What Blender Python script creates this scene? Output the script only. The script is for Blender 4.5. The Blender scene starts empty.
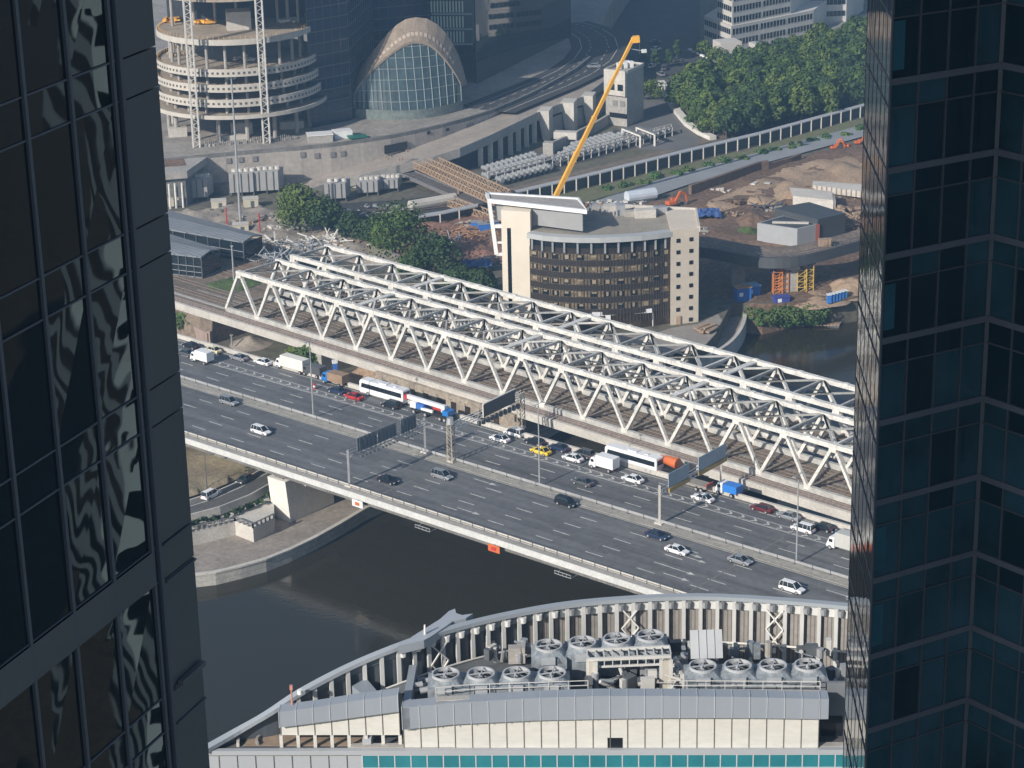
import bpy, bmesh, math, random
from mathutils import Vector, Matrix
random.seed(7)
R = math.radians
sc = bpy.context.scene
C = sc.collection

# ---------------------------------------------------------------- camera
CZ = 197.0
TH = R(20.0)
NX, NY = 139.0, 6258.0
FPX = math.hypot(NX, NY) * math.tan(TH)
roll = math.atan2(NX, NY)
Fv = Vector((0, math.cos(TH), -math.sin(TH)))
R0 = Vector((1, 0, 0)); U0 = R0.cross(Fv)
Rv = math.cos(roll) * R0 - math.sin(roll) * U0
Uv = math.sin(roll) * R0 + math.cos(roll) * U0
cam_d = bpy.data.cameras.new('camera')
cam_d.sensor_width = 36.0
cam_d.lens = 36.0 * FPX / 1024.0
cam_d.clip_start = 1.0; cam_d.clip_end = 20000.0
cam = bpy.data.objects.new('camera', cam_d); C.objects.link(cam)
mm = Matrix((Rv, Uv, -Fv)).transposed().to_4x4()
mm.translation = Vector((0, 0, CZ))
cam.matrix_world = mm
sc.camera = cam

# ---------------------------------------------------------------- light
SUN_EL = R(28.0)
TRAVEL_AZ = R(42.0)                       # the light travels towards this azimuth
w = bpy.data.worlds.new('World'); sc.world = w; w.use_nodes = True
nt = w.node_tree; bg = nt.nodes['Background']
sky = nt.nodes.new('ShaderNodeTexSky'); sky.sky_type = 'NISHITA'; sky.sun_disc = False
sky.sun_elevation = SUN_EL; sky.sun_rotation = TRAVEL_AZ + math.pi
sky.air_density = 1.0; sky.dust_density = 1.0
nt.links.new(sky.outputs[0], bg.inputs[0]); bg.inputs[1].default_value = 0.095
sd = bpy.data.lights.new('sun', 'SUN'); sd.energy = 4.6; sd.angle = R(0.6); sd.color = (1.0, 0.94, 0.86)
sun = bpy.data.objects.new('sun', sd); C.objects.link(sun)
travel = Vector((math.sin(TRAVEL_AZ) * math.cos(SUN_EL), math.cos(TRAVEL_AZ) * math.cos(SUN_EL), -math.sin(SUN_EL)))
sun.rotation_euler = travel.to_track_quat('-Z', 'Y').to_euler()
sc.view_settings.view_transform = 'Standard'; sc.view_settings.look = 'None'
sc.view_settings.exposure = 0.28; sc.view_settings.gamma = 1.0; sc.view_settings.use_curve_mapping = False
HAZE = 0.00028

# ---------------------------------------------------------------- geometry helpers
def ray(px, py):
    return Fv * FPX + Rv * (px - 512.0) + Uv * (384.0 - py)
def P(px, py, z=7.0):
    d = ray(px, py); t = (z - CZ) / d.z
    return Vector((0, 0, CZ)) + d * t
def PY(px, py, Y):
    d = ray(px, py); t = Y / d.y
    return Vector((0, 0, CZ)) + d * t
def proj(p):
    d = Vector(p) - Vector((0, 0, CZ)); ww = d.dot(Fv)
    return 512 + FPX * d.dot(Rv) / ww, 384 - FPX * d.dot(Uv) / ww
def top_z(p, py):
    """height at which the vertical through p meets picture row py"""
    lo, hi = -5.0, 400.0
    for _ in range(40):
        m = (lo + hi) / 2
        if proj((p[0], p[1], m))[1] > py: lo = m
        else: hi = m
    return lo

def smooth(L, k=5):
    o = []
    for i in range(len(L) - 1):
        p0 = L[max(0, i - 1)]; p1 = L[i]; p2 = L[i + 1]; p3 = L[min(len(L) - 1, i + 2)]
        for j in range(k):
            t_ = j / k; o.append(.5 * ((2 * p1) + (p2 - p0) * t_ + (2 * p0 - 5 * p1 + 4 * p2 - p3) * t_ * t_ + (3 * p1 - p0 - 3 * p2 + p3) * t_ ** 3))
    o.append(L[-1]); return o
class MB:
    def __init__(s): s.v = []; s.f = []
    def quad(s, *p):
        n = len(s.v); s.v += [Vector(q) for q in p]; s.f.append(tuple(range(n, n + len(p))))
    def hexa(s, a):
        """8 points: bottom 4 ccw, top 4 ccw"""
        n = len(s.v); s.v += [Vector(q) for q in a]
        for q in ((3, 2, 1, 0), (4, 5, 6, 7), (0, 1, 5, 4), (1, 2, 6, 5), (2, 3, 7, 6), (3, 0, 4, 7)):
            s.f.append(tuple(n + i for i in q))
    def box(s, c, sz, rz=0.0):
        x, y, z = [q / 2 for q in sz]; c = Vector(c); co, si = math.cos(rz), math.sin(rz)
        a = []
        for zz in (-z, z):
            for (i, j) in ((-x, -y), (x, -y), (x, y), (-x, y)):
                a.append(c + Vector((i * co - j * si, i * si + j * co, zz)))
        s.hexa(a)
    def prism(s, pts, z0, z1, top=None):
        n = len(pts); b = len(s.v)
        pts = [Vector((p[0], p[1], 0)) for p in pts]
        area = sum(pts[i].x * pts[(i + 1) % n].y - pts[(i + 1) % n].x * pts[i].y for i in range(n))
        if area < 0: pts = pts[::-1]
        z1s = z1 if isinstance(z1, (list, tuple)) else [z1] * n
        if area < 0 and isinstance(z1, (list, tuple)): z1s = list(z1)[::-1]
        s.v += [Vector((p.x, p.y, z0)) for p in pts] + [Vector((p.x, p.y, z1s[i])) for i, p in enumerate(pts)]
        s.f.append(tuple(b + i for i in range(n - 1, -1, -1)))
        s.f.append(tuple(b + n + i for i in range(n)))
        for i in range(n):
            j = (i + 1) % n
            s.f.append((b + i, b + j, b + n + j, b + n + i))
    def beam(s, p, q, w, h=None, up=(0, 0, 1)):
        p = Vector(p); q = Vector(q); h = w if h is None else h
        d = (q - p)
        if d.length < 1e-6: return
        d.normalize(); up = Vector(up)
        if abs(d.dot(up)) > 0.995: up = Vector((1, 0, 0))
        sd_ = d.cross(up).normalized(); u2 = sd_.cross(d).normalized()
        a = []
        for e in (p, q):
            for (i, j) in ((-1, -1), (1, -1), (1, 1), (-1, 1)):
                a.append(e + sd_ * (i * w / 2) + u2 * (j * h / 2))
        n = len(s.v); s.v += a
        for f in ((0, 1, 2, 3), (7, 6, 5, 4), (4, 5, 1, 0), (5, 6, 2, 1), (6, 7, 3, 2), (7, 4, 0, 3)):
            s.f.append(tuple(n + i for i in f))
    def tube(s, p, q, r0, r1=None, n=8, cap=True):
        p = Vector(p); q = Vector(q); r1 = r0 if r1 is None else r1
        d = (q - p)
        if d.length < 1e-6: return
        d.normalize(); up = Vector((0, 0, 1)) if abs(d.z) < 0.9 else Vector((1, 0, 0))
        a = d.cross(up).normalized(); b = d.cross(a).normalized(); k = len(s.v)
        for e, r in ((p, r0), (q, r1)):
            for i in range(n):
                t = 2 * math.pi * i / n
                s.v.append(e + a * (r * math.cos(t)) + b * (r * math.sin(t)))
        for i in range(n):
            j = (i + 1) % n
            s.f.append((k + i, k + n + i, k + n + j, k + j))
        if cap:
            s.f.append(tuple(k + i for i in range(n))); s.f.append(tuple(k + n + i for i in range(n - 1, -1, -1)))
    def ring(s, c, r0, r1, z0, z1, n=20):
        """open ring wall between radius r0 (inner) and r1 (outer)"""
        c = Vector(c); k = len(s.v)
        for i in range(n):
            t = 2 * math.pi * i / n; e = Vector((math.cos(t), math.sin(t), 0))
            s.v += [c + e * r1 + Vector((0, 0, z0)), c + e * r1 + Vector((0, 0, z1)), c + e * r0 + Vector((0, 0, z1)), c + e * r0 + Vector((0, 0, z0))]
        for i in range(n):
            j = (i + 1) % n
            for m in range(4):
                m2 = (m + 1) % 4
                s.f.append((k + 4 * i + m, k + 4 * j + m, k + 4 * j + m2, k + 4 * i + m2))
    def strip(s, A, B):
        for i in range(len(A) - 1):
            s.quad(A[i], A[i + 1], B[i + 1], B[i])
    def slab(s, A, B, th):
        """ribbon between polylines A and B with thickness th downward"""
        n = len(A); dz = Vector((0, 0, th))
        A = [Vector(a) for a in A]; B = [Vector(b) for b in B]
        for i in range(n - 1):
            s.hexa([A[i] - dz, A[i + 1] - dz, B[i + 1] - dz, B[i] - dz, A[i], A[i + 1], B[i + 1], B[i]])
    def wall(s, pts, z0, z1, th):
        """wall of thickness th following polyline pts"""
        n = len(pts); L = []; Rr = []
        for i in range(n):
            a = Vector(pts[max(0, i - 1)]); b = Vector(pts[min(n - 1, i + 1)])
            d = (b - a); d.z = 0; d.normalize(); nn = Vector((-d.y, d.x, 0)) * th / 2
            p = Vector(pts[i]); p.z = 0
            L.append(p + nn); Rr.append(p - nn)
        g0 = z0 if callable(z0) else (lambda i: z0)
        g1 = z1 if callable(z1) else (lambda i: z1)
        for i in range(n - 1):
            a, b, c, d = Rr[i], Rr[i + 1], L[i + 1], L[i]
            s.hexa([(a.x, a.y, g0(i)), (b.x, b.y, g0(i + 1)), (c.x, c.y, g0(i + 1)), (d.x, d.y, g0(i)),
                    (a.x, a.y, g1(i)), (b.x, b.y, g1(i + 1)), (c.x, c.y, g1(i + 1)), (d.x, d.y, g1(i))])
    def build(s, name, mat, parent=None, smooth=False, fix=True, bevel=0):
        org = WORG.get(parent.as_pointer(), Vector((0, 0, 0))) if parent else Vector((0, 0, 0))
        me = bpy.data.meshes.new(name)
        me.from_pydata([tuple(v - org) for v in s.v], [], s.f)
        me.validate()
        if fix:
            b = bmesh.new(); b.from_mesh(me); bmesh.ops.recalc_face_normals(b, faces=b.faces); b.to_mesh(me); b.free()
        if smooth:
            for p in me.polygons: p.use_smooth = True
        mats = mat if isinstance(mat, (list, tuple)) else [mat]
        for m_ in mats: me.materials.append(m_)
        o = bpy.data.objects.new(name, me); C.objects.link(o)
        if parent: o.parent = parent
        WORG[o.as_pointer()] = org.copy()
        if bevel:
            md = o.modifiers.new('bevel', 'BEVEL'); md.width = bevel; md.segments = 1; md.limit_method = 'ANGLE'
        return o
WORG = {}
def T(name, label, cat, loc=(0, 0, 0), group=None):
    o = bpy.data.objects.new(name, None); C.objects.link(o); o.location = loc
    o.empty_display_size = 0.5
    o['label'] = label; o['category'] = cat
    if group: o['group'] = group
    WORG[o.as_pointer()] = Vector(loc)
    return o
def tag(o, label, cat, group=None):
    o['label'] = label; o['category'] = cat
    if group: o['group'] = group
    return o
def struct(o): o['kind'] = 'structure'; return o
def stuff(o, label, cat): o['kind'] = 'stuff'; o['label'] = label; o['category'] = cat; return o
def dup(root, loc, rz=0.0, label=None, group=None, scale=None):
    def cp(o, par):
        c = o.copy(); C.objects.link(c)
        if par: c.parent = par
        for ch in list(o.children): cp(ch, c)
        return c
    r = cp(root, None); r.location = loc; r.rotation_euler = (0, 0, rz)
    if scale: r.scale = scale if isinstance(scale, (tuple, list)) else (scale,) * 3
    if label: r['label'] = label
    if group: r['group'] = group
    return r

# ---------------------------------------------------------------- materials
def M(name, col, rough=0.8, var=0.15, scale=0.3, bump=0.0, bscale=2.0, metal=0.0, ior=1.5, scale2=None, stretch=None, col2=None, thr=None):
    m = bpy.data.materials.new(name); m.use_nodes = True
    n = m.node_tree.nodes; l = m.node_tree.links; b = n['Principled BSDF']
    b.inputs['Roughness'].default_value = rough; b.inputs['Metallic'].default_value = metal; b.inputs['IOR'].default_value = ior
    geo = n.new('ShaderNodeNewGeometry'); src = geo.outputs['Position']
    if stretch:
        mp = n.new('ShaderNodeMapping'); mp.inputs['Scale'].default_value = stretch; l.new(src, mp.inputs[0]); src = mp.outputs[0]
    if var > 0 or col2:
        t1 = n.new('ShaderNodeTexNoise'); t1.inputs['Scale'].default_value = scale; t1.inputs['Detail'].default_value = 5; t1.inputs['Roughness'].default_value = 0.65
        l.new(src, t1.inputs['Vector'])
        rp = n.new('ShaderNodeValToRGB'); l.new(t1.outputs[0], rp.inputs[0])
        e = rp.color_ramp.elements
        c2 = col2 if col2 else col
        e[0].position = 0.32 if not thr else thr - 0.05; e[1].position = 0.68 if not thr else thr + 0.05
        e[0].color = [min(1, c * (1 - var)) for c in col] + [1]
        e[1].color = [min(1, c * (1 + var)) for c in c2] + [1]
        last = rp.outputs[0]
        if scale2:
            t2 = n.new('ShaderNodeTexNoise'); t2.inputs['Scale'].default_value = scale2; t2.inputs['Detail'].default_value = 3
            l.new(src, t2.inputs['Vector'])
            mr = n.new('ShaderNodeMapRange'); mr.inputs[1].default_value = 0.3; mr.inputs[2].default_value = 0.7
            mr.inputs[3].default_value = 1 - var; mr.inputs[4].default_value = 1 + var
            l.new(t2.outputs[0], mr.inputs[0])
            mx = n.new('ShaderNodeVectorMath'); mx.operation = 'SCALE'; l.new(last, mx.inputs[0]); l.new(mr.outputs[0], mx.inputs['Scale']); last = mx.outputs[0]
        l.new(last, b.inputs['Base Color'])
    else:
        b.inputs['Base Color'].default_value = (*col, 1)
    if bump:
        t3 = n.new('ShaderNodeTexNoise'); t3.inputs['Scale'].default_value = bscale; t3.inputs['Detail'].default_value = 2
        l.new(src, t3.inputs['Vector'])
        bp = n.new('ShaderNodeBump'); bp.inputs['Strength'].default_value = 1.0; bp.inputs['Distance'].default_value = bump
        l.new(t3.outputs[0], bp.inputs['Height']); l.new(bp.outputs[0], b.inputs['Normal'])
    return m
def lines(m, spacing, width, dark, axis='X', rz=0.0):
    """thin seams of another colour at a regular spacing, in world position"""
    n = m.node_tree.nodes; l = m.node_tree.links; b = n['Principled BSDF']
    geo = n.new('ShaderNodeNewGeometry')
    mp = n.new('ShaderNodeMapping'); mp.inputs['Rotation'].default_value = (0, 0, rz); l.new(geo.outputs['Position'], mp.inputs[0])
    sx = n.new('ShaderNodeSeparateXYZ'); l.new(mp.outputs[0], sx.inputs[0])
    md = n.new('ShaderNodeMath'); md.operation = 'MODULO'
    ad = n.new('ShaderNodeMath'); ad.operation = 'ADD'; ad.inputs[1].default_value = 5000 * spacing
    l.new(sx.outputs[axis], ad.inputs[0]); l.new(ad.outputs[0], md.inputs[0]); md.inputs[1].default_value = spacing
    lt = n.new('ShaderNodeMath'); lt.operation = 'LESS_THAN'; lt.inputs[1].default_value = width; l.new(md.outputs[0], lt.inputs[0])
    mx = n.new('ShaderNodeMix'); mx.data_type = 'RGBA'
    src = b.inputs['Base Color'].links[0].from_socket if b.inputs['Base Color'].links else None
    if src: l.new(src, mx.inputs[6])
    else: mx.inputs[6].default_value = b.inputs['Base Color'].default_value
    mx.inputs[7].default_value = (*dark, 1)
    l.new(lt.outputs[0], mx.inputs[0]); l.new(mx.outputs[2], b.inputs['Base Color'])
    return m

conc = M('concrete', (.36, .34, .31), .85, .14, .12, scale2=1.2)
conc_pale = M('concrete_pale', (.52, .49, .44), .85, .12, .2, scale2=2)
conc_dark = M('concrete_dark', (.17, .165, .155), .9, .25, .3, scale2=2)
conc_white = M('concrete_white', (.72, .69, .63), .8, .08, .3, scale2=2)
asph = M('asphalt', (.137, .138, .140), .85, .14, .05, scale2=.9, stretch=(1, 1, 1))
asph2 = M('asphalt_old', (.10, .097, .09), .9, .2, .1, scale2=1.5)
# asphalt of the bridge: tyre darkened streaks along the lanes, patches across
_n = asph.node_tree.nodes; _l = asph.node_tree.links; _g = _n.new('ShaderNodeNewGeometry')
_m = _n.new('ShaderNodeMapping'); _m.vector_type = 'TEXTURE'; _m.inputs['Rotation'].default_value = (0, 0, R(90 + 49.4)); _m.inputs['Scale'].default_value = (38, 1.0, 1)
_l.new(_g.outputs['Position'], _m.inputs[0]); _t = _n.new('ShaderNodeTexNoise'); _t.inputs['Scale'].default_value = .55; _t.inputs['Detail'].default_value = 4; _l.new(_m.outputs[0], _t.inputs['Vector'])
_r = _n.new('ShaderNodeMapRange'); _r.inputs[1].default_value = .3; _r.inputs[2].default_value = .7; _r.inputs[3].default_value = .66; _r.inputs[4].default_value = 1.25; _l.new(_t.outputs[0], _r.inputs[0])
_b = _n['Principled BSDF']; _s = _b.inputs['Base Color'].links[0].from_socket; _v = _n.new('ShaderNodeVectorMath'); _v.operation = 'SCALE'; _l.new(_s, _v.inputs[0]); _l.new(_r.outputs[0], _v.inputs['Scale']); _l.new(_v.outputs[0], _b.inputs['Base Color'])
paint = M('road_paint', (.55, .54, .50), .7, .25, .8)
paint_y = M('road_paint_warm', (.46, .43, .36), .75, .2, .6)
white_steel = M('white_steel', (.76, .74, .69), .45, .08, .5, scale2=.25)
steel = M('galvanised_steel', (.40, .41, .42), .45, .12, .6, metal=.3)
steel_dark = M('dark_steel', (.10, .11, .12), .5, .2, .6)
rust = M('rusty_steel', (.34, .20, .11), .8, .3, .8)
wood = M('raw_timber', (.34, .245, .165), .85, .2, .8)
orange = M('orange_paint', (.58, .14, .04), .5, .1, .6)
crane_y = M('crane_yellow', (.80, .42, .06), .45, .06, .6)
blue = M('blue_paint', (.04, .16, .50), .5, .12, .8)
dkblue = M('dark_blue_paint', (.05, .07, .30), .6, .15, .8)
red = M('red_paint', (.50, .04, .04), .5, .1, .8)
white_p = M('white_paint', (.78, .78, .76), .4, .05, .5)
black_p = M('black_paint', (.012, .014, .018), .25, 0)
rubber = M('black_rubber', (.02, .02, .02), .8, 0)
glass_dk = M('dark_window_glass', (.012, .018, .024), .06, 0, ior=1.6)
soil = M('bare_earth', (.165, .105, .07), .95, .35, .05, scale2=.8, bump=.25, bscale=.9)
soil_pale = M('pale_sandy_earth', (.36, .255, .17), .95, .2, .08, scale2=1.2, bump=.2, bscale=1.2)
dust = M('dusty_ground', (.30, .26, .215), .95, .25, .12, scale2=1.4)
grass_m = M('rough_grass', (.075, .11, .03), .95, .35, .15, scale2=1.2, bump=.2, bscale=2)
drygrass = M('dry_grass_slope', (.30, .235, .16), .95, .2, .1, scale2=1.0, col2=(.235, .20, .125), bump=.15, bscale=1.5)
leafA = M('foliage_mid', (.055, .098, .014), .75, .35, .35, scale2=1.5)
leafB = M('foliage_light', (.085, .125, .018), .75, .3, .35, scale2=1.5)
leafC = M('foliage_deep', (.030, .062, .014), .8, .35, .35, scale2=1.5)
bark = M('bark', (.10, .08, .06), .9, .2, 1)
# ================================================================ terrain and river
O_ROAD = P(535, 487, 15.0)
A1 = R(-49.4); RU = Vector((math.sin(A1), math.cos(A1), 0)); RVv = Vector((math.cos(A1), -math.sin(A1), 0))
def RD(u, v, z=15.0):
    p = O_ROAD + RU * u + RVv * v; return Vector((p.x, p.y, z))
A2 = R(-46.2); BU = Vector((math.sin(A2), math.cos(A2), 0)); BV = Vector((math.cos(A2), -math.sin(A2), 0))
def RB(u, v, z=15.5):
    p = O_ROAD + BU * u + BV * v; return Vector((p.x, p.y, z))

# water
mw = bpy.data.materials.new('river_water'); mw.use_nodes = True
n = mw.node_tree.nodes; l = mw.node_tree.links; b = n['Principled BSDF']
b.inputs['Base Color'].default_value = (.030, .026, .015, 1); b.inputs['Roughness'].default_value = .09; b.inputs['IOR'].default_value = 1.33
geo = n.new('ShaderNodeNewGeometry')
t1 = n.new('ShaderNodeTexNoise'); t1.inputs['Scale'].default_value = .8; t1.inputs['Detail'].default_value = 6; l.new(geo.outputs['Position'], t1.inputs['Vector'])
t2 = n.new('ShaderNodeTexNoise'); t2.inputs['Scale'].default_value = .03; t2.inputs['Detail'].default_value = 2; l.new(geo.outputs['Position'], t2.inputs['Vector'])
mr = n.new('ShaderNodeMapRange'); mr.inputs[1].default_value = .35; mr.inputs[2].default_value = .7; mr.inputs[3].default_value = .2; mr.inputs[4].default_value = 1.0; l.new(t2.outputs[0], mr.inputs[0])
bp = n.new('ShaderNodeBump'); bp.inputs['Distance'].default_value = .045; l.new(t1.outputs[0], bp.inputs['Height']); l.new(mr.outputs[0], bp.inputs['Strength']); l.new(bp.outputs[0], b.inputs['Normal'])
m = MB(); m.quad((-3000, -500, 0), (3000, -500, 0), (3000, 2500, 0), (-3000, 2500, 0)); struct(m.build('river_water', mw))
m = MB(); m.quad((-3000, -500, -4), (3000, -500, -4), (3000, 2500, -4), (-3000, 2500, -4)); struct(m.build('riverbed', conc_dark))

G = 7.0
def w2(p): return (p[0], p[1])
far_bank = [(-2600, 120), (-400, 330), (-150, 392)] + [w2(P(x, y, 2.5)) for x, y in ((150, 583), (190, 575))]
quay_px = [(190, 575), (215, 572), (240, 566), (265, 559), (290, 549), (315, 537), (340, 523), (365, 508), (400, 492), (440, 474), (490, 452), (545, 428), (600, 398), (650, 372), (700, 352)]
inner_px = [(184, 500), (215, 492), (240, 485), (265, 476), (300, 462), (345, 446), (400, 425), (470, 402), (560, 372), (640, 350)]
bank_top_px = [(748, 303), (765, 304), (785, 303), (812, 300), (836, 300), (862, 296)]
emb_px = [(693, 352), (706, 345), (716, 334), (723, 320), (731, 304)]
# far land: ends behind the quay promenade
far_line = [Vector((-2600, 200, 0)), Vector((-400, 380, 0)), Vector((-150, 420, 0))] + [P(x, y, 5) for x, y in inner_px[1:]] \
    + [P(x, y, 7) for x, y in emb_px] + [P(x, y, 7) for x, y in bank_top_px] + [Vector((260, 668, 0)), Vector((2600, 1300, 0))]
near_line = [Vector((-2600, -60, 0)), Vector((-400, 210, 0)), Vector((-60, 300, 0)), Vector((-25, 345, 0)), Vector((-12, 362, 0)), Vector((2, 372, 0)), Vector((40, 386, 0)), Vector((150, 440, 0)), Vector((400, 560, 0)), Vector((2600, 1080, 0))]
def ngon_land(name, loop, z, zlow, mat):
    bm = bmesh.new(); vs = [bm.verts.new((p[0], p[1], z)) for p in loop]
    from mathutils.geometry import tessellate_polygon
    for tri in tessellate_polygon([[Vector((p[0], p[1], 0)) for p in loop]]):
        try: bm.faces.new([vs[i] for i in tri])
        except ValueError: pass
    low = [bm.verts.new((p[0], p[1], zlow)) for p in loop]
    n_ = len(loop)
    for i in range(n_):
        j = (i + 1) % n_
        bm.faces.new((vs[i], vs[j], low[j], low[i]))
    return bm
bm = ngon_land('g', far_line + [Vector((3500, 5000, 0)), Vector((-3500, 5000, 0))], G, -5, None)
bm2 = ngon_land('g', near_line[::-1] + [Vector((-2600, -900, 0)), Vector((2600, -900, 0))], G, -5, None)
me = bpy.data.meshes.new('ground'); 
tmp = bpy.data.meshes.new('tmp'); bm2.to_mesh(tmp); bm.from_mesh(tmp)
bmesh.ops.recalc_face_normals(bm, faces=bm.faces)
for f in bm.faces:
    if abs(f.normal.z) > .5 and f.normal.z < 0: f.normal_flip()
bm.to_mesh(me); bm.free(); bm2.free()
ground_m = M('ground', (.17, .15, .125), .95, .3, .05, scale2=.5, col2=(.10, .095, .06))
me.materials.append(ground_m); g = bpy.data.objects.new('ground', me); C.objects.link(g); struct(g)

# quay promenade with river wall
quay = [Vector((-400, 320, 0)), Vector((-150, 388, 0))] + [P(x, y, 2.8) for x, y in quay_px]
inner = [Vector((-400, 385, 0)), Vector((-150, 425, 0))] + [P(x, y, 5) for x, y in inner_px]
inner2 = []
for i in range(len(quay)):
    t = i / (len(quay) - 1) * (len(inner) - 1); k = min(int(t), len(inner) - 2)
    inner2.append(inner[k].lerp(inner[k + 1], t - k))
m = MB()
poly = quay + inner2[::-1]
bmq = bmesh.new()
for i in range(len(quay) - 1):
    a, b2, c, d = quay[i], quay[i + 1], inner2[i + 1], inner2[i]
    m.hexa([(a.x, a.y, -3), (b2.x, b2.y, -3), (c.x, c.y, -3), (d.x, d.y, -3), (a.x, a.y, 2.3), (b2.x, b2.y, 2.3), (c.x, c.y, 2.3), (d.x, d.y, 2.3)])
pave = M('promenade_paving', (.27, .235, .20), .9, .2, .15, scale2=1.1)
struct(m.build('promenade', pave))
granite = M('river_wall_granite', (.42, .40, .36), .85, .16, .25, scale2=1.5)
granite_w = lines(M('river_wall_stone', (.42, .40, .36), .85, .16, .25, scale2=1.5), 1.1, .05, (.2, .19, .17), 'Z')
t = T('river_wall', 'curved pale stone river wall along the promenade under the road bridge', 'river wall', quay[5])
m = MB(); m.wall(quay, -3, 2.6, .7); m.build('wall_face', granite_w, t)
m = MB(); m.wall(quay, 2.6, 2.95, 1.0); m.build('coping', conc_pale, t)
# terrace wall on the promenade (raised block)
tb = [P(180, 534, 5.6), P(235, 521, 5.6), P(253, 528, 5.6), P(274, 518, 5.6)]
t = T('terrace_wall', 'low L shaped concrete retaining wall with railing on the promenade', 'retaining wall', tb[2])
zz = 6.2
back = [P(180, 514, 5.6), P(226, 503, 5.6), P(262, 494, 5.6), P(274, 499, 5.6)]
m = MB(); m.prism([w2(tb[0]), w2(tb[1]), w2(tb[2]), w2(tb[3]), w2(back[3]), w2(back[2]), w2(back[1]), w2(back[0])], 2.2, 5.6); m.build('wall_block', conc_pale, t)
m = MB(); pts = [tb[0], tb[1], tb[2], tb[3]]
for i in range(3):
    a, b2 = pts[i], pts[i + 1]; L = (b2 - a).length; k = int(L / 1.2)
    for j in range(k + 1):
        q = a.lerp(b2, j / k); m.box((q.x, q.y, 6.1), (.35, .35, 1.0))
    m.beam(Vector((a.x, a.y, 6.6)), Vector((b2.x, b2.y, 6.6)), .3, .15)
m.build('railing', conc_dark, t)
# sloping verge and embankment road, left bottom
rd_in = [P(x, y, 6.6) for x, y in ((150, 516), (190, 507), (215, 499), (240, 488), (262, 476), (285, 464), (330, 440), (400, 410))]
rd_out = [P(x, y, 6.6) for x, y in ((150, 545 - 12), (190, 523 - 3), (220, 512), (250, 500), (275, 486), (300, 474), (345, 452), (410, 420))]
def z_of(lst, z): return [Vector((p.x, p.y, z)) for p in lst]
m = MB(); m.slab(z_of(rd_in, 7.05), z_of(rd_out, 7.05), 5.5); struct(m.build('embankment_road', asph2))
m = MB()
for L in (rd_in, rd_out):
    d = [(rd_out[i] - rd_in[i]).normalized() for i in range(len(rd_in))]
    s0 = .5 if L is rd_in else -.9
    A = [Vector((L[i].x, L[i].y, 7.054)) + d[i] * s0 for i in range(len(L))]
    B = [A[i] + d[i] * .3 for i in range(len(L))]
    m.strip(A, B)
struct(m.build('embankment_road_marking', paint))
m = MB(); m.wall(z_of(rd_out, 0), 6.0, 7.9, .35); tag(m.build('parapet_wall', conc_pale), 'low pale parapet wall between embankment road and promenade', 'parapet wall')
m = MB(); m.wall(z_of([P(x, y, 6.6) for x, y in ((150, 512), (190, 503), (215, 495), (240, 484), (262, 472), (285, 460))], 0), 6.0, 7.4, .4); tag(m.build('kerb_wall', conc_pale), 'thin pale kerb wall at the foot of the dry grass slope', 'kerb wall')
# dark hedge on the pavement beside the road
m = MB()
for i in range(60):
    k = random.random() * 4.6 + 1; j = int(k); q = rd_out[j].lerp(rd_out[j + 1], k - j); q = q + (rd_out[j] - rd_in[j]).normalized() * random.uniform(2.0, 3.2)
    r = random.uniform(.25, .6)
    for _ in range(5):
        c = Vector((q.x, q.y, 6.4)) + Vector((random.uniform(-r, r), random.uniform(-r, r), random.uniform(0, r)))
        a = Vector((random.uniform(-1, 1), random.uniform(-1, 1), random.uniform(-.3, 1))).normalized() * .45; b2 = a.cross(Vector((random.random(), random.random(), random.random()))).normalized() * .45
        m.quad(c - a - b2, c + a - b2, c + a + b2, c - a + b2)
tag(m.build('clipped_hedge', leafC, fix=False), 'low dark clipped hedge between embankment road and promenade', 'hedge')

def patch(name, px_poly, z, mat, amp=0.0, cell=3.0, lift=.05, nscale=.12, thing=None, zs=None):
    """sheet over the ground inside a polygon; heights from noise, dropping to the rim"""
    from mathutils import noise
    poly = [P(x, y, z) for x, y in px_poly] if not isinstance(px_poly[0], Vector) else px_poly
    bm = bmesh.new(); f = bm.faces.new([bm.verts.new((p.x, p.y, z + lift)) for p in poly])
    if f.normal.z < 0: f.normal_flip()
    if amp:
        for ax in (0, 1):
            lo = min(p[ax] for p in poly); hi = max(p[ax] for p in poly); k = lo + cell
            while k < hi:
                no = Vector((1, 0, 0)) if ax == 0 else Vector((0, 1, 0))
                co = Vector((k, 0, 0)) if ax == 0 else Vector((0, k, 0))
                bmesh.ops.bisect_plane(bm, geom=bm.verts[:] + bm.edges[:] + bm.faces[:], plane_co=co, plane_no=no)
                k += cell
        for v in bm.verts:
            if v.is_boundary: continue
            h = noise.noise(Vector((v.co.x * nscale, v.co.y * nscale, 3.3))) + .5 * noise.noise(Vector((v.co.x * nscale * 2.7, v.co.y * nscale * 2.7, 9)))
            v.co.z += amp * max(0, h + .45)
        bmesh.ops.triangulate(bm, faces=bm.faces[:])
    else:
        bmesh.ops.triangulate(bm, faces=bm.faces[:])
    me = bpy.data.meshes.new(name); bm.to_mesh(me); bm.free(); me.materials.append(mat)
    for pl in me.polygons: pl.use_smooth = bool(amp)
    o = bpy.data.objects.new(name, me); C.objects.link(o); struct(o); return o
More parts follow.
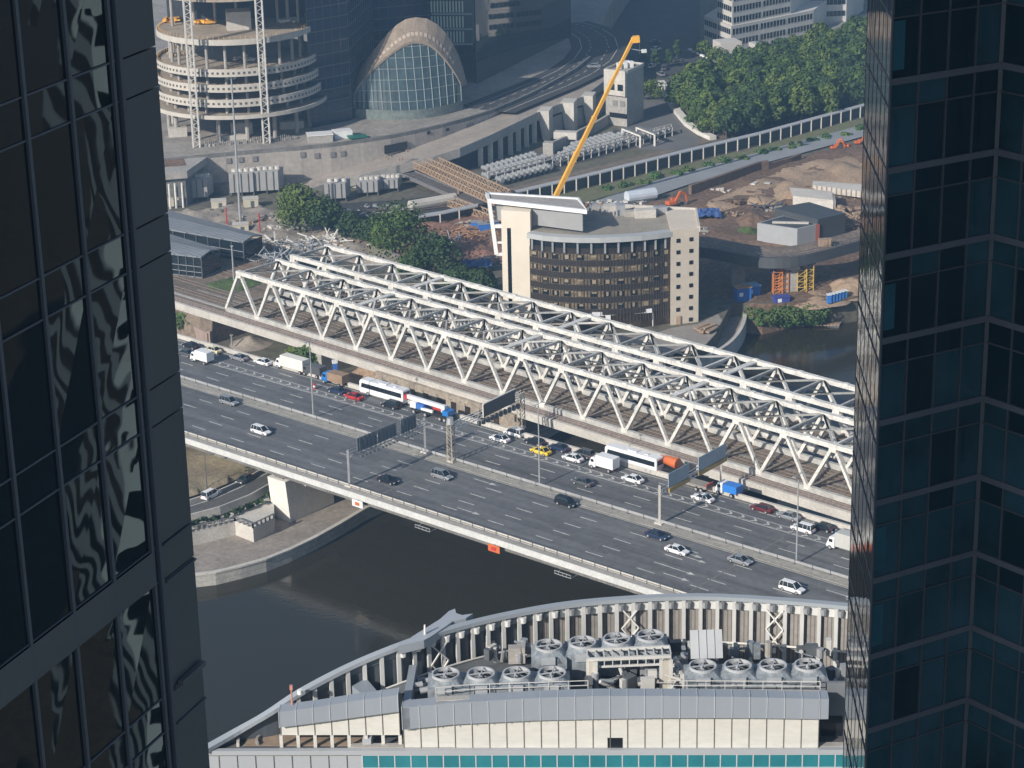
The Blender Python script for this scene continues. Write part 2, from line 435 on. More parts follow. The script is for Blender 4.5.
def mound(name, px, py, z, r, h, mat, asp=1.0, seed=0):
    from mathutils import noise
    c = P(px, py, z); n_, mm_ = 26, 9; bm = bmesh.new(); vs = []
    for j in range(mm_ + 1):
        row = []
        for i in range(n_):
            t = 2 * math.pi * i / n_; rr = j / mm_
            e = 1 + .25 * noise.noise(Vector((math.cos(t) * 1.3 + seed, math.sin(t) * 1.3, seed)))
            x = c.x + math.cos(t) * r * rr * e; y = c.y + math.sin(t) * r * asp * rr * e
            hh = h * (math.cos(rr * math.pi) * .5 + .5) * (1 + .35 * noise.noise(Vector((x * .3, y * .3, seed)))) + .12 * noise.noise(Vector((x, y, 0)))
            row.append(bm.verts.new((x, y, z + (hh if j < mm_ else -.2))))
        vs.append(row)
    for j in range(mm_):
        for i in range(n_):
            bm.faces.new((vs[j][i], vs[j + 1][i], vs[j + 1][(i + 1) % n_], vs[j][(i + 1) % n_]))
    bmesh.ops.remove_doubles(bm, verts=vs[0], dist=.5); bmesh.ops.recalc_face_normals(bm, faces=bm.faces)
    me = bpy.data.meshes.new(name); bm.to_mesh(me); bm.free(); me.materials.append(mat)
    for pl in me.polygons: pl.use_smooth = True
    o = bpy.data.objects.new(name, me); C.objects.link(o); return o
# sloping far river bank
bt = [P(x, y, 7) for x, y in bank_top_px] + [Vector((260, 668, 7))]
bw = [P(x, y, -.3) for x, y in ((744, 334), (762, 336), (786, 330), (814, 326), (836, 324), (864, 319))] + [Vector((262, 640, -.3))]
from mathutils import noise as _nz
bmk = bmesh.new(); rows_ = []
for i in range(61):
    f = i / 60 * (len(bt) - 1); k = min(int(f), len(bt) - 2); a = bt[k].lerp(bt[k + 1], f - k); b_ = bw[k].lerp(bw[k + 1], f - k); r_ = []
    for j in range(13):
        p = a.lerp(b_, j / 12); h = _nz.noise(Vector((p.x * .15, p.y * .15, 1))) * 1.3 * math.sin(math.pi * j / 12); r_.append(bmk.verts.new((p.x, p.y, p.z + h + .05)))
    rows_.append(r_)
for i in range(60):
    for j in range(12): bmk.faces.new((rows_[i][j], rows_[i][j + 1], rows_[i + 1][j + 1], rows_[i + 1][j]))
bmesh.ops.recalc_face_normals(bmk, faces=bmk.faces)
me = bpy.data.meshes.new('river_bank'); bmk.to_mesh(me); bmk.free(); me.materials.append(soil); o = bpy.data.objects.new('river_bank', me); C.objects.link(o); struct(o)
patch('grass_slope', [(150, 448), (185, 443), (215, 449), (262, 463), (255, 469), (240, 478), (215, 489), (190, 497), (150, 506)], 7, drygrass, 1.2, 2.0)

# ================================================================ road bridge
UL, UR = 260, -175
def rdseg(v0, v1, z, th, name, mat, u0=UL, u1=UR):
    m = MB(); m.hexa([RD(u1, v0, z - th), RD(u0, v0, z - th), RD(u0, v1, z - th), RD(u1, v1, z - th), RD(u1, v0, z), RD(u0, v0, z), RD(u0, v1, z), RD(u1, v1, z)])
    return m.build(name, mat)
t = T('road_bridge', 'wide multi lane concrete road bridge crossing the river', 'road bridge', RD(0, 0, 15))
def rdpart(v0, v1, z, th, name, mat, par=t, u0=UL, u1=UR):
    m = MB(); m.hexa([RD(u1, v0, z - th), RD(u0, v0, z - th), RD(u0, v1, z - th), RD(u1, v1, z - th), RD(u1, v0, z), RD(u0, v0, z), RD(u0, v1, z), RD(u1, v1, z)])
    return m.build(name, mat, par)
rdpart(-23.4, 21.0, 14.9, 1.1, 'deck_slab', conc)
struct(rdseg(-23.3, -1.95, 15.0, .09, 'near_carriageway', asph)); struct(rdseg(1.3, 20.2, 15.0, .09, 'far_carriageway', asph))
rdpart(-1.95, 1.3, 15.12, .2, 'median_strip', M('median_concrete', (.33, .31, .27), .9, .2, .4, scale2=2))
rdpart(-25.1, -23.4, 14.95, .8, 'edge_beam', conc)
rdpart(-25.3, -25.1, 15.05, 1.3, 'fascia', M('fascia_concrete', (.56, .56, .54), .8, .1, .3, scale2=2))
rdpart(-24.2, -22.9, 14.1, 1.6, 'edge_girder', conc_dark)
for v in (-14, -5, 4, 13): rdpart(v - 1.2, v + 1.2, 13.8, 1.4, 'girder', conc_dark)
rdpart(20.3, 20.95, 16.0, 1.1, 'far_parapet', conc_pale); rdpart(20.95, 22.2, 15.2, .9, 'far_edge_beam', conc)
m = MB(); u = UL
while u > UR:
    m.beam(RD(u, -23.75, 15.1), RD(u, -23.75, 16.05), .16); u -= 3.1
for z in (15.45, 15.95): m.beam(RD(UL, -23.75, z), RD(UR, -23.75, z), .14, .12)
m.build('near_railing_frame', steel_dark, t)
m = MB(); m.hexa([RD(UR, -23.72, 15.2), RD(UL, -23.72, 15.2), RD(UL, -23.66, 15.2), RD(UR, -23.66, 15.2), RD(UR, -23.72, 15.85), RD(UL, -23.72, 15.85), RD(UL, -23.66, 15.85), RD(UR, -23.66, 15.85)])
m.build('near_guard_rail', conc_pale, t)
m = MB(); u = UL
while u > UR:
    m.beam(RD(u, .35, 15.1), RD(u, .35, 16.1), .2); u -= 4.0
m.beam(RD(UL, .35, 15.42), RD(UR, .35, 15.42), .1, .06); m.build('median_railing', steel_dark, t)
m = MB(); m.hexa([RD(UR, .3, 15.4), RD(UL, .3, 15.4), RD(UL, .4, 15.4), RD(UR, .4, 15.4), RD(UR, .3, 16.0), RD(UL, .3, 16.0), RD(UL, .4, 16.0), RD(UR, .4, 16.0)])
m.build('median_guard_rail', M('guard_rail_zinc', (.34, .34, .34), .6, .15, .3), t)
# markings
zm = 15.004
m = MB()
def mk(u0, u1, v0, v1, vv=0.0): m.quad(RD(u0, v0, zm), RD(u1, v0 + vv, zm), RD(u1, v1 + vv, zm), RD(u0, v1, zm))
for v, per, ln, off in ((-19.05, 12.5, 4.2, 1), (-14.9, 12.5, 4.2, 2), (-10.8, 12.5, 4.2, 1.5), (-6.5, 12.5, 4.2, 2.2), (4.9, 12.5, 4.2, 5), (8.6, 12.5, 4.2, 5.7), (17.3, 12.5, 4.2, 6)):
    u = UL - off
    if v > 0: u = 93.4 + 12.5 * 13 + (0 if v > 8 else -.6)
    while u > UR:
        mk(u, u - ln, v - .13, v + .13); u -= per
m.build  # noqa
mk(UL, UR, 12.0, 12.25); mk(UL, UR, 14.35, 14.55)
struct(m.build('lane_marking', paint))
m = MB(); mk(UL, UR, -2.55, -2.25); mk(UL, UR, 19.2, 19.45); mk(UL, UR, -22.6, -22.4); struct(m.build('edge_line', paint_y))
m = MB(); u = UL
while u > UR:
    for s in (-1, 1):
        a = 13.3; b2 = 13.3 + s * .8
        m.quad(RD(u, a, zm), RD(u - .55, a, zm), RD(u + .9 - .55, b2, zm), RD(u + .9, b2, zm))
    m.quad(RD(u + .9, 12.45, zm), RD(u + .9, 12.6, zm), RD(u + 2.6, 12.6, zm), RD(u + 2.6, 12.45, zm))
    u -= 3.0
struct(m.build('chevron_marking', paint))
# arrows on the near carriageway, heading right
m = MB()
def arrow(u, v):
    m.quad(RD(u + 3, v - .12, zm), RD(u - 1.5, v - .12, zm), RD(u - 1.5, v + .12, zm), RD(u + 3, v + .12, zm))
    m.quad(RD(u - 1.5, v - .55, zm), RD(u - 3.2, v, zm), RD(u - 1.5, v + .55, zm))
for px, py in ((495, 473), (485, 482), (468, 511), (689, 554), (693, 559), (682, 571), (676, 577), (840, 594)):
    q = P(px, py, 15) - O_ROAD; arrow(q.dot(RU), q.dot(RVv))
struct(m.build('arrow_marking', paint))
# repaired patches of asphalt
m = MB(); rp = random.Random(8)
for k in range(30):
    lane = (-21.0, -17.0, -12.9, -8.7, -4.4, 3.1, 6.8, 10.5, 15.9, 18.2)[k % 10]; u0 = -60 + 65 * (k // 10) + rp.uniform(0, 45); ln = rp.uniform(3, 18); ww = rp.uniform(.6, 1.1)
    m.quad(RD(u0, lane - ww, 15.002), RD(u0 - ln, lane - ww, 15.002), RD(u0 - ln, lane + ww, 15.002), RD(u0, lane + ww, 15.002))
struct(m.build('asphalt_patch', M('patched_asphalt', (.112, .112, .115), .85, .2, .4, scale2=2)))
# expansion joints
m = MB()
for u in (101, 23, -55, -120): m.quad(RD(u, -23.2, zm + .003), RD(u - .35, -23.2, zm + .003), RD(u - .35, 20.1, zm + .003), RD(u, 20.1, zm + .003))
struct(m.build('expansion_joint', conc_dark))
# under-deck gantries and orange sign
def pier(px, py, label, wu=5.4, v0=-24.5, v1=-10.5):
    u = px
    tt = T('bridge_pier', label, 'bridge pier', RD(u, 0, 2))
    m = MB(); m.hexa([RD(u + wu / 2, v0 + .9, 0), RD(u - wu / 2, v0 + .9, 0), RD(u - wu / 2, v1, 0), RD(u + wu / 2, v1, 0),
                      RD(u + wu / 2, v0 - .3, 12.0), RD(u - wu / 2, v0 - .3, 12.0), RD(u - wu / 2, v1, 12.0), RD(u + wu / 2, v1, 12.0)])
    m.build('pier_wall', conc_white, tt)
    m = MB(); m.hexa([RD(u + 1.3, v0 + .5, 12), RD(u - 1.3, v0 + .5, 12), RD(u - 1.3, v1 - 1, 12), RD(u + 1.3, v1 - 1, 12), RD(u + 1.3, v0 + .5, 12.8), RD(u - 1.3, v0 + .5, 12.8), RD(u - 1.3, v1 - 1, 12.8), RD(u + 1.3, v1 - 1, 12.8)])
    m.build('bearing', conc_dark, tt)
    return tt, u
pt, pu = pier(51.5, 0, 'white slab like concrete pier standing on the promenade under the road bridge')
m = MB()
for du, z in ((0, 9.0), (0, 8.6)):
    pass
m.box(RD(pu - 2.85, -19, 9.5), (.3, .5, .5), -A1); m.box(RD(pu - 2.85, -14, 10.2), (.3, .5, .5), -A1); m.build('pier_lamp', white_p, pt)
q = P(500, 547, 15)
s = T('service_gantry', 'short steel inspection platform slung under the near deck edge, left one', 'service platform', RD(38, -25.8, 13))
def hang(px, py, par, mat=steel):
    q = P(px, py, 12.5) - O_ROAD; u = q.dot(RU); m = MB()
    for z in (12.9, 12.3): m.beam(RD(u + 2, -26.0, z), RD(u - 2, -26.0, z), .12)
    for k in (-2, -1, 0, 1, 2): m.beam(RD(u + k, -26.0, 12.3), RD(u + k, -26.0, 12.9), .1)
    m.beam(RD(u + 2, -26.0, 12.3), RD(u + 2, -24, 12.3), .12); m.beam(RD(u - 2, -26.0, 12.3), RD(u - 2, -24, 12.3), .12)
    m.build('platform_frame', mat, par)
hang(432, 524, s)
s = T('service_gantry', 'short steel inspection platform slung under the near deck edge, right of the orange board', 'service platform', RD(2, -25.8, 13))
hang(568, 572, s)
for px, py, lb, mt in ((360, 503, 'small white and orange notice board on the near bridge edge above the river wall', white_p), (500, 546, 'orange notice board hanging from the near bridge edge over open water', orange)):
    q = P(px, py, 13) - O_ROAD; u = q.dot(RU)
    s = T('notice_board', lb, 'notice board', RD(u, -25.8, 13)); m = MB()
    m.box(RD(u, -25.7, 13.1), (3.0, .12, 1.5), -A1 + math.pi / 2); m.build('board', mt, s)
    m = MB(); m.box(RD(u, -25.83, 13.1), (1.2, .1, .7), -A1 + math.pi / 2); m.build('symbol', orange if mt is white_p else red, s)
    m = MB(); m.beam(RD(u, -25.55, 13.8), RD(u, -25.0, 13.9), .12); m.build('bracket', steel_dark, s)

# lamps on the median
def lamp(u, v=.9, label='', h=18.0, z0=15.1):
    t = T('street_lamp', label, 'street lamp', RD(u, v, z0), 'tall grey street lamps along the bridge median')
    m = MB(); m.tube(RD(u, v, z0), RD(u, v, z0 + .6), .28, .28, 8); m.build('base', steel, t)
    m = MB(); m.tube(RD(u, v, z0 + .6), RD(u, v, z0 + h), .19, .10, 8)
    m.build('pole', steel, t)
    m = MB()
    m.tube(RD(u, v - 1.2, z0 + h + .2), RD(u, v + 1.2, z0 + h + .2), .06, .06, 6); m.build('arm', steel, t)
    for s_ in (-1, 1):
        m = MB(); m.box(RD(u, v + s_ * 1.4, z0 + h + .18), (.35, .9, .18), -A1 + math.pi); m.build('lamp_head', steel, t)
lamp(65.6, label='tall grey street lamp on the median, left of the dark sign gantry')
lamp(-.5, label='tall grey street lamp on the median beside the yellow taxi')
lamp(-64, label='tall grey street lamp on the median, farthest right on the bridge')

# sign gantries
def gantry(name, label, colpos, panels, zb, beamz, colh, mat_p, seen, kind='box', col_mat=steel, uoff=0):
    u = colpos[0][0]
    t = T(name, label, 'sign gantry', RD(colpos[0][0], colpos[0][1], 15))
    for (cu, cv, big) in colpos:
        m = MB()
        if big:
            for a, b2 in ((-.55, -.55), (.55, -.55), (.55, .55), (-.55, .55)): m.beam(RD(cu + a * 1.3, cv + b2, 15), RD(cu + a, cv + b2, 15 + colh), .2)
            for k in range(9):
                z = 15 + colh * k / 9; z2 = 15 + colh * (k + 1) / 9
                m.beam(RD(cu - .6, cv - .55, z), RD(cu + .6, cv - .55, z2), .1); m.beam(RD(cu - .6, cv - .55, z), RD(cu - .6, cv + .55, z2), .1)
        else:
            m.beam(RD(cu, cv, 15), RD(cu, cv, 15 + colh), .45)
        m.build('column', col_mat, t)
        m = MB(); m.box(RD(cu, cv, 15.25), (1.8, 1.2, .4), -A1 + math.pi / 2); m.build('footing', conc_pale, t)
    v0 = min(c[1] for c in colpos); v1 = max(c[1] for c in colpos)
    return t
mblue = M('sign_board_back', (.14, .17, .20), .5, .12, .5); mdark = M('sign_board_dark', (.045, .055, .065), .5, .1, .5)
# gantry 1: near carriageway, dark backs
t = gantry('sign_gantry', 'cantilevered gantry with three grey backed sign boards over the near carriageway', [(31, -23.3, 0), (31, .3, 0)], None, 0, 0, 8.2, mdark, 1)
m = MB()
for z in (21.6, 22.7):
    for du in (-.5, .5): m.beam(RD(31 + du, -23.2, z), RD(31 + du, 1, z), .16)
for k in range(16):
    v = -23 + k * 1.45; m.beam(RD(30.5, v, 21.6), RD(30.5, v + 1.45, 22.7), .08); m.beam(RD(31.5, v, 21.6), RD(30.5, v, 21.6), .08)
m.build('truss_beam', steel, t)
for v0, v1, z0, z1 in ((-21.3, -15.3, 22.4, 25.3), (-15.0, -9.4, 22.4, 25.3), (-7.9, -3.2, 22.2, 25.4)):
    m = MB(); m.hexa([RD(30.1, v0, z0), RD(30.25, v0, z0), RD(30.25, v1, z0), RD(30.1, v1, z0), RD(30.1, v0, z1), RD(30.25, v0, z1), RD(30.25, v1, z1), RD(30.1, v1, z1)]); bd = m.build('sign_board', mblue, t)
    m = MB()
    for k in range(5):
        v = v0 + (v1 - v0) * (k + .5) / 5; m.beam(RD(30.0, v, z0 - .9), RD(30.0, v, z1), .1)
    m.build('board_stiffener', steel_dark, bd)
    m = MB()
    for k in range(5):
        v = v0 + (v1 - v0) * (k + .5) / 5; m.box(RD(29.5, v, z0 - 1.0), (.5, .5, .3), -A1)
    m.build('board_light', steel_dark, bd)
# gantry 2: far carriageway with lattice columns
G2 = 23.0
t = gantry('sign_gantry', 'lattice column gantry carrying a long dark sign board over the queue of cars', [(G2, -.2, 1), (G2 + 1, 24.2, 1)], None, 0, 0, 8.8, mdark, 1, col_mat=M('weathered_column', (.42, .36, .28), .7, .2, .5))
m = MB()
for z in (22.2, 23.5):
    for du in (-.5, .5): m.beam(RD(G2 + du, -.6, z), RD(G2 + du + 1, 25, z), .18)
for k in range(18):
    v = -.5 + k * 1.42; m.beam(RD(G2 - .5 + k * .055, v, 22.2), RD(G2 - .5 + k * .055, v + 1.42, 23.5), .1)
m.build('truss_beam', white_steel, t)
m = MB(); z0, z1 = 22.6, 25.6; v0, v1 = 9.2, 20.6
m.hexa([RD(G2 - 1.2, v0, z0), RD(G2 - 1.05, v0, z0), RD(G2 - .35, v1, z0), RD(G2 - .5, v1, z0), RD(G2 - 1.2, v0, z1), RD(G2 - 1.05, v0, z1), RD(G2 - .35, v1, z1), RD(G2 - .5, v1, z1)])
bd = m.build('sign_board', mdark, t)
m = MB(); m.beam(RD(G2 - 1.15, v0, z1 + .08), RD(G2 - .45, v1, z1 + .08), .3, .16); m.beam(RD(G2 - 1.15, v0 - .1, z0), RD(G2 - 1.15, v0 - .1, z1), .22); m.build('board_edge', white_steel, bd)
m = MB()
for k in range(10):
    v = 8 + k * 1.45; m.box(RD(G2 - .9, v, 21.6), (.7, .6, 1.1), -A1)
m.build('floodlight', steel_dark, t)
m = MB(); m.tube(RD(G2, -.2, 23.8), RD(G2, -.2, 25.2), .9, .7, 8); m.build('service_cage', steel, t)
# gantry 3: right, two pale blue boards
G3 = -32.0
t = gantry('sign_gantry', 'gantry with two pale blue sign boards and mustard walkway over the auxiliary lanes', [(G3, .2, 0), (G3 + .8, 22.4, 0)], None, 0, 0, 8.4, mdark, 1, col_mat=conc_pale)
m = MB()
for z in (21.3, 22.4):
    for du in (-.45, .45): m.beam(RD(G3 + du, 0, z), RD(G3 + .8 + du, 24, z), .18)
for k in range(17):
    v = k * 1.45; uu = G3 + v * .03; m.beam(RD(uu - .45, v, 21.3), RD(uu - .4, v + 1.45, 22.4), .1)
m.build('truss_beam', steel, t)
pale_b = M('pale_blue_board', (.30, .38, .45), .5, .1, .5)
for v0, v1 in ((2.4, 9.6), (13.0, 23.0)):
    ua, ub = G3 + .2 + v0 * .03, G3 + .2 + v1 * .03
    m = MB(); m.hexa([RD(ua - .9, v0, 22.2), RD(ua - .75, v0, 22.2), RD(ub - .75, v1, 22.2), RD(ub - .9, v1, 22.2), RD(ua - .9, v0, 25.2), RD(ua - .75, v0, 25.2), RD(ub - .75, v1, 25.2), RD(ub - .9, v1, 25.2)]); m.build('sign_board', pale_b, t)
    m = MB(); m.beam(RD(ua - .9, v0, 21.7), RD(ub - .9, v1, 21.7), .5, .8); m.build('walkway', M('mustard_steel', (.42, .30, .10), .6, .15, .6), t)
# lamps of the embankment road
q = P(207, 488, 7)
t = T('short_street_lamp', 'slim dark lamp post at the foot of the dry grass slope', 'street lamp', q)
m = MB(); m.tube(q, q + Vector((0, 0, 8)), .12, .08, 6); m.build('pole', steel_dark, t)
m = MB(); m.tube(q + Vector((-1.5, 0, 8)), q + Vector((1.5, 0, 8)), .07, .07, 6); m.build('arm', steel_dark, t)
for s_ in (-1, 1):
    m = MB(); m.box(q + Vector((1.6 * s_, 0, 7.9)), (.8, .35, .2)); m.build('lamp_head', steel_dark, t)
# ================================================================ railway bridge
N0 = 140.9; PAN = 12.33; HT = 11.0
planes = [35.0, 48.3, 53.3, 65.3]
creamy = M('bridge_white_paint', (.66, .64, .59), .55, .17, .5, scale2=2.2)
creamy2 = M('bracing_paint', (.44, .43, .40), .6, .15, .3, scale2=1)
track_b = M('track_ballast', (.19, .15, .115), .95, .3, .5, scale2=3)
rail_m = M('rail_steel', (.30, .24, .20), .45, .2, .8, metal=.4)
concw = M('walkway_concrete', (.42, .40, .37), .85, .15, .3, scale2=2)
KN = 22
def truss_bridge(label, va, vb, near):
    t = T('railway_truss_bridge', label, 'truss bridge', RB(N0, va, 15))
    for v in (va, vb):
        m = MB(); m.beam(RB(N0 - PAN * .42, v, 15.5 + HT), RB(N0 - PAN * KN, v, 15.5 + HT), 1.08, 1.0)
        for k in range(1, KN):
            u = N0 - PAN * (k + .0); m.box(RB(u, v, 15.5 + HT + .1), (.9, 1.18, 1.12), -A2)
        m.build('top_chord', creamy, t)
        m = MB(); m.beam(RB(N0, v, 15.6), RB(N0 - PAN * KN, v, 15.6), .9, 1.2); m.build('bottom_chord', creamy2, t)
        for k in range(KN):
            u0 = N0 - PAN * k; um = u0 - PAN * .5 + (0 if k else .0); u1 = u0 - PAN
            wd = .95 if k % 1 == 0 else .8
            m = MB(); m.beam(RB(u0 - .2, v, 15.9), RB(um + .15, v, 15.3 + HT), 0.84 if k else 1.2, .68); m.box(RB(um, v, 14.9 + HT), (1.8, 1.14, 1.35), -A2 + math.pi / 2); m.box(RB(u1, v, 16.0), (1.6, .98, 1.1), -A2 + math.pi / 2); m.beam(RB(um - .15, v, 15.3 + HT), RB(u1 + .2, v, 15.9), .72, .6)
            m.build('diagonal', creamy, t)
    # lateral bracing of the top: K frames between chords, sagging down like portals
    mid = (va + vb) / 2
    for k in range(KN):
        um = N0 - PAN * (k + .5); ue = um - PAN * .5; m = MB()
        zt = 15.5 + HT
        m.beam(RB(um, va, zt), RB(um, vb, zt), .5, .5)
        m.beam(RB(um, va + .3, zt - 2.6), RB(um, mid, zt - .2), .36); m.beam(RB(um, vb - .3, zt - 2.6), RB(um, mid, zt - .2), .36)
        for s_ in (-1, 1):
            m.beam(RB(um + s_ * 0, va, zt), RB(um - PAN * .5, mid, zt), .38); m.beam(RB(um, vb, zt), RB(um - PAN * .5, mid, zt), .38)
        m.beam(RB(um - PAN * .5, mid, zt), RB(um - PAN, va, zt), .38); m.beam(RB(um - PAN * .5, mid, zt), RB(um - PAN, vb, zt), .38)
        if k % 4 == 3: m.beam(RB(ue, va, zt + .1), RB(ue, vb, zt + .1), 1.5, .35)
        m.build('top_bracing', creamy2 if k % 4 != 3 else creamy, t)
    m = MB()
    for k in range(KN + 1):
        u = N0 - PAN * k; m.beam(RB(u, va, 15.3), RB(u, vb, 15.3), .6, .9)
    m.build('cross_beam', M('cross_beam_grime', (.24, .20, .16), .8, .25, .6), t)
    m = MB(); m.hexa([RB(N0 - PAN * KN, va - 3.4 if near else va + .6, 14.3), RB(N0 + 60, va - 3.4 if near else va + .6, 14.3), RB(N0 + 60, vb - .6, 14.3), RB(N0 - PAN * KN, vb - .6, 14.3),
                      RB(N0 - PAN * KN, va - 3.4 if near else va + .6, 15.0), RB(N0 + 60, va - 3.4 if near else va + .6, 15.0), RB(N0 + 60, vb - .6, 15.0), RB(N0 - PAN * KN, vb - .6, 15.0)])
    m.build('deck', track_b, t)
    m = MB(); u = N0 + 58
    while u > N0 - PAN * KN:
        m.beam(RB(u, va + 2.45, 15.06), RB(u, vb - 2.45, 15.06), .26, .12)
        u -= 1.1
    m.build('sleepers', M('sleeper', (.24, .20, .16), .9, .25, .8), t)
    for c in (va + 3.8, vb - 3.8):
        for s_ in (-.76, .76):
            m = MB(); m.beam(RB(N0 + 60, c + s_, 15.2), RB(N0 - PAN * KN, c + s_, 15.2), .16, .18); m.build('rail', rail_m, t)
    m = MB()
    for v in ((va + vb) / 2 - .5,): m.slab([RB(N0 + 20, v, 15.15), RB(N0 - PAN * KN, v, 15.15)], [RB(N0 + 20, v + .9, 15.15), RB(N0 - PAN * KN, v + .9, 15.15)], .1)
    m.build('service_walkway', M('walk_dull', (.26, .23, .20), .9, .2, .4), t)
    if near:
        m = MB(); m.hexa([RB(N0 - PAN * KN, va - 4.2, 13.2), RB(N0 + 62, va - 4.2, 13.2), RB(N0 + 62, va - 3.4, 13.2), RB(N0 - PAN * KN, va - 3.4, 13.2), RB(N0 - PAN * KN, va - 4.2, 15.1), RB(N0 + 62, va - 4.2, 15.1), RB(N0 + 62, va - 3.4, 15.1), RB(N0 - PAN * KN, va - 3.4, 15.1)])
        m.build('edge_beam', conc_pale, t)
        m = MB(); u = N0 + 60
        while u > N0 - PAN * KN:
            m.beam(RB(u, va - 3.2, 15), RB(u, va - 3.2, 16.1), .07); u -= 1.5
        for z in (15.6, 16.1): m.beam(RB(N0 + 60, va - 3.2, z), RB(N0 - PAN * KN, va - 3.2, z), .07)
        m.build('handrail', M('handrail_red_grey', (.34, .26, .22), .7, .2, .5), t)
        m = MB(); m.slab([RB(N0 + 60, va - 3.2, 15.08), RB(N0 - PAN * KN, va - 3.2, 15.08)], [RB(N0 + 60, va - 1.0, 15.08), RB(N0 - PAN * KN, va - 1.0, 15.08)], .05); m.build('footway', M('footway', (.27, .22, .19), .9, .2, .4, scale2=2), t)
    return t
truss_bridge('cream white steel truss railway bridge nearest the road bridge', planes[0], planes[1], True)
truss_bridge('cream white steel truss railway bridge on the far side, nearest the office block', planes[2], planes[3], False)
# stone piers of the railway bridges
for u, lab in ((104, 'stone faced pier below the left end of the railway bridges'), (62, 'ribbed stone pier on the bank below the railway bridges'), (-10, 'stone pier in the river below the railway bridges, near the orange truck'), (-85, 'stone pier in the river below the railway bridges, farthest right')):
    t = T('bridge_pier', lab, 'bridge pier', RB(u, 50, 0))
    m = MB(); m.hexa([RB(u - 3, 31.5, -3), RB(u + 3, 31.5, -3), RB(u + 3, 67, -3), RB(u - 3, 67, -3), RB(u - 2.4, 32, 12.9), RB(u + 2.4, 32, 12.9), RB(u + 2.4, 66.5, 12.9), RB(u - 2.4, 66.5, 12.9)]); m.build('pier_body', conc, t)
    m = MB(); m.hexa([RB(u - 3.2, 31.2, 12.9), RB(u + 3.2, 31.2, 12.9), RB(u + 3.2, 67.3, 12.9), RB(u - 3.2, 67.3, 12.9), RB(u - 3.2, 31.2, 13.9), RB(u + 3.2, 31.2, 13.9), RB(u + 3.2, 67.3, 13.9), RB(u - 3.2, 67.3, 13.9)]); m.build('pier_cap', conc_pale, t)
# arcaded retaining wall beyond the auxiliary lane (behind the coach)
t = T('arcade_wall', 'weathered stone arcade wall with dark niches under the near railway bridge', 'arcade wall', RB(60, 32, 7))
m = MB()
for k in range(9):
    u = 78 - k * 4.6; m.box(RB(u, 30.4, 9.4), (1.6, 1.6, 7.2), -A2 + math.pi / 2)
m.hexa([RB(34, 29.8, 12.4), RB(80, 29.8, 12.4), RB(80, 31.2, 12.4), RB(34, 31.2, 12.4), RB(34, 29.8, 13.9), RB(80, 29.8, 13.9), RB(80, 31.2, 13.9), RB(34, 31.2, 13.9)])
m.hexa([RB(34, 31.4, 5), RB(80, 31.4, 5), RB(80, 33, 5), RB(34, 33, 5), RB(34, 31.4, 13), RB(80, 31.4, 13), RB(80, 33, 13), RB(34, 33, 13)])
m.build('arcade', M('old_stone', (.33, .28, .22), .9, .25, .4, scale2=2), t)
m = MB(); m.hexa([RB(34, 25, 3), RB(80, 25, 3), RB(80, 31, 3), RB(34, 31, 3), RB(34, 25, 6.4), RB(80, 25, 6.4), RB(80, 31, 6.4), RB(34, 31, 6.4)]); m.build('plinth', conc_dark, t)

# railway embankment left of the bridges, top at 15
e0 = N0 + 1
m = MB(); m.hexa([RB(e0, 30, 6), RB(e0 + 260, 30, 6), RB(e0 + 260, 80, 6), RB(e0, 80, 6), RB(e0, 31, 14.9), RB(e0 + 260, 31, 14.9), RB(e0 + 260, 74, 14.9), RB(e0, 74, 14.9)])
struct(m.build('railway_embankment', M('embankment_earth', (.20, .155, .115), .95, .25, .12, scale2=.9)))
t = T('railway_track', 'rusty brown railway tracks leading onto the near truss bridge', 'railway tracks', RB(e0 + 20, 40, 15))
for c in (38.8, 44.5):
    for s_ in (-.76, .76):
        m = MB(); m.beam(RB(N0 + 200, c + s_, 15.2), RB(N0 + 60, c + s_, 15.2), .16, .18); m.build('rail', rail_m, t)
m = MB(); m.slab([RB(N0 + 150, 36.4, 15.12), RB(N0, 36.4, 15.12)], [RB(N0 + 150, 35.4, 15.12), RB(N0, 35.4, 15.12)], .1); m.build('cable_trough', concw, t)
# ground between road and railway, left part
vp = [RD(240, 24, 7), RD(66, 24, 7), RB(66, 29.5, 7), RB(300, 26, 7)]
patch('verge_between_bridges', vp, 7, M('verge_soil', (.23, .19, .13), .95, .3, .12, scale2=1, col2=(.12, .14, .06)), .9, 3)
tag(mound('soil_mound', 212, 331, 7, 8, 3.2, dust), 'grey brown soil mound beside the near railway bridge', 'soil mound')
tag(mound('soil_mound', 372, 380, 7, 8, 4.6, soil_pale, seed=3), 'sunlit brown soil heap behind the white coach', 'soil mound')
tag(mound('soil_mound', 250, 344, 7, 6, 2.2, dust, seed=5), 'low earth mound just below the railway footway', 'soil mound')
for pts, z1, lb in ((((150, 312), (182, 328), (209, 343)), 10.2, 'pink grey retaining wall running along the verge beside the road bridge'), (((209, 343), (232, 331)), 10.6, 'pink grey wall turning away from the road below the railway')):
    m = MB(); m.wall([P(x, y, 7.5) for x, y in pts], 6.5, z1, .9)
    s = m.build('retaining_wall', M('pinkish_concrete', (.36, .27, .23), .9, .2, .5), None); tag(s, lb, 'retaining wall')

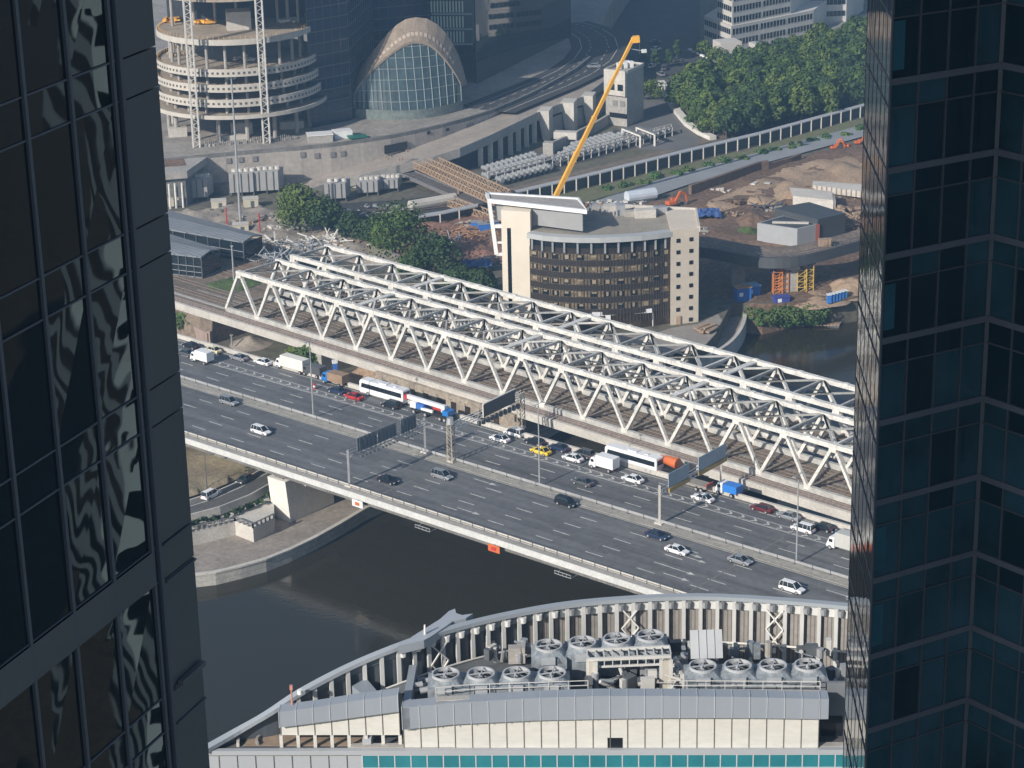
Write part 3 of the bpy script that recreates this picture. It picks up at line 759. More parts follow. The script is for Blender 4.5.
# station canopies
roofm = lines(M('ribbed_metal_roof', (.22, .235, .25), .5, .12, .3), 1.2, .16, (.10, .11, .12), 'X', A2)
def canopy(pts, label, h=6.0, z=15.0):
    """pts: near-left, near-right, far-right, far-left roof corners in picture, roof height z+h"""
    a, b2, c, d = [P(x, y, z + h) for x, y in pts]
    t = T('platform_canopy', label, 'platform canopy', Vector((b2.x, b2.y, z)))
    m = MB(); ridge0 = (a + d) / 2 + Vector((0, 0, .8)); ridge1 = (b2 + c) / 2 + Vector((0, 0, .8))
    th = Vector((0, 0, .35))
    m.hexa([a - th, b2 - th, ridge1 - th, ridge0 - th, a, b2, ridge1, ridge0]); m.hexa([ridge0 - th, ridge1 - th, c - th, d - th, ridge0, ridge1, c, d]); m.build('roof', roofm, t)
    m = MB(); m.hexa([Vector((a.x, a.y, z + .3)) + Vector((0, .3, 0)), Vector((b2.x, b2.y, z + .3)), Vector((b2.x, b2.y + .3, z + .3)), Vector((a.x, a.y + .6, z + .3)), Vector((a.x, a.y + .3, z + h - .4)), Vector((b2.x, b2.y, z + h - .4)), Vector((b2.x, b2.y + .3, z + h - .4)), Vector((a.x, a.y + .6, z + h - .4))])
    m.build('glazed_side', glass_dk, t)
    m = MB(); m.hexa([Vector((b2.x, b2.y, z + .3)), Vector((c.x, c.y, z + .3)), Vector((c.x, c.y + .3, z + .3)), Vector((b2.x, b2.y + .3, z + .3)), Vector((b2.x, b2.y, z + h - .4)), Vector((c.x, c.y, z + h - .4)), Vector((c.x, c.y + .3, z + h - .4)), Vector((b2.x, b2.y + .3, z + h - .4))])
    m.build('glazed_end', glass_dk, t)
    for k in range(9):
        q = a.lerp(b2, k / 8); m = MB(); m.beam(Vector((q.x, q.y - .15, z)), Vector((q.x, q.y - .15, z + h - .4)), .25); m.build('post', steel_dark, t)
    m = MB()
    for zz in (z + 1.6, z + 3.2): m.beam(Vector((a.x, a.y - .2, zz)), Vector((b2.x, b2.y - .2, zz)), .12)
    m.build('glazing_bar', steel, t)
    m = MB(); m.hexa([Vector((q.x, q.y, z - .2)) for q in (a, b2, c, d)] + [Vector((q.x, q.y, z + .3)) for q in (a, b2, c, d)]); m.build('platform', conc_dark, t)
    return t
canopy([(140, 250), (201, 257), (220, 249), (150, 228)], 'nearer grey metal platform canopy with glazed dark sides', 6)
canopy([(150, 226), (243, 242), (262, 235), (150, 205)], 'farther long grey metal platform canopy beside the rubble', 6)
patch('platform_ground', [(130, 235), (160, 232), (240, 262), (262, 268), (235, 278), (130, 250)], 15, M('brown_track_bed', (.20, .13, .09), .95, .25, .3, scale2=2), 0, lift=.06)
patch('grass_patch', [(205, 284), (225, 279), (258, 276), (262, 284), (236, 292), (212, 291)], 15, grass_m, .5, 1.5, lift=.04)

# ================================================================ trees
def leaf_crown(lobes, nleaf, size, rnd, hollow=.55):
    m = MB()
    for (c, r) in lobes:
        c = Vector(c); rr = Vector(r)
        for _ in range(nleaf):
            d = Vector((rnd.gauss(0, 1), rnd.gauss(0, 1), rnd.gauss(0, 1) + .25)).normalized()
            k = hollow + (1 - hollow) * rnd.random() ** .6
            if rnd.random() < .08: k = 1.15
            p = c + Vector((d.x * rr.x, d.y * rr.y, d.z * rr.z)) * k
            nrm = (d + Vector((rnd.uniform(-.7, .7), rnd.uniform(-.7, .7), rnd.uniform(-.4, .8)))).normalized()
            a = nrm.cross(Vector((rnd.random(), rnd.random(), rnd.random() + .1))).normalized() * size * rnd.uniform(.6, 1.3)
            b_ = nrm.cross(a).normalized() * size * rnd.uniform(.5, 1.0)
            m.quad(p - a, p - b_, p + a, p + b_)
    return m
def make_tree(name, label, mat, h=11.0, r=4.0, nl=11, leaves=90, size=.5, seed=1, cat='tree', group=None):
    rnd = random.Random(seed); t = T(name, label, cat, (0, 0, 0), group)
    m = MB(); m.tube((0, 0, -.3), (0, 0, h * .45), h * .028, h * .018, 7)
    lobes = []
    for i in range(nl):
        a = 2.4 * i + rnd.random(); f = (i + .5) / nl; zz = h * (.32 + .58 * f); rad = r * (.62 * math.sin(math.pi * min(1, .25 + f * .75)) + .1) * rnd.uniform(.6, 1.15)
        c = Vector((math.cos(a) * rad, math.sin(a) * rad, zz)); s = r * rnd.uniform(.34, .55)
        lobes.append((c, (s, s, s * rnd.uniform(.7, 1.0))))
        m.tube((0, 0, h * rnd.uniform(.22, .42)), c, h * .012, h * .004, 5)
    lobes.append(((0, 0, h * .62), (r * .6, r * .6, h * .28)))
    m.build('trunk', bark, t)
    leaf_crown(lobes, leaves, size, rnd).build('crown', mat, t, fix=False)
    return t
park = (0, -400, -60)
G_WOOD = 'trees of the dense wood above the railway'
L_WOOD = ['mid green leafy tree in the dense wood above the railway', 'light green leafy tree in the dense wood above the railway', 'deep green leafy tree in the dense wood above the railway']
def inside(px, py, poly):
    c = False; n_ = len(poly)
    for i in range(n_):
        x1, y1 = poly[i]; x2, y2 = poly[(i + 1) % n_]
        if (y1 > py) != (y2 > py) and px < (x2 - x1) * (py - y1) / (y2 - y1) + x1: c = not c
    return c
protos = [make_tree('deciduous_tree', L_WOOD[i % 3], (leafA, leafB, leafC)[i % 3], h=12.5, r=4.6, nl=12, leaves=80, size=.62, seed=20 + i, group=G_WOOD) for i in range(6)]
used = [False] * 6
wood_poly = [(668, 110), (688, 96), (722, 84), (742, 76), (790, 62), (830, 52), (868, 44), (880, 104), (866, 112), (800, 126), (758, 136), (722, 146), (700, 136), (684, 122)]
wp = [P(x, y, 7) for x, y in wood_poly]
xs = [p.x for p in wp]; ys = [p.y for p in wp]; poly2 = [(p.x, p.y) for p in wp]
rnd = random.Random(4); y = min(ys); cnt = 0; row = 0
while y < max(ys):
    x = min(xs) + (row % 2) * 3.3
    while x < max(xs):
        jx, jy = x + rnd.uniform(-1.5, 1.5), y + rnd.uniform(-1.5, 1.5)
        if inside(jx, jy, poly2):
            i = rnd.randrange(6); s = rnd.uniform(.65, 1.2); zz = G - .3
            if not used[i]:
                used[i] = True; protos[i].location = (jx, jy, zz)
            else: dup(protos[i], (jx, jy, zz), rnd.uniform(0, 6.3), scale=s)
            cnt += 1
        x += 5.9
    y += 5.7; row += 1
print('wood trees', cnt)
def one_tree(px, py, label, h, r, mat=leafA, z=G, nl=14, leaves=130, size=.5, seed=0, name='deciduous_tree'):
    p = P(px, py, z); t = make_tree(name, label, mat, h, r, nl, leaves, size, seed + int(px), 'tree'); t.location = p; return t
one_tree(300, 233, 'large bushy green tree behind the far platform canopy', 14, 8.0, leafB, seed=1, nl=20, leaves=150)
one_tree(325, 234, 'darker green tree touching the large bushy tree near the canopy', 11, 6.5, leafC, seed=2, nl=14)
one_tree(352, 240, 'dark shaded tree between the two big trees', 8, 5, leafC, seed=3)
one_tree(402, 268, 'big loose crowned tree left of the office block', 18, 9.5, leafA, seed=4, nl=22, leaves=105)
one_tree(434, 280, 'dark green tree right of the loose crowned tree', 13, 8, leafC, seed=5)
one_tree(378, 246, 'mid green tree in the shaded yard between cooling units and truss', 9, 5.5, leafC, seed=41)
one_tree(482, 296, 'low dark tree tucked beside the stair tower of the office block', 7, 5, leafC, seed=42)
one_tree(415, 280, 'low green tree just behind the far railway truss', 8, 5, leafA, seed=6)
one_tree(460, 292, 'dark shaded tree between far truss and office block', 7, 5, leafC, seed=7)
one_tree(383, 252, 'small pale green tree at the edge of the rubble', 8, 4, leafB, seed=8)
one_tree(190, 332, 'small green tree beside the left tower and the railway', 6, 3.6, leafA, seed=9, z=7)
one_tree(312, 372, 'small green tree between road bridge and railway bridge', 7, 4.2, leafA, seed=10, z=7)
one_tree(300, 366, 'bushy small tree behind the white lorry', 5, 3.6, leafB, seed=11, z=7)
for k, (x, y_) in enumerate(((645, 62), (656, 64), (668, 62), (677, 55))):
    o = one_tree(x, y_ + 6, 'slim young tree in the shaded yard left of the white office building', 8 + k % 2, 2.0, leafC, seed=12 + k, nl=8, leaves=70)
    o['group'] = 'slim young trees in the shaded yard'
for x, y_, s, lb in ((703, 52, 5, 'rounded green bush at the foot of the white office building, left one'), (716, 62, 6, 'rounded green bush beside the ramp below the white office building'), (650, 98, 7, 'dark bushy tree behind the concrete block tower')):
    one_tree(x, y_ + 2, lb, s, s * .8, leafB, seed=30 + int(x), nl=9, leaves=80)
# riverside scrub
def shrub(px, py, r, label, mat=leafB, z=6, seed=0, group=None):
    rnd = random.Random(seed); p = P(px, py, z); t = T('shrub', label, 'shrub', p, group)
    lobes = [(p + Vector((rnd.uniform(-r, r), rnd.uniform(-r, r), rnd.uniform(.2, r * .5))), (r * .6, r * .6, r * .5)) for _ in range(6)]
    leaf_crown(lobes, 70, .35, rnd).build('foliage', mat, t, fix=False)
    m = MB(); m.tube(p + Vector((0, 0, -.5)), p + Vector((0, 0, r * .5)), .1, .06, 5); m.build('stem', bark, t)
for k in range(22):
    shrub(752 + k * 3.2, 325 - k * .2 - (k % 3) * 3.6, 2.1 + (k % 3) * .4, 'bright green shrub on the far river bank below the blue cabins', grass_b := M('scrub_green_%d' % k, (.06 + .01 * (k % 3), .13, .03), .8, .3, .5) if k < 3 else bpy.data.materials['scrub_green_%d' % (k % 3)], 1.3 + (k % 3) * 1.3, k, 'bright green shrubs along the river bank')
# ================================================================ podium, terrace, plaza
ZP = 18.0
edge_top = [(150, 160), (222, 153), (260, 149.5), (300, 146.5), (330, 143.4), (363, 139), (390, 135), (415, 130), (442, 124), (468, 117), (490, 110), (512, 101), (534, 91), (556, 79), (575, 68), (590, 56)]
E3 = [P(x, y, ZP + 1.1) for x, y in edge_top]
plz = [(p.x, p.y) for p in E3]
bk = [P(600, 30, ZP), P(610, 5, ZP), P(640, -40, ZP)]
far_pts = [(p.x, p.y) for p in bk] + [(60, 1350), (-420, 1350), (-420, 720)]
m = MB(); m.prism([(-300, 735)] + plz + far_pts[:3] + [(60, 1350), (-420, 1350), (-420, 735)], 5.5, ZP); struct(m.build('plaza', M('plaza_paving', (.30, .27, .235), .9, .2, .08, scale2=.7)))
t = T('podium_wall', 'long curved pale concrete podium wall below the arched glass hall', 'podium wall', E3[6])
m = MB(); m.wall([Vector((p.x, p.y - .25, 0)) for p in E3], 6.5, ZP - .1, .5); m.build('wall_face', lines(M('podium_stone', (.40, .36, .32), .85, .1, .1, scale2=.8), 6, .12, (.27, .24, .21), 'X'), t)
m = MB(); m.wall([Vector((p.x, p.y + .1, 0)) for p in E3], ZP - .1, ZP + 1.1, .9); m.build('parapet', conc_dark, t)
def wall_open(px0, px1, py0, py1, mat, name, par, pr=.85):
    a = None; pts = []
    for px in (px0, px1):
        for i in range(len(edge_top) - 1):
            if edge_top[i][0] <= px <= edge_top[i + 1][0]:
                f = (px - edge_top[i][0]) / (edge_top[i + 1][0] - edge_top[i][0]); pts.append(E3[i].lerp(E3[i + 1], f)); break
    a, b2 = pts; z0, z1 = top_z(a, py1), top_z(a, py0); m = MB()
    d = Vector((0, -1.5, 0))
    m.hexa([(a.x, a.y - pr, z0), (b2.x, b2.y - pr, z0), (b2.x, b2.y - .3, z0), (a.x, a.y - .3, z0), (a.x, a.y - pr, z1), (b2.x, b2.y - pr, z1), (b2.x, b2.y - .3, z1), (a.x, a.y - .3, z1)])
    m.build(name, mat, par)
grille = M('grey_grille', (.22, .21, .20), .8, .1, 1)
wall_open(384, 407, 145, 153, glass_dk, 'loading_bay', t, 1.5)
for x, y0 in ((226, 158), (238, 157), (252, 156), (300, 152), (314, 153), (330, 152), (340, 151)): wall_open(x, x + 5, y0, y0 + 5, grille, 'wall_grille', t)
wall_open(466, 474, 124, 131, grille, 'wall_grille', t); wall_open(427, 430, 131, 134, glass_dk, 'wall_vent', t); wall_open(446, 449, 128, 131, glass_dk, 'wall_vent', t)

tin = [(300, 182, 7.6), (330, 175, 9), (360, 166, 11), (387, 156.5, 12.3), (410, 152.5, 13.2), (433, 148, 14.2), (460, 139, 15.4), (490, 127.6, 16.4), (515, 113, 17), (550, 99, 17), (585, 81, 17), (604, 70, 17), (612, 66, 17)]
tout = [(300, 193, 7.6), (327, 184, 8.8), (360, 176, 10.8), (387, 169, 12), (410, 163, 13.2), (433, 157.5, 14.2), (460, 149, 15.4), (490, 136, 16.4), (515, 124, 17), (540, 112, 17), (562, 104, 17), (584, 97, 17), (609, 78, 17)]
TI = [P(x, y, z) for x, y, z in tin]; TO = [P(x, y, z) for x, y, z in tout][:len(TI)]
t = T('terrace', 'sloping curved concrete terrace deck with colonnade below the podium wall', 'terrace', TO[5])
TI2 = [p + Vector((0, 16, 0)) for p in TI]
m = MB(); m.slab(TO, TI2, 1.8); m.build('terrace_deck', M('terrace_concrete', (.34, .295, .25), .9, .15, .12, scale2=1), t)
m = MB()
for i in range(len(TO) - 1):
    a, b2 = TO[i], TO[i + 1]; dn = Vector((0, 0, 2.6)); f = Vector((0, -.35, 0)); u = Vector((0, 0, .35))
    m.hexa([a - dn + f, b2 - dn + f, b2 - dn, a - dn, a + f + u, b2 + f + u, b2 + u, a + u])
m.build('fascia', conc, t)
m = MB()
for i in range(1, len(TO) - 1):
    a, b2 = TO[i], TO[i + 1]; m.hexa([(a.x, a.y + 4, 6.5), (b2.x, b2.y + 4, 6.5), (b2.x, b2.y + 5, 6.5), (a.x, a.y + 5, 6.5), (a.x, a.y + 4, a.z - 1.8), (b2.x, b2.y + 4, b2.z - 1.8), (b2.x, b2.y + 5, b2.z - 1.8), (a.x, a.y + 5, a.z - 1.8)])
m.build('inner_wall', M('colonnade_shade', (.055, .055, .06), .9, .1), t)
def along(L, px):
    for i in range(len(L) - 1):
        x0 = proj(L[i])[0]; x1 = proj(L[i + 1])[0]
        if x0 <= px <= x1: return L[i].lerp(L[i + 1], (px - x0) / (x1 - x0))
    return L[-1]
for px in (341, 353, 368, 380, 394, 480, 490, 500, 510, 518, 526, 534):
    q = along(TO, px); m = MB(); m.box((q.x, q.y + .8, (6.8 + q.z - 2.5) / 2), (1.7, 1.2, q.z - 2.5 - 6.8)); m.build('column', conc_pale, t)
# buttressed retaining wall
t = T('buttress_wall', 'massive concrete wall with three tall buttress fins right of the colonnade', 'buttress wall', P(560, 140, 7))
for x0, x1, yb in ((538, 547, 143), (561, 572, 138), (582, 591, 127)):
    q = along(TO, x0 + 2); m = MB(); wdt = (x1 - x0) / 3.0; ztf = q.z + .5
    q0 = Vector((q.x, q.y - .4, 0)); dx = Vector((wdt, -.3 * wdt, 0)); dy = Vector((1.5, 7, 0))
    m.hexa([q0 + Vector((.9, 0, 6.5)), q0 + dx + Vector((0, 0, 6.5)), q0 + dx + dy + Vector((0, 0, 6.5)), q0 + dy + Vector((0, 0, 6.5)),
            q0 + Vector((-1.0, 0, ztf)), q0 + dx + Vector((0, 0, ztf)), q0 + dx + dy + Vector((0, 0, ztf)), q0 + dy + Vector((-1.0, 0, ztf))]); m.build('buttress', conc_pale, t)
wl = [along(TO, x) for x in (540, 562, 584, 608)]
m = MB(); m.wall([q + Vector((.5, 5.5, 0)) for q in wl], 6.5, 13.4, 5); m.build('wall_face', conc, t)
m = MB(); m.wall([P(546, 152, 8), P(566, 143, 8), P(592, 131, 8), P(612, 119, 8)], 6.5, 10.5, 1.0); m.build('lower_parapet', conc, t)
m = MB(); q = P(566, 142, 8); m.box((q.x, q.y, 10.5), (8, 3, 2.4), -.25); m.build('landing', conc_pale, t)
m = MB(); q = P(549, 152, 8); m.box((q.x, q.y, 9), (3.5, 3, 5), -.25); m.build('stair_block', conc, t)
# concrete block tower
z1 = 25.5; c0 = P(627, 127, 7); tz = top_z(c0, 73.6); a = P(605.6, 71, tz); b2 = P(643.5, 65.7, tz); d_ = a + b2 - Vector((c0.x, c0.y, tz))
t = T('concrete_block_tower', 'square pale concrete block tower with white rooftop units beside the crane boom', 'building', c0)
m = MB(); m.prism([w2(a), w2(c0), w2(b2), w2(d_)], 6.5, tz); m.build('walls', conc, t)
m = MB(); cc = [a, Vector((c0.x, c0.y, tz)), b2, d_]
m.wall([q for q in cc + [cc[0]]], tz - .05, tz + 1.0, .5); m.build('parapet', conc_pale, t)
ua = (Vector((c0.x, c0.y, 0)) - Vector((a.x, a.y, 0))); na = Vector((ua.y, -ua.x, 0)).normalized()
m = MB(); m.hexa([Vector((a.x, a.y, tz - 8)) + na * 1.2, Vector((c0.x, c0.y, tz - 8)) + na * 1.2, Vector((c0.x, c0.y, tz - 8)), Vector((a.x, a.y, tz - 8)), Vector((a.x, a.y, tz + 1)) + na * 1.2, Vector((c0.x, c0.y, tz + 1)) + na * 1.2, Vector((c0.x, c0.y, tz + 1)), Vector((a.x, a.y, tz + 1))]); m.build('upper_bay', conc_pale, t)
for f in (.38, .78):
    q = Vector((a.x, a.y, 0)) + ua * f + na * 1.25; m = MB(); m.box((q.x, q.y, tz - 5), (2.2, .2, 2.2), math.atan2(ua.y, ua.x)); m.build('window', glass_dk, t)
for f in (.45, .8):
    q = Vector((a.x, a.y, 0)) + ua * f + na * .05; m = MB(); m.box((q.x, q.y, tz - 11), (2.0, .3, 2.0), math.atan2(ua.y, ua.x)); m.build('window', grille, t)
m = MB(); q = Vector((a.x, a.y, 0)) + ua * .6 + na * .1; m.box((q.x, q.y, 10.8), (7, .6, 1.6), math.atan2(ua.y, ua.x)); m.build('slot_opening', black_p, t)
for i in range(5):
    q = a.lerp(b2, .35 + .08 * i) + Vector((0, (i % 2) * 1.5, 0)); m = MB(); m.box((q.x, q.y, tz + 1.2), (1.3, 1.6, 2.2), .3); m.build('rooftop_unit', white_p, t)
# left lower roofed block
t = T('service_building', 'low flat roofed concrete service building with open shaded front beside the left tower', 'building', P(190, 185, 7))
r = [P(x, y, 19) for x, y in ((140, 160), (206, 156), (186, 171), (140, 176))]
r = [P(140, 158, 18.5), P(207, 157, 18.5), P(187, 171, 18.5), P(140, 175, 18.5)]
m = MB(); m.prism([w2(q) for q in r], 16.2, 18.5); m.build('roof', conc, t)
m = MB(); cx = sum(q.x for q in r) / 4; cy = sum(q.y for q in r) / 4; m.prism([(q.x + (cx - q.x) * .12, q.y + (cy - q.y) * .12) for q in r], 6.5, 16.2); m.build('walls', conc_dark, t)
m = MB(); m.prism([w2(P(207, 157, 17)), w2(P(224, 160, 14)), w2(P(232, 195, 7)), w2(P(187, 178, 12))], 6.5, 9.5); m.build('ramp', conc_dark, t)
for px in (168, 174, 181):
    q = r[3].lerp(r[2], (px - 140) / 47); m = MB(); m.tube(Vector((q.x, q.y - .5, 7)), Vector((q.x, q.y - .5, 15)), .3, .3, 6); m.build('column', white_steel, t)
m = MB(); q = P(172, 163, 18.5); m.box((q.x, q.y, 18.55), (8, 9, .12), .2); m.build('roof_stain', soil, t)

# white chiller blocks, one by one
def chiller(x0, x1, y0, y1, label, fans=4):
    b0 = P(x0, y1, 7); b1 = P(x1, y1 - (x1 - x0) * .05, 7); zt = top_z(b0, y0); t = T('chiller_unit', label, 'cooling unit', b0)
    dpt = Vector((1.2, 6, 0)); m = MB(); m.prism([w2(b0), w2(b1), w2(b1 + dpt), w2(b0 + dpt)], 8.3, zt); m.build('casing', M('casing_' + str(int(x0)), (.36, .35, .34), .6, .08, .4), t)
    m = MB()
    for q in (b0, b1, b0.lerp(b1, .5)): m.box((q.x, q.y + .5, 7.7), (.4, .6, 1.6))
    m.build('stand', steel_dark, t)
    for k in range(fans):
        f = (k + .5) / fans; q = b0.lerp(b1, f) + dpt * .5; m = MB(); m.tube(Vector((q.x, q.y, zt)), Vector((q.x, q.y, zt + .9)), 1.0, .9, 12); m.build('fan_housing', conc_pale, t)
    m = MB()
    for f in (.2, .5, .8): q = b0.lerp(b1, f); m.box((q.x, q.y - .1, (8.3 + zt) / 2), (.25, .2, zt - 8.5))
    m.build('downpipe', steel_dark, t)
chiller(187, 208, 180, 202, 'grey cooling unit left of the tall light mast, beside the ramp')
chiller(230, 254, 174, 197, 'grey cooling unit just behind the tall light mast')
chiller(255, 279, 172, 195, 'grey cooling unit left of the large bushy tree')
chiller(325, 346, 184, 203, 'grey cooling unit right of the large bushy tree', 3)
chiller(357, 378, 182, 197, 'pale wide cooling unit under the terrace edge, left of its twin')
chiller(380, 398, 180, 193, 'pale wide cooling unit under the terrace edge, nearest the timber bridge')
for x, y_, lb in ((219, 209, 'small sand coloured site cabin near the tall light mast, left one'), (251, 207, 'small sand coloured site cabin near the tall light mast, right one'), (176, 206, 'pale site cabin beside the left glass tower'), (241, 233, 'pale concrete block at the foot of the tall light mast')):
    q = P(x, y_, 7); t = T('site_cabin', lb, 'site cabin', q); m = MB(); m.box((q.x, q.y, 8.6), (4.6, 3, 2.6), .15); m.build('cabin_body', M('cabin_' + str(x), (.52, .48, .38), .7, .1, .6), t)
    m = MB(); m.box((q.x, q.y, 10.0), (4.9, 3.3, .2), .15); m.build('roof', conc_pale, t); m = MB(); m.box((q.x + .6, q.y - 1.6, 8.4), (.9, .12, 1.9), .15); m.build('door', steel_dark, t)
# light mast
q = P(241, 230, 7); zt = top_z(q, 79); t = T('light_mast', 'very tall slim light mast in front of the circular building under construction', 'light mast', q)
m = MB(); m.tube(q, Vector((q.x, q.y, zt)), .45, .2, 8); m.build('pole', steel, t); m = MB(); m.tube(Vector((q.x - 1.3, q.y, zt)), Vector((q.x + 1.3, q.y, zt)), .12, .12, 6); m.build('crossarm', steel_dark, t)
for s_ in (-1, 0, 1): m = MB(); m.box((q.x + s_ * 1.1, q.y, zt + .3), (.5, .5, .5)); m.build('floodlight', steel_dark, t)
for px, py, top, lb in ((234, 281, 246, 'short grey pole beside the left portal of the railway truss'), (227, 226, 207, 'paired grey posts on the rubble by the far canopy'), (260, 233, 212, 'thin red and white post on the rubble'), (232, 345, 335, 'thin dark post beside the low earth mound')):
    q = P(px, py, 15 if py > 270 and py < 300 else 8); zt = top_z(q, top); t = T('utility_pole', lb, 'utility pole', q); m = MB(); m.tube(q, Vector((q.x, q.y, zt)), .25, .2, 6); m.build('pole', red if 'red' in lb else steel, t)
    m = MB(); m.box((q.x, q.y, zt), (.8, .3, .25)); m.build('crossarm', steel, t)

# ================================================================ circular building under construction
Fp = P(232, 146, ZP); ctr = Vector((Fp.x, Fp.y + 29, 0))
t = T('round_building_shell', 'unfinished circular concrete building with open floor slabs and lattice hoists', 'building', Vector((ctr.x, ctr.y, ZP)))
slab_m = M('raw_slab', (.36, .30, .23), .9, .18, .12, scale2=.8); slab_e = M('slab_edge', (.50, .46, .40), .85, .1, .3); slot_m = M('slab_slot', (.10, .09, .08), .9, 0)
def disc(c, r, z, th, n=72):
    return [(c.x + r * math.cos(2 * math.pi * i / n), c.y + r * math.sin(2 * math.pi * i / n)) for i in range(n)]
levels = []
for yy, rr in ((117, 29.5), (103, 28.0), (88, 27.5), (72.5, 27), (41, 26)):
    f = Vector((ctr.x, ctr.y - rr, 0)); levels.append((top_z(f, yy), rr))
for i, (z, rr) in enumerate(levels):
    m = MB(); m.prism(disc(ctr, rr, z, 1), z - .5, z); m.build('floor_slab', slab_m, t)
    m = MB(); m.ring((ctr.x, ctr.y, 0), rr - .4, rr + .12, z - 1.5 if i else z - .9, z + (1.0 if 0 < i < 4 else .35), 72); m.build('slab_edge', slab_e, t)
    if 0 < i < 4:
        m = MB()
        for k in range(100):
            a = 2 * math.pi * k / 100
            m.box((ctr.x + (rr + .14) * math.cos(a), ctr.y + (rr + .14) * math.sin(a), z - .3), (.12, .7, .7), a)
        m.build('edge_socket', slot_m, t)
    if i < 4:
        z2 = levels[i + 1][0] - .5
        for k in range(22):
            a = 2 * math.pi * (k + .3) / 22; q = (ctr.x + (rr - 5) * math.cos(a), ctr.y + (rr - 5) * math.sin(a)); m = MB(); m.tube((*q, z), (*q, z2), .5, .5, 8); m.build('column', conc, t)
    if i >= 2:
        m = MB()
        for k in range(90):
            a = 2 * math.pi * k / 90; m.beam((ctr.x + (rr - .8) * math.cos(a), ctr.y + (rr - .8) * math.sin(a), z), (ctr.x + (rr - .8) * math.cos(a), ctr.y + (rr - .8) * math.sin(a), z + 1.3), .1)
        m.build('guard_railing', crane_y, t)
z0 = levels[0][0]
for k in range(16):
    a = 2 * math.pi * (k + .5) / 16; q = (ctr.x + 24 * math.cos(a), ctr.y + 24 * math.sin(a)); m = MB(); m.tube((*q, ZP), (*q, z0 - .5), .7, .7, 8); m.build('column', conc, t)
zt5 = levels[-1][0]
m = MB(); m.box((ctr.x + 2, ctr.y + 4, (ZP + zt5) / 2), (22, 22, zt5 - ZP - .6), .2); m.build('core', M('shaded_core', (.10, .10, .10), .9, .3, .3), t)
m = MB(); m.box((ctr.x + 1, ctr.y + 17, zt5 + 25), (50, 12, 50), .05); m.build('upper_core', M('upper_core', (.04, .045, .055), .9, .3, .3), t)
for k in range(7):
    m = MB(); m.tube((ctr.x - 21 + k * 7, ctr.y + 6 - abs(k - 3) * 1.5, zt5), (ctr.x - 21 + k * 7, ctr.y + 6 - abs(k - 3) * 1.5, zt5 + 24), .5, .5, 8); m.build('column', conc, t)
m = MB(); m.prism(disc(ctr, 26, 0, 1), zt5 + 12.5, zt5 + 13.2); m.build('upper_slab', slab_m, t)
for x, y_, w_, h_ in ((238, 30, 7.0, 6.0),):
    q = P(x, y_, zt5); m = MB(); m.box((q.x, q.y + 3, zt5 + h_ / 2), (w_ + 1, 7, h_), .15); m.build('stair_head', conc_pale, t)
for x, y_ in ((288, 22), (250, 8), (205, 6), (292, 8)):
    q = P(x, y_, zt5); m = MB(); m.box((q.x, q.y, zt5 + 4), (1.0, 1.0, 8)); m.build('starter_column', conc, t)
for x, zz in ((197, 147), (267, 143)):
    q = P(x, zz, ZP); h = 95; hw = 1.0
    m = MB()
    for a, b_ in ((-hw - .1, -.7), (hw, -.7), (hw, .7), (-hw - .1, .7)): m.beam((q.x + a, q.y + b_, ZP), (q.x + a, q.y + b_, ZP + h), .45)
    k = 0
    while k < h - 2.4:
        m.beam((q.x - hw, q.y - .7, ZP + k), (q.x + hw, q.y - .7, ZP + k + 1.2), .16); m.beam((q.x + hw, q.y - .7, ZP + k + 1.2), (q.x - hw, q.y - .7, ZP + k + 2.4), .16); k += 2.4
    m.build('lattice_hoist_mast', M('mast_paint_%d' % x, (.56, .54, .50), .5, .1, .5), t)
random.seed(5)
for (x, y_, lb, mt) in ((172, 22, 'stack of yellow formwork panels on the top floor slab, left', crane_y), (205, 24, 'stack of yellow formwork panels on the top floor slab beside the left hoist', crane_y), (236, 58, 'blue tarpaulined bundle of material on the second floor slab', dkblue), (245, 60, 'pile of timber and white bags on the second floor slab', conc_white), (178, 55, 'scattered timber stack on the second floor slab near the left tower', wood), (290, 22, 'white scaffold frame stack on the top floor slab', white_steel)):
    zz = zt5 if y_ < 40 else levels[3][0]; q = P(x, y_, zz); m = MB()
    for k in range(14): 
        m.box((q.x + random.uniform(-3.2, 3.2), q.y + random.uniform(-2, 2), zz + .3 + random.random() * .9), (random.uniform(1, 3.4), random.uniform(.4, 1.2), random.uniform(.3, 1.0)), random.uniform(0, 3))
    tag(m.build('material_stack', mt), lb, 'material stack')
for k, (x, y_, w_, h_) in enumerate(((242, 134, 7, 4), (178, 136, 6, 3), (232, 139, 9, 1.5), (292, 128, 8, 2.5))):
    q = P(x, y_, ZP); m = MB(); m.box((q.x, q.y, ZP + h_ / 2), (w_, 3, h_), .2); tag(m.build('concrete_block', conc_pale), ('long pale concrete block under the round building', 'pale block in the shade at the left of the round building', 'low slab of concrete in front of the round building', 'pale block at the right foot of the round building')[k], 'concrete block')
m = MB()
for k in range(46):
    q = P(205 + k * 2.0, 147 - k * .16, ZP); m.beam((q.x, q.y, ZP), (q.x, q.y, ZP + 1.2 + random.random()), .15); m.box((q.x, q.y + random.uniform(0, 2), ZP + .4), (random.uniform(.5, 1.6), .6, .8), random.random())
tag(m.build('barrier_row', conc), 'row of small concrete barriers along the podium edge by the hoists', 'barrier')
q = P(342, 139, ZP); t = T('site_shed', 'white shed with a green sheet on the plaza left of the glass hall', 'site shed', q)
m = MB(); m.box((q.x, q.y + 2, ZP + 1.3), (6, 4, 2.6), .3); m.build('shed_body', white_p, t); m = MB(); m.box((q.x + 5, q.y - .5, ZP + .9), (6, 3.5, .5), .3); m.build('green_sheet', M('green_sheet', (.02, .14, .10), .6, .1), t)
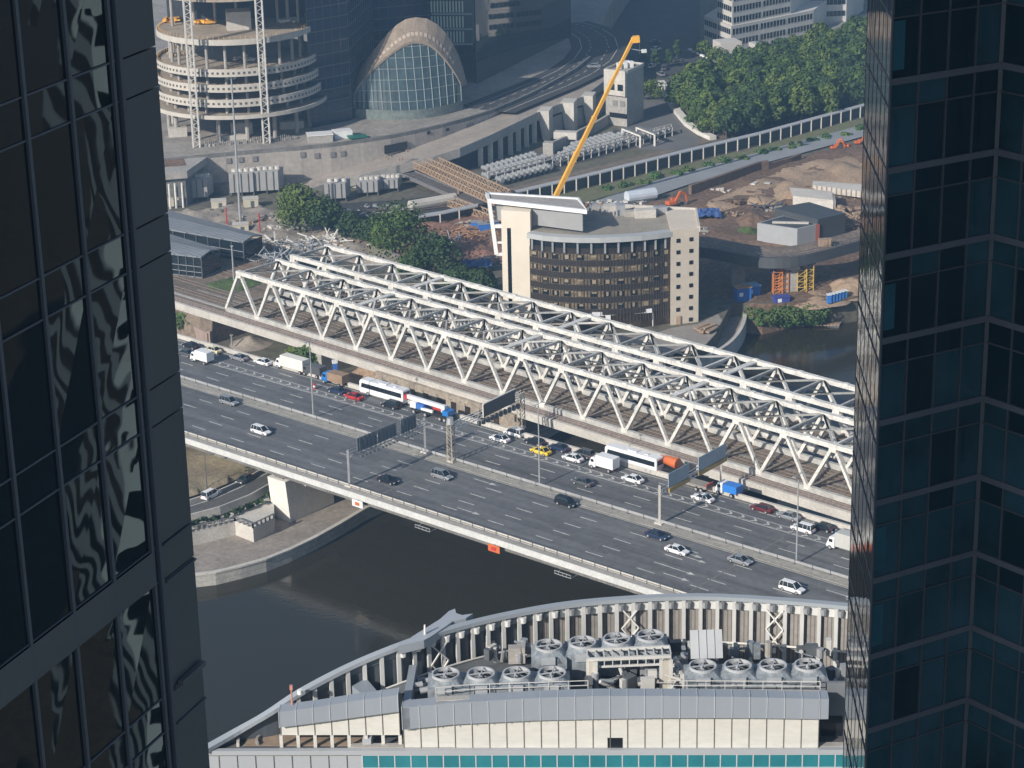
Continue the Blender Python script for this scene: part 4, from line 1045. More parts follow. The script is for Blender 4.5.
q = P(320, 141, ZP); t = T('site_shed', 'low white roofed shed on the plaza right of the round building', 'site shed', q)
m = MB(); m.box((q.x, q.y, ZP + 1.2), (8, 5, 2.4), .2); m.build('shed_body', conc, t); m = MB(); m.box((q.x, q.y, ZP + 2.5), (8.5, 5.5, .25), .2); m.build('roof', white_p, t)

# ================================================================ arched glass hall
BL = P(349, 117, ZP); BRt = P(473, 108, ZP); wd = (BRt - BL); wn = Vector((-wd.y, wd.x, 0)).normalized()
def onpl(px, py, off=0.0):
    d = ray(px, py); a = BL + wn * off; tt_ = ((a - Vector((0, 0, CZ))).dot(wn)) / d.dot(wn); return Vector((0, 0, CZ)) + d * tt_
inn = [(354, 94), (358, 86), (365, 77), (372, 69), (380, 62), (388, 55), (396, 49), (404, 44), (412, 41), (420, 41), (428, 43), (435, 48), (441, 54), (447, 61), (452, 68), (457, 76), (461, 84)]
out = [(351, 92), (354.5, 82), (360, 71), (366, 61), (373, 51), (381, 41), (389, 32), (397, 24.5), (406, 19), (416, 17.2), (427, 18.5), (437, 24), (446, 33), (453, 44), (459, 56), (463, 68), (466.5, 82)]
t = T('arched_glass_hall', 'glass hall under a tall pointed brown arch shell', 'building', Vector(((BL.x + BRt.x) / 2, (BL.y + BRt.y) / 2, ZP)))
I3 = [onpl(x, y, -1.0) for x, y in inn]; O3 = [onpl(x, y, 5.0) for x, y in out]; B3 = [Vector((p.x, p.y, ZP + (p.z - ZP) * .55)) + wn * 26 for p in O3]
m = MB(); n_ = len(I3)
dn = Vector((0, 0, -.9))
for i in range(n_ - 1):
    m.hexa([I3[i] + dn, I3[i + 1] + dn, O3[i + 1] + dn, O3[i] + dn, I3[i], I3[i + 1], O3[i + 1], O3[i]])
m.build('arch_rim', M('arch_cladding', (.27, .215, .165), .7, .15, .25, scale2=1.2), t)
m = MB()
for i in range(n_ - 1): m.quad(O3[i], O3[i + 1], B3[i + 1], B3[i])
m.build('vault_roof', M('vault_metal', (.14, .15, .16), .5, .1, .3), t)
m = MB()
for i in range(3, n_ - 3):
    for f in (.25, .75):
        a = I3[i].lerp(I3[i + 1], f); b_ = O3[i].lerp(O3[i + 1], f); c = a.lerp(b_, .22); d = a.lerp(b_, .38); e = (I3[i + 1] - I3[i]).normalized() * .55; up = -wn * .12 + Vector((0, 0, .12))
        m.quad(c - e + up, c + e + up, d + e + up, d - e + up)
m.build('arch_perforation', M('arch_holes', (.46, .38, .30), .7, .1), t)
gl = M('hall_glass', (.045, .07, .074), .10, .25, .12, ior=1.7, scale2=.5)
bulge = lambda f: -wn * (8.0 * math.sin(math.pi * f))
m = MB(); N_ = 26; G3g = []
def inner_z(px):
    for i in range(len(inn) - 1):
        if inn[i][0] <= px <= inn[i + 1][0]:
            f = (px - inn[i][0]) / (inn[i + 1][0] - inn[i][0]); return I3[i].lerp(I3[i + 1], f)
    return I3[0] if px < inn[0][0] else I3[-1]
cols_ = []
for k in range(N_ + 1):
    px = 354 + (461 - 354) * k / N_; top = inner_z(px); f = k / N_; base = Vector((top.x, top.y, ZP)) + bulge(f); cols_.append((top + wn * .8, base))
for k in range(N_):
    (t0, b0), (t1_, b1) = cols_[k], cols_[k + 1]; m.quad(b0, b1, t1_, t0)
m.build('glass_wall', gl, t, fix=False)
mu = M('hall_mullion', (.30, .35, .34), .5, .05)
for k in range(0, N_ + 1, 1):
    if k % 2 == 0:
        m = MB(); m.beam(cols_[k][1] - wn * .15, cols_[k][0] - wn * .15, .22, .22); m.build('mullion', mu, t)
m = MB()
for hgt in (2.5, 5.5, 9, 12.5, 16, 19.5, 23, 26.5):
    prev = None
    for k in range(N_ + 1):
        tp, bs = cols_[k]; H = tp.z - bs.z
        if H > hgt + .4: c = bs.lerp(tp, hgt / H) - wn * .15
        else: c = None
        if prev is not None and c is not None: m.beam(prev, c, .14, .14)
        prev = c
m.build('transom', mu, t)
m = MB(); pr = [Vector((c[1].x, c[1].y, 0)) - wn * 1.0 for c in cols_]; m.wall([cols_[0][1] + wn * 5] + pr + [cols_[-1][1] + wn * 5], ZP, ZP + 3.2, .3); m.build('lower_glazing', M('lower_glazing', (.16, .19, .18), .12, .3, .8), t)
for s_, k in ((-1, 0), (1, -1)):
    tp, bs = cols_[k]; m = MB(); m.beam(bs + wn * 2, Vector((tp.x, tp.y, tp.z)) + wn * 3, 2.2, 1.2); m.build('arch_foot', M('arch_foot', (.16, .17, .18), .7, .1), t)

# ================================================================ dark towers behind
tg = M('dark_tower_glass', (.008, .028, .062), .08, .5, .03, ior=1.6, bump=.03, bscale=.5)
def tower(name, label, pts, z0, z1, mat, storey=4.0, bay=3.0, fr=steel_dark, faces=(0, 1), fins=False):
    pts = [Vector((p[0], p[1], 0)) for p in pts]; c = sum(pts, Vector((0, 0, 0))) / len(pts)
    t = T(name, label, 'tower', Vector((c.x, c.y, z0))); m = MB(); m.prism([w2(p) for p in pts], z0, z1); m.build('curtain_wall', mat, t)
    m = MB(); z = z0 + storey
    while z < z1:
        for i in faces:
            a, b_ = pts[i], pts[(i + 1) % len(pts)]; nn = Vector(((b_ - a).y, -(b_ - a).x, 0)).normalized(); 
            if nn.dot(c - a) > 0: nn = -nn
            m.beam(Vector((a.x, a.y, z)) + nn * .05, Vector((b_.x, b_.y, z)) + nn * .05, .25, .4)
        z += storey
    m.build('floor_band', fr, t)
    m = MB()
    for i in faces:
        a, b_ = pts[i], pts[(i + 1) % len(pts)]; nn = Vector(((b_ - a).y, -(b_ - a).x, 0)).normalized()
        if nn.dot(c - a) > 0: nn = -nn
        k = int((b_ - a).length / bay)
        for j in range(k + 1):
            q = a.lerp(b_, j / k) + nn * .05; m.beam(Vector((q.x, q.y, z0)), Vector((q.x, q.y, z1)), .16, .16)
    m.build('mullion', fr, t)
    return t
def pp(x, y, z=ZP): q = P(x, y, z); return (q.x, q.y)
tower('glass_tower', 'dark blue glass tower between the round building and the arched hall', [pp(312, 128), pp(352, 120), (pp(352, 120)[0] + 6, pp(352, 120)[1] + 40), (pp(312, 128)[0] + 4, pp(312, 128)[1] + 45)], ZP, 95, tg)
a = pp(350, 88); b_ = pp(478, 76)
tower('glass_tower', 'broad dark glass tower rising right behind the arched glass hall', [a, b_, (b_[0] + 5, b_[1] + 40), (a[0], a[1] + 45)], ZP, 118, tg)
# fin facade volume
a = Vector((*pp(434, 86), 0)); b_ = Vector((*pp(474, 86), 0)); zb = top_z(a, 44)
t = T('ribbed_office_tower', 'tower with pale green vertical ribs hanging above the right shoulder of the arch', 'tower', Vector((a.x, a.y, zb)))
m = MB(); m.prism([(a.x, a.y), (b_.x, b_.y), (b_.x + 2, b_.y + 8), (a.x, a.y + 8)], zb, zb + 110); m.build('body', M('ribbed_body', (.03, .05, .055), .4, .1), t)
ribm = M('pale_rib', (.40, .46, .38), .6, .1)
z = zb
while z < zb + 60:
    m = MB()
    for j in range(11): q = a.lerp(b_, j / 13); m.box((q.x, q.y - .3, z + 2.6), (.55, .5, 4.0))
    m.build('ribs', ribm, t); m = MB(); m.beam(Vector((a.x, a.y - .3, z)), Vector((b_.x, b_.y - .3, z)), .5, .5); m.build('floor_edge', M('floor_edge', (.22, .28, .26), .6, .1), t); z += 5.4
mirror = M('mirror_tower_glass', (.03, .036, .042), .025, .2, .05, ior=2.1, bump=.006, bscale=.3)
a = pp(477, 84); b_ = pp(571, 36)
tower('mirror_glass_tower', 'mirror glass tower reflecting streets, right of the arched hall', [a, b_, (b_[0] - 30, b_[1] + 60), (a[0] - 34, a[1] + 60)], ZP, 210, mirror, storey=60, bay=60, faces=(0,))
# tower for what stands left of the picture (city beyond), sunlit pale office slabs
# ================================================================ curved office block (hotel like)
ZR = 32.0
fc_px = [(530, 233), (545, 235.5), (560, 236.8), (580, 237.6), (600, 237.6), (620, 236.8), (640, 235.4), (656, 233.6), (670, 231.6)]
FC = [P(x, y, ZR) for x, y in fc_px]
def fpt(f, z=0.0, off=0.0):
    s = f * (len(FC) - 1); i = min(int(s), len(FC) - 2); p = FC[i].lerp(FC[i + 1], s - i); d = (FC[i + 1] - FC[i]); nn = Vector((d.y, -d.x, 0)).normalized()
    q = p + nn * off; return Vector((q.x, q.y, z))
RA = P(671, 233.5, ZR); RBk = P(699, 230, ZR); RC = P(696, 211.5, ZR); RDk = P(608, 207, ZR); LW0 = Vector((*w2(P(501, 210, 37.2)), 0)); LW1 = Vector((*w2(P(530, 212, 37.2)), 0))
RA.y = FC[-1].y - 1.5; 
t = T('curved_office_block', 'beige office block with curved brown glass front and white roof frame beside the truss bridge', 'building', Vector((fpt(.5).x, fpt(.5).y + 8, 7)))
brown = M('brown_glass', (.050, .036, .024), .25, .4, .3, scale2=1.5, ior=1.6); span = M('dark_spandrel', (.035, .03, .027), .4, .2, .5); tan = M('window_blind', (.16, .125, .08), .5, .35, .35, scale2=1.4)
beige = M('beige_cladding', (.62, .54, .44), .8, .05, .2, scale2=1); 
m = MB(); back = [(RDk.x, RDk.y), (fpt(0).x + 4, RDk.y - 3)]
m.prism([w2(fpt(i / 16)) for i in range(17)] + [(RC.x - 2, RC.y), *back], 7, ZR - .8); m.build('main_body', brown, t)
floors = [28.2, 24.9, 21.6, 18.3, 15.0, 11.7]
for i, z in enumerate(floors):
    m = MB()
    pts = [fpt(k / 24, 0, .12) for k in range(25)]; m.wall(pts, z - .55, z + .95, .3); m.build('spandrel_band', span, t)
for i, z in enumerate(floors[:-1]):
    m = MB(); m.wall([fpt(k / 24, 0, .05) for k in range(25)], z - 2.35, z - .55, .2); m.build('glazing_band', tan, t)
    for k in range(12):
        f = (k + .5) / 12 + .0; q = fpt(f, z - 1.45, .28); d = fpt(f + .01) - fpt(f - .01); an = math.atan2(d.y, d.x)
        m = MB(); m.box(q, (1.75, .14, 1.35), an); wobj = m.build('window', glass_dk, t)
        rb = random.Random(i * 40 + k); wobj.data.materials[0] = (glass_dk, glass_dk, tan, span)[rb.randrange(4)]
        m = MB(); hb_ = rb.choice((.25, .4, .55, .8, 1.1)); q2 = fpt(f + rb.uniform(-.004, .004), z - .85 - hb_ / 2, .38); m.box(q2, (rb.choice((.6, 1.0, 1.3)), .1, hb_), an); m.build('blind', M('blind_a', (.30, .24, .16), .6, .1) if (i == 0 and k == 0) else bpy.data.materials['blind_a'], wobj)
m = MB()
for k in range(49): m.beam(fpt(k / 48, 9, .3), fpt(k / 48, 28.5, .3), .1, .14)
m.build('mullion', M('bronze_mullion', (.07, .055, .045), .5, .1), t)
m = MB(); m.wall([fpt(k / 24, 0, .1) for k in range(25)], 29.2, 31, .2); m.build('attic_glazing', glass_dk, t)
for k in range(12):
    q = fpt((k + .35) / 12, 0, .8); m = MB(); m.beam(Vector((q.x, q.y, 28.0)), Vector((q.x, q.y, 31.4)), .3, .5); m.build('attic_fin', steel, t)
m = MB(); m.wall([fpt(k / 24, 0, .2) for k in range(25)], 31.0, 32.4, 2.6); m.build('cornice', M('cornice_metal', (.42, .43, .43), .5, .06), t)
m = MB(); m.prism([w2(fpt(i / 16)) for i in range(17)] + [(RBk.x - .5, RBk.y + 1), (RC.x, RC.y), *back], ZR - .8, ZR); m.build('roof', M('roof_gravel', (.30, .27, .22), .95, .15, .3, scale2=2), t)
m = MB(); m.wall([RBk, RC, RDk], ZR - .5, ZR + 1.0, .6); m.build('roof_parapet', conc_pale, t)
# right stair block
m = MB(); m.prism([w2(RA), w2(RBk), w2(RC), (FC[-1].x + .2, RC.y)], 7, ZR + .6); m.build('stair_block', beige, t)
for r_ in range(8):
    for cidx, f in enumerate((.26, .72)):
        if r_ == 7 and cidx == 0: continue
        q = RA.lerp(RBk, f); z = ZR - 2.2 - r_ * 3.12; d = RBk - RA; an = math.atan2(d.y, d.x)
        m = MB(); m.box((q.x + .0, q.y - .03, z), (1.0, .25, 1.0), an); m.build('window', glass_dk, t)
q = RA.lerp(RBk, .28); m = MB(); m.box((q.x, q.y - .1, 8.2), (1.1, .3, 2.3)); m.build('door', wood, t)
# left stair tower
m = MB(); lwb = [w2(LW0), w2(LW1), (LW1.x + 1, LW1.y + 7), (LW0.x + 1.5, LW0.y + 9)]; m.prism(lwb, 7, 37.2); m.build('stair_tower', M('cream_cladding', (.70, .63, .52), .8, .04, .2), t)
q = LW0.lerp(LW1, .26); m = MB(); m.box((q.x, q.y - .05, 21), (1.0, .3, 23)); m.build('stair_window', glass_dk, t)
# white roof frame
wf = M('white_frame', (.80, .80, .80), .45, .04)
ZF = 38.6; fr = [P(x, y, ZF) for x, y in ((487, 193.5), (578, 199), (587, 211), (489, 200))]
m = MB(); m.prism([w2(q) for q in fr], ZF - .5, ZF); m.build('roof_frame_top', conc, t)
m = MB(); loop = fr + [fr[0]]; m.wall(loop, ZF - .7, ZF + .35, .9); m.build('roof_frame_edge', wf, t)
gs = M('grey_fascia', (.30, .30, .30), .7, .06); m = MB(); m.wall([fr[3] + Vector((1.5, 1.4, 0)), fr[2] + Vector((-1, 1.4, 0))], ZR + .9, ZF - .8, .5); m.build('roof_screen', gs, t)
m = MB(); a = fr[3]; m.beam(Vector((a.x, a.y, ZF)), Vector((a.x + 1.6, a.y, 23.8)), 1.0, 1.0); m.beam(Vector((a.x + .9, a.y, 31.5)), Vector((a.x + 4, a.y, 31.5)), .9, .9); m.beam(Vector((a.x + 1.6, a.y, 23.8)), Vector((a.x + 4.4, a.y, 23.8)), .7, .7); m.beam(Vector((a.x + 1.4, a.y, 27)), Vector((a.x + 4.2, a.y, 27)), .5, .5); m.build('side_frame', wf, t)
a = fr[1]; m = MB(); m.beam(Vector((a.x, a.y, ZF)), Vector((a.x + 1, a.y, ZR)), .9, .9); m.build('side_frame', wf, t)
random.seed(9)
for k, (x, y_, sx, sy, sz) in enumerate(((566, 218, 3, 2, 2), (573, 217, 2, 2, 2.4), (581, 219, 5, 3, 1.6), (610, 213, 3, 3, 2.2), (620, 214, 2.4, 3, 2.8), (630, 216, 3, 2, 1.5), (645, 217, 5.5, 2.5, 2.2), (660, 213, 3.5, 2, 1.8), (598, 211, 3, 2, 1.4), (548, 224, 2.5, 2, 1.8), (556, 222, 2, 2, 2))):
    q = P(x, y_, ZR); m = MB(); m.box((q.x, q.y, ZR + sz / 2), (sx, sy, sz), .1); m.build('rooftop_unit', (conc_pale, steel, conc)[k % 3], t)
m = MB()
for k in range(12):
    q = P(590 + k * 3.4, 214 + (k % 3), ZR); m.tube((q.x, q.y, ZR), (q.x, q.y, ZR + random.uniform(1, 2.2)), .3, .3, 6)
m.build('vent_pipe', steel, t)
# entrance canopy
m = MB(); c4 = [P(x, y, 11.5) for x, y in ((592, 310.5), (650, 307), (652, 310.5), (592, 314.5))]; m.prism([w2(q) for q in c4], 10.9, 12); m.build('entrance_canopy', wf, t)
q = P(650.5, 309, 11.5); m = MB(); m.box((q.x, q.y, 9), (1.3, 1.3, 4.2)); m.build('canopy_leg', wf, t); q = P(608, 313, 11.5); m = MB(); m.box((q.x, q.y, 9), (1.3, 1.3, 4.2)); m.build('canopy_leg', wf, t)
patch('forecourt', [(480, 315), (560, 335), (650, 335), (671, 328), (698, 324), (718, 314), (722, 320), (716, 333), (706, 344), (690, 350), (600, 372), (470, 330)], 7, M('forecourt_paving', (.30, .27, .24), .9, .12, .2, scale2=1), 0, lift=.02)
m = MB(); e7 = smooth([P(x, y, 3.5) for x, y in ((620, 392), (650, 380), (680, 367), (700, 360), (716, 354), (731, 344), (741, 331), (745, 317), (741, 306))], 3)
lw = [P(x, y, 7) for x, y in ((620, 372), (650, 362), (693, 352), (706, 345), (716, 334), (723, 320), (731, 304))]; m2 = MB(); m2.prism([w2(q) for q in e7] + [w2(q) for q in lw[::-1]], -3, 3.5); struct(m2.build('lower_promenade', pave))
m.wall(e7, -3, 4.4, 1.0); tag(m.build('embankment_wall', conc_pale), 'curved pale embankment wall round the corner of the office block forecourt', 'embankment wall')
for x, y_, lb in ((707, 330, 'pale timber planks stacked on the forecourt beside the curved embankment wall'),):
    q = P(x, y_, 7); m = MB()
    for k in range(8): m.box((q.x + random.uniform(-1.5, 1.5), q.y + random.uniform(-2, 2), 7.3 + random.random()), (1.2, 5, .4), random.uniform(-.8, -.4))
    tag(m.build('timber_stack', wood), lb, 'timber stack')

# ================================================================ mobile crane behind the office block
cb = P(553, 214, 7)
t = T('mobile_crane', 'mobile crane with very long orange yellow telescopic boom behind the office block', 'crane', cb)
m = MB(); m.box((cb.x + 1, cb.y + 2, 8.6), (12, 3, 1.4), .3); m.build('carrier', crane_y, t)
m = MB(); m.box((cb.x + 5.5, cb.y + 3.5, 9.7), (2.4, 2.6, 2.2), .3); m.build('cab', crane_y, t)
m = MB(); m.box((cb.x - 1, cb.y + 1.4, 10.4), (3.6, 2.6, 2.0), .3); m.build('counterweight', steel_dark, t)
for i in range(4):
    for s_ in (-1, 1):
        m = MB(); cx_ = cb.x - 3.6 + i * 3; m.tube((cx_, cb.y + 2 + s_ * 1.5 + i * .9 - 1.3, 7.7), (cx_, cb.y + 2 + s_ * 1.9 + i * .9 - 1.3, 7.7), .65, .65, 12); m.build('wheel', rubber, t)
tip = PY(633.5, 38, cb.y + 12); b0 = Vector((cb.x, cb.y + 1, 10.5)); dirb = (tip - b0)
fr_ = [0, .30, .52, .74, 1.0]; wds = [1.15, 1.0, .88, .75]
for i in range(4):
    m = MB(); m.beam(b0 + dirb * fr_[i], b0 + dirb * min(1, fr_[i + 1] + .005), wds[i], wds[i] * 1.15); sct = m.build('boom_section', crane_y, t)
    m = MB(); q = b0 + dirb * fr_[i + 1]; dn_ = dirb.normalized(); m.beam(q - dn_ * .5, q, wds[i] * 1.25, wds[i] * 1.4); m.build('collar', crane_y, sct)
m = MB(); m.beam(tip - dirb.normalized() * .5, tip + Vector((1.8, 0, -.3)), 1.6, 2.0); m.build('boom_head', crane_y, t)
m = MB(); m.beam(tip + Vector((1.8, 0, -.5)), tip + Vector((1.9, 0, -5)), .14); m.build('hoist_rope', steel_dark, t)
m = MB(); q = PY(644, 51, tip.y); m.beam(tip + Vector((-1.6, 0, -3.2)), q, .22); m.build('jib_rope', steel, t)
m = MB(); m.box((q.x, q.y, q.z), (1.4, .8, 1.0), .3); m.build('hook_block', white_p, t)

# ================================================================ white office building, top right
A_, B_, C_ = P(704, 39, 8), P(731, 50, 8), P(813, 33, 8)
t = T('white_office_building', 'stepped white office building with dark window bands above the wood', 'building', B_)
wo = M('white_panel', (.58, .55, .50), .8, .08, .2); wb = glass_dk
def vol(pts, z0, z1, nfl, fh, name, sills=None):
    m = MB(); m.prism([w2(p) for p in pts], z0, z1); m.build(name, wo, t)
    zz = z1 - 1.3
    for k in range(nfl):
        for i in range(2):
            a, b_ = pts[i], pts[i + 1]; d = (b_ - a); d.z = 0; L = d.length; d.normalize(); nn = Vector((d.y, -d.x, 0))
            segs = max(1, round(L / 14)); 
            for s in range(segs):
                u0 = L * s / segs + .5; u1 = L * (s + 1) / segs - .5; q0 = a + d * u0 + nn * .08; q1 = a + d * u1 + nn * .08; m = MB()
                m.hexa([(q0.x, q0.y, zz - 2.2), (q1.x, q1.y, zz - 2.2), (q1.x - nn.x * .3, q1.y - nn.y * .3, zz - 2.2), (q0.x - nn.x * .3, q0.y - nn.y * .3, zz - 2.2), (q0.x, q0.y, zz), (q1.x, q1.y, zz), (q1.x - nn.x * .3, q1.y - nn.y * .3, zz), (q0.x - nn.x * .3, q0.y - nn.y * .3, zz)])
                wobj = m.build('window_band', wb, t); m = MB(); kk = int((u1 - u0) / 1.7)
                for j in range(kk + 1):
                    q = q0.lerp(q1, j / max(1, kk)) + nn * .04; m.beam(Vector((q.x, q.y, zz - 2.2)), Vector((q.x, q.y, zz)), .14)
                m.build('mullion', steel, wobj)
        zz -= fh
ext = Vector((12, 30, 0))
vol([A_, B_, C_, C_ + ext, A_ + ext], 6, 17.6, 2, 4.4, 'lower_block')
ub = B_ + Vector((.5, 1.6, 0)); ua_ = B_.lerp(A_, .62) + Vector((1.2, 1.0, 0)); uc = B_.lerp(C_, .72) + Vector((0, 1.6, 0))
vol([ua_, ub, uc, uc + ext, ua_ + ext], 6, 17.6 + 4.4 * 7, 7, 4.4, 'upper_block')
wa, wbk, wc = P(795, 31, 8), P(812, 30, 8), P(846, 22, 8)
vol([wa + Vector((0, 14, 0)), wbk + Vector((0, 14, 0)), wc, wc + ext, wa + ext], 6, 24, 3, 4.9, 'right_wing')
m = MB(); q = P(728, 60, 8); m.box((q.x, q.y + 4, 11), (9, 8, 8), .3); m.build('annex', wo, t); m = MB(); q = P(757, 58, 8); m.box((q.x, q.y + 4, 10), (3, 8, 6), .3); m.build('annex', wo, t)
patch('office_yard', [(720, 56), (760, 62), (800, 54), (842, 44), (870, 40), (870, 12), (813, 30), (731, 48)], 8.2, M('yard_paving', (.27, .26, .24), .9, .12, .1), 0, lift=0)
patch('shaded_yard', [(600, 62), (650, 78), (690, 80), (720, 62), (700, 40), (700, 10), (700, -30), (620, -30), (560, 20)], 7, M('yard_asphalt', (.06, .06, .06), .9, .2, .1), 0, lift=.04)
patch('asphalt_ramp', [(645, 96), (660, 82), (668, 92), (675, 108), (684, 124), (700, 140), (690, 150), (640, 150), (618, 132)], 7, M('ramp_asphalt', (.15, .145, .14), .9, .1, .1), 0, lift=.06)
m = MB(); m.wall([P(x, y, 7) for x, y in ((661, 84), (667, 94), (672, 105), (678, 114), (688, 126), (700, 134), (713, 140))], 6.8, 8.4, 2.6); tag(m.build('ramp_wall', conc_white), 'broad white curved ramp wall between the asphalt ramp and the wood', 'ramp wall')
m = MB()
for k in range(13):
    q = P(690 + k * 2.4, 50 + k * 1.15, 7.2); m.box((q.x, q.y, 7.4), (1.6, .8, .7), -.6)
tag(m.build('kerb_stones', white_p), 'row of white kerb stones lining the yard of the white office building', 'kerb stones')
# shaded street right of the mirror tower
def pxroad(pts, wpx, z, name, mat):
    c = [P(x, y, z) for x, y in pts]; L = []; Rr = []
    for i in range(len(c)):
        a = c[max(0, i - 1)]; b_ = c[min(len(c) - 1, i + 1)]; d = (b_ - a).normalized(); nn = Vector((-d.y, d.x, 0)); L.append(c[i] + nn * wpx); Rr.append(c[i] - nn * wpx)
    m = MB(); m.strip(L, Rr); return struct(m.build(name, mat))
cv = [(486, 110), (520, 96), (550, 84), (575, 72), (592, 60), (600, 48), (597, 38), (585, 30), (565, 24)]
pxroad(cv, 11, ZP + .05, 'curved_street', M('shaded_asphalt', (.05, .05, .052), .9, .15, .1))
for dx in (-7, -3.4, 0, 3.4, 7):
    c = [P(x, y, ZP) for x, y in cv]; m = MB()
    for i in range(len(c) - 1):
        d = (c[i + 1] - c[i]).normalized(); nn = Vector((-d.y, d.x, 0)) * dx
        for k in range(3 if abs(dx) < 6 else 1):
            f0 = k / 3; f1 = f0 + .17 if abs(dx) < 6 else 1
            a = c[i].lerp(c[i + 1], f0) + nn; b_ = c[i].lerp(c[i + 1], f1) + nn; e = nn.normalized() * .14 if dx else Vector((0, .14, 0)); zz = Vector((0, 0, .06))
            m.quad(a - e + zz, b_ - e + zz, b_ + e + zz, a + e + zz)
    struct(m.build('lane_marking', paint))

# ================================================================ railway gallery, path, equipment yard
def gallery(name, pts, label, h=4.0, w_=3.2, z=7.0, post=5.0, cat='covered gallery', mat=None):
    c = [P(x, y, z + h) for x, y in pts]; t = T(name, label, cat, Vector((c[0].x, c[0].y, z))); up = Vector((0, w_, 0))
    m = MB(); m.slab([Vector((q.x, q.y, z + h)) for q in c], [Vector((q.x, q.y, z + h)) + up for q in c], .35); m.build('roof', mat or M('gallery_roof', (.42, .43, .44), .6, .08, .3), t)
    k = 0
    for i in range(len(c) - 1):
        L = (c[i + 1] - c[i]).length; nn = int(L / post)
        for j in range(nn):
            q = c[i].lerp(c[i + 1], j / nn); m = MB(); m.beam(Vector((q.x, q.y, z)), Vector((q.x, q.y, z + h)), .4); m.build('post', conc_pale, t)
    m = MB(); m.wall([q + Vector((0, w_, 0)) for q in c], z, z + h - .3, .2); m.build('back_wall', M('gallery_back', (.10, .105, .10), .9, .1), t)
    return t
gallery('covered_gallery', [(515, 193), (600, 173), (680, 153), (760, 134), (870, 104), (960, 79)], 'long pale roofed gallery on posts running below the wood')
gallery('covered_gallery', [(413, 218), (440, 214), (478, 206)], 'short pale roofed gallery left of the timber bridge', 3.2)
path_m = M('grey_path', (.27, .28, .29), .9, .08, .1)
pxroad([(560, 222), (620, 200), (680, 180), (760, 158), (880, 126), (970, 102)], 5.5, 7.5, 'service_road', path_m)
patch('gravel_verge', [(480, 222), (560, 214), (640, 194), (720, 172), (870, 132), (960, 108), (960, 92), (870, 116), (760, 146), (640, 176), (520, 202)], 7, M('verge_mix', (.22, .185, .13), .95, .3, .25, scale2=1.5, col2=(.11, .135, .05)), .3, 3, lift=.02)
G_S = 'low shrubs along the gallery'
for k in range(16):
    x = 605 + k * 17; shrub(x + (k * 7 % 5), 190 - (x - 605) * .235 + (k % 3), 1.6 + (k % 2) * .5, 'low green shrub on the verge between gallery and service road', bpy.data.materials['scrub_green_%d' % (k % 3)], 7, 60 + k, G_S)
pxroad([(475, 200), (560, 178), (640, 158), (760, 126)], 2.2, 7.05, 'track_bed', track_b)
yard_t = T('switchyard_frame', 'long low steel pipe rack with posts running beside the white tanks', 'pipe rack', P(560, 165, 7))
a = P(488, 186, 7); b_ = P(672, 136, 7); m = MB()
for k in range(25):
    q = a.lerp(b_, k / 24); m.beam(q, q + Vector((0, 0, 3.2)), .4)
    m.beam(q + Vector((0, 0, 3)), q + Vector((0, 4, 3)), .3)
for dy, zz in ((0, 10.2), (4, 10.2), (0, 8.6)): m.beam(Vector((a.x, a.y + dy, zz)), Vector((b_.x, b_.y + dy, zz)), .35)
m.build('rack_frame', conc_pale, yard_t)
tankm = M('tank_paint', (.30, .31, .31), .5, .15, .6)
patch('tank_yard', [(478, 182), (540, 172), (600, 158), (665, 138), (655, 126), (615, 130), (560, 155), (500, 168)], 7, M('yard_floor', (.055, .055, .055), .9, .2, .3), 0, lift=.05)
GT = 'rows of pale horizontal tanks in the yard'
def tank_proto():
    t = T('storage_tank', 'pale horizontal tank with saddles in the tank rows below the buttress wall', 'tank', (0, 0, 0), GT)
    m = MB(); m.tube((-1.9, 0, 1.9), (1.9, 0, 1.9), .75, .75, 10); m.build('shell', tankm, t)
    m = MB(); m.box((-1, 0, .7), (.3, 1.2, 1.4)); m.box((1, 0, .7), (.3, 1.2, 1.4)); m.box((0, 0, .1), (2.2, .8, .2)); m.build('saddle', conc_dark, t)
    m = MB(); m.tube((0, 0, 2.5), (0, 0, 3.1), .2, .2, 6); m.build('manhole', steel, t)
    return t
tp_ = tank_proto(); first = True
rows = [((486, 181), (540, 167), 11), ((495, 176), (545, 163), 11), ((556, 165), (618, 149), 13), ((562, 160), (622, 144), 13), ((568, 155), (626, 139), 13), ((486, 174), (534, 160), 11), ((626, 146), (668, 135), 9), ((500, 185), (548, 172), 10), ((575, 150), (612, 140), 9)]
for (p0, p1, nn) in rows:
    a, b_ = P(*p0, 7), P(*p1, 7); an = math.atan2((b_ - a).y, (b_ - a).x) + 1.35
    for k in range(nn):
        q = a.lerp(b_, k / (nn - 1))
        if first: tp_.location = q; tp_.rotation_euler = (0, 0, an); first = False
        else: dup(tp_, q, an)
q = P(640, 148, 7); t = T('filter_house', 'pair of dark lean to roofs on pale frames ending the tank rows', 'filter house', q)
for dx in (0, 5):
    a, b_, c, d = P(622, 129, 11) + Vector((dx, dx * .3, 0)), P(640, 136, 11) + Vector((dx, dx * .3, 0)), P(643, 134, 12) + Vector((dx, dx * .3, 0)), P(625, 127, 12) + Vector((dx, dx * .3, 0))
    m = MB(); e = Vector((0, 0, .4)); m.hexa([a - e, b_ - e, c - e, d - e, a, b_, c, d]); m.build('roof', steel_dark, t)
    m = MB(); m.beam(a, b_, .5, .5); m.beam(b_, Vector((b_.x, b_.y, 7)), .6); m.beam(a, Vector((a.x, a.y, 7)), .5); m.build('frame', conc_white, t)

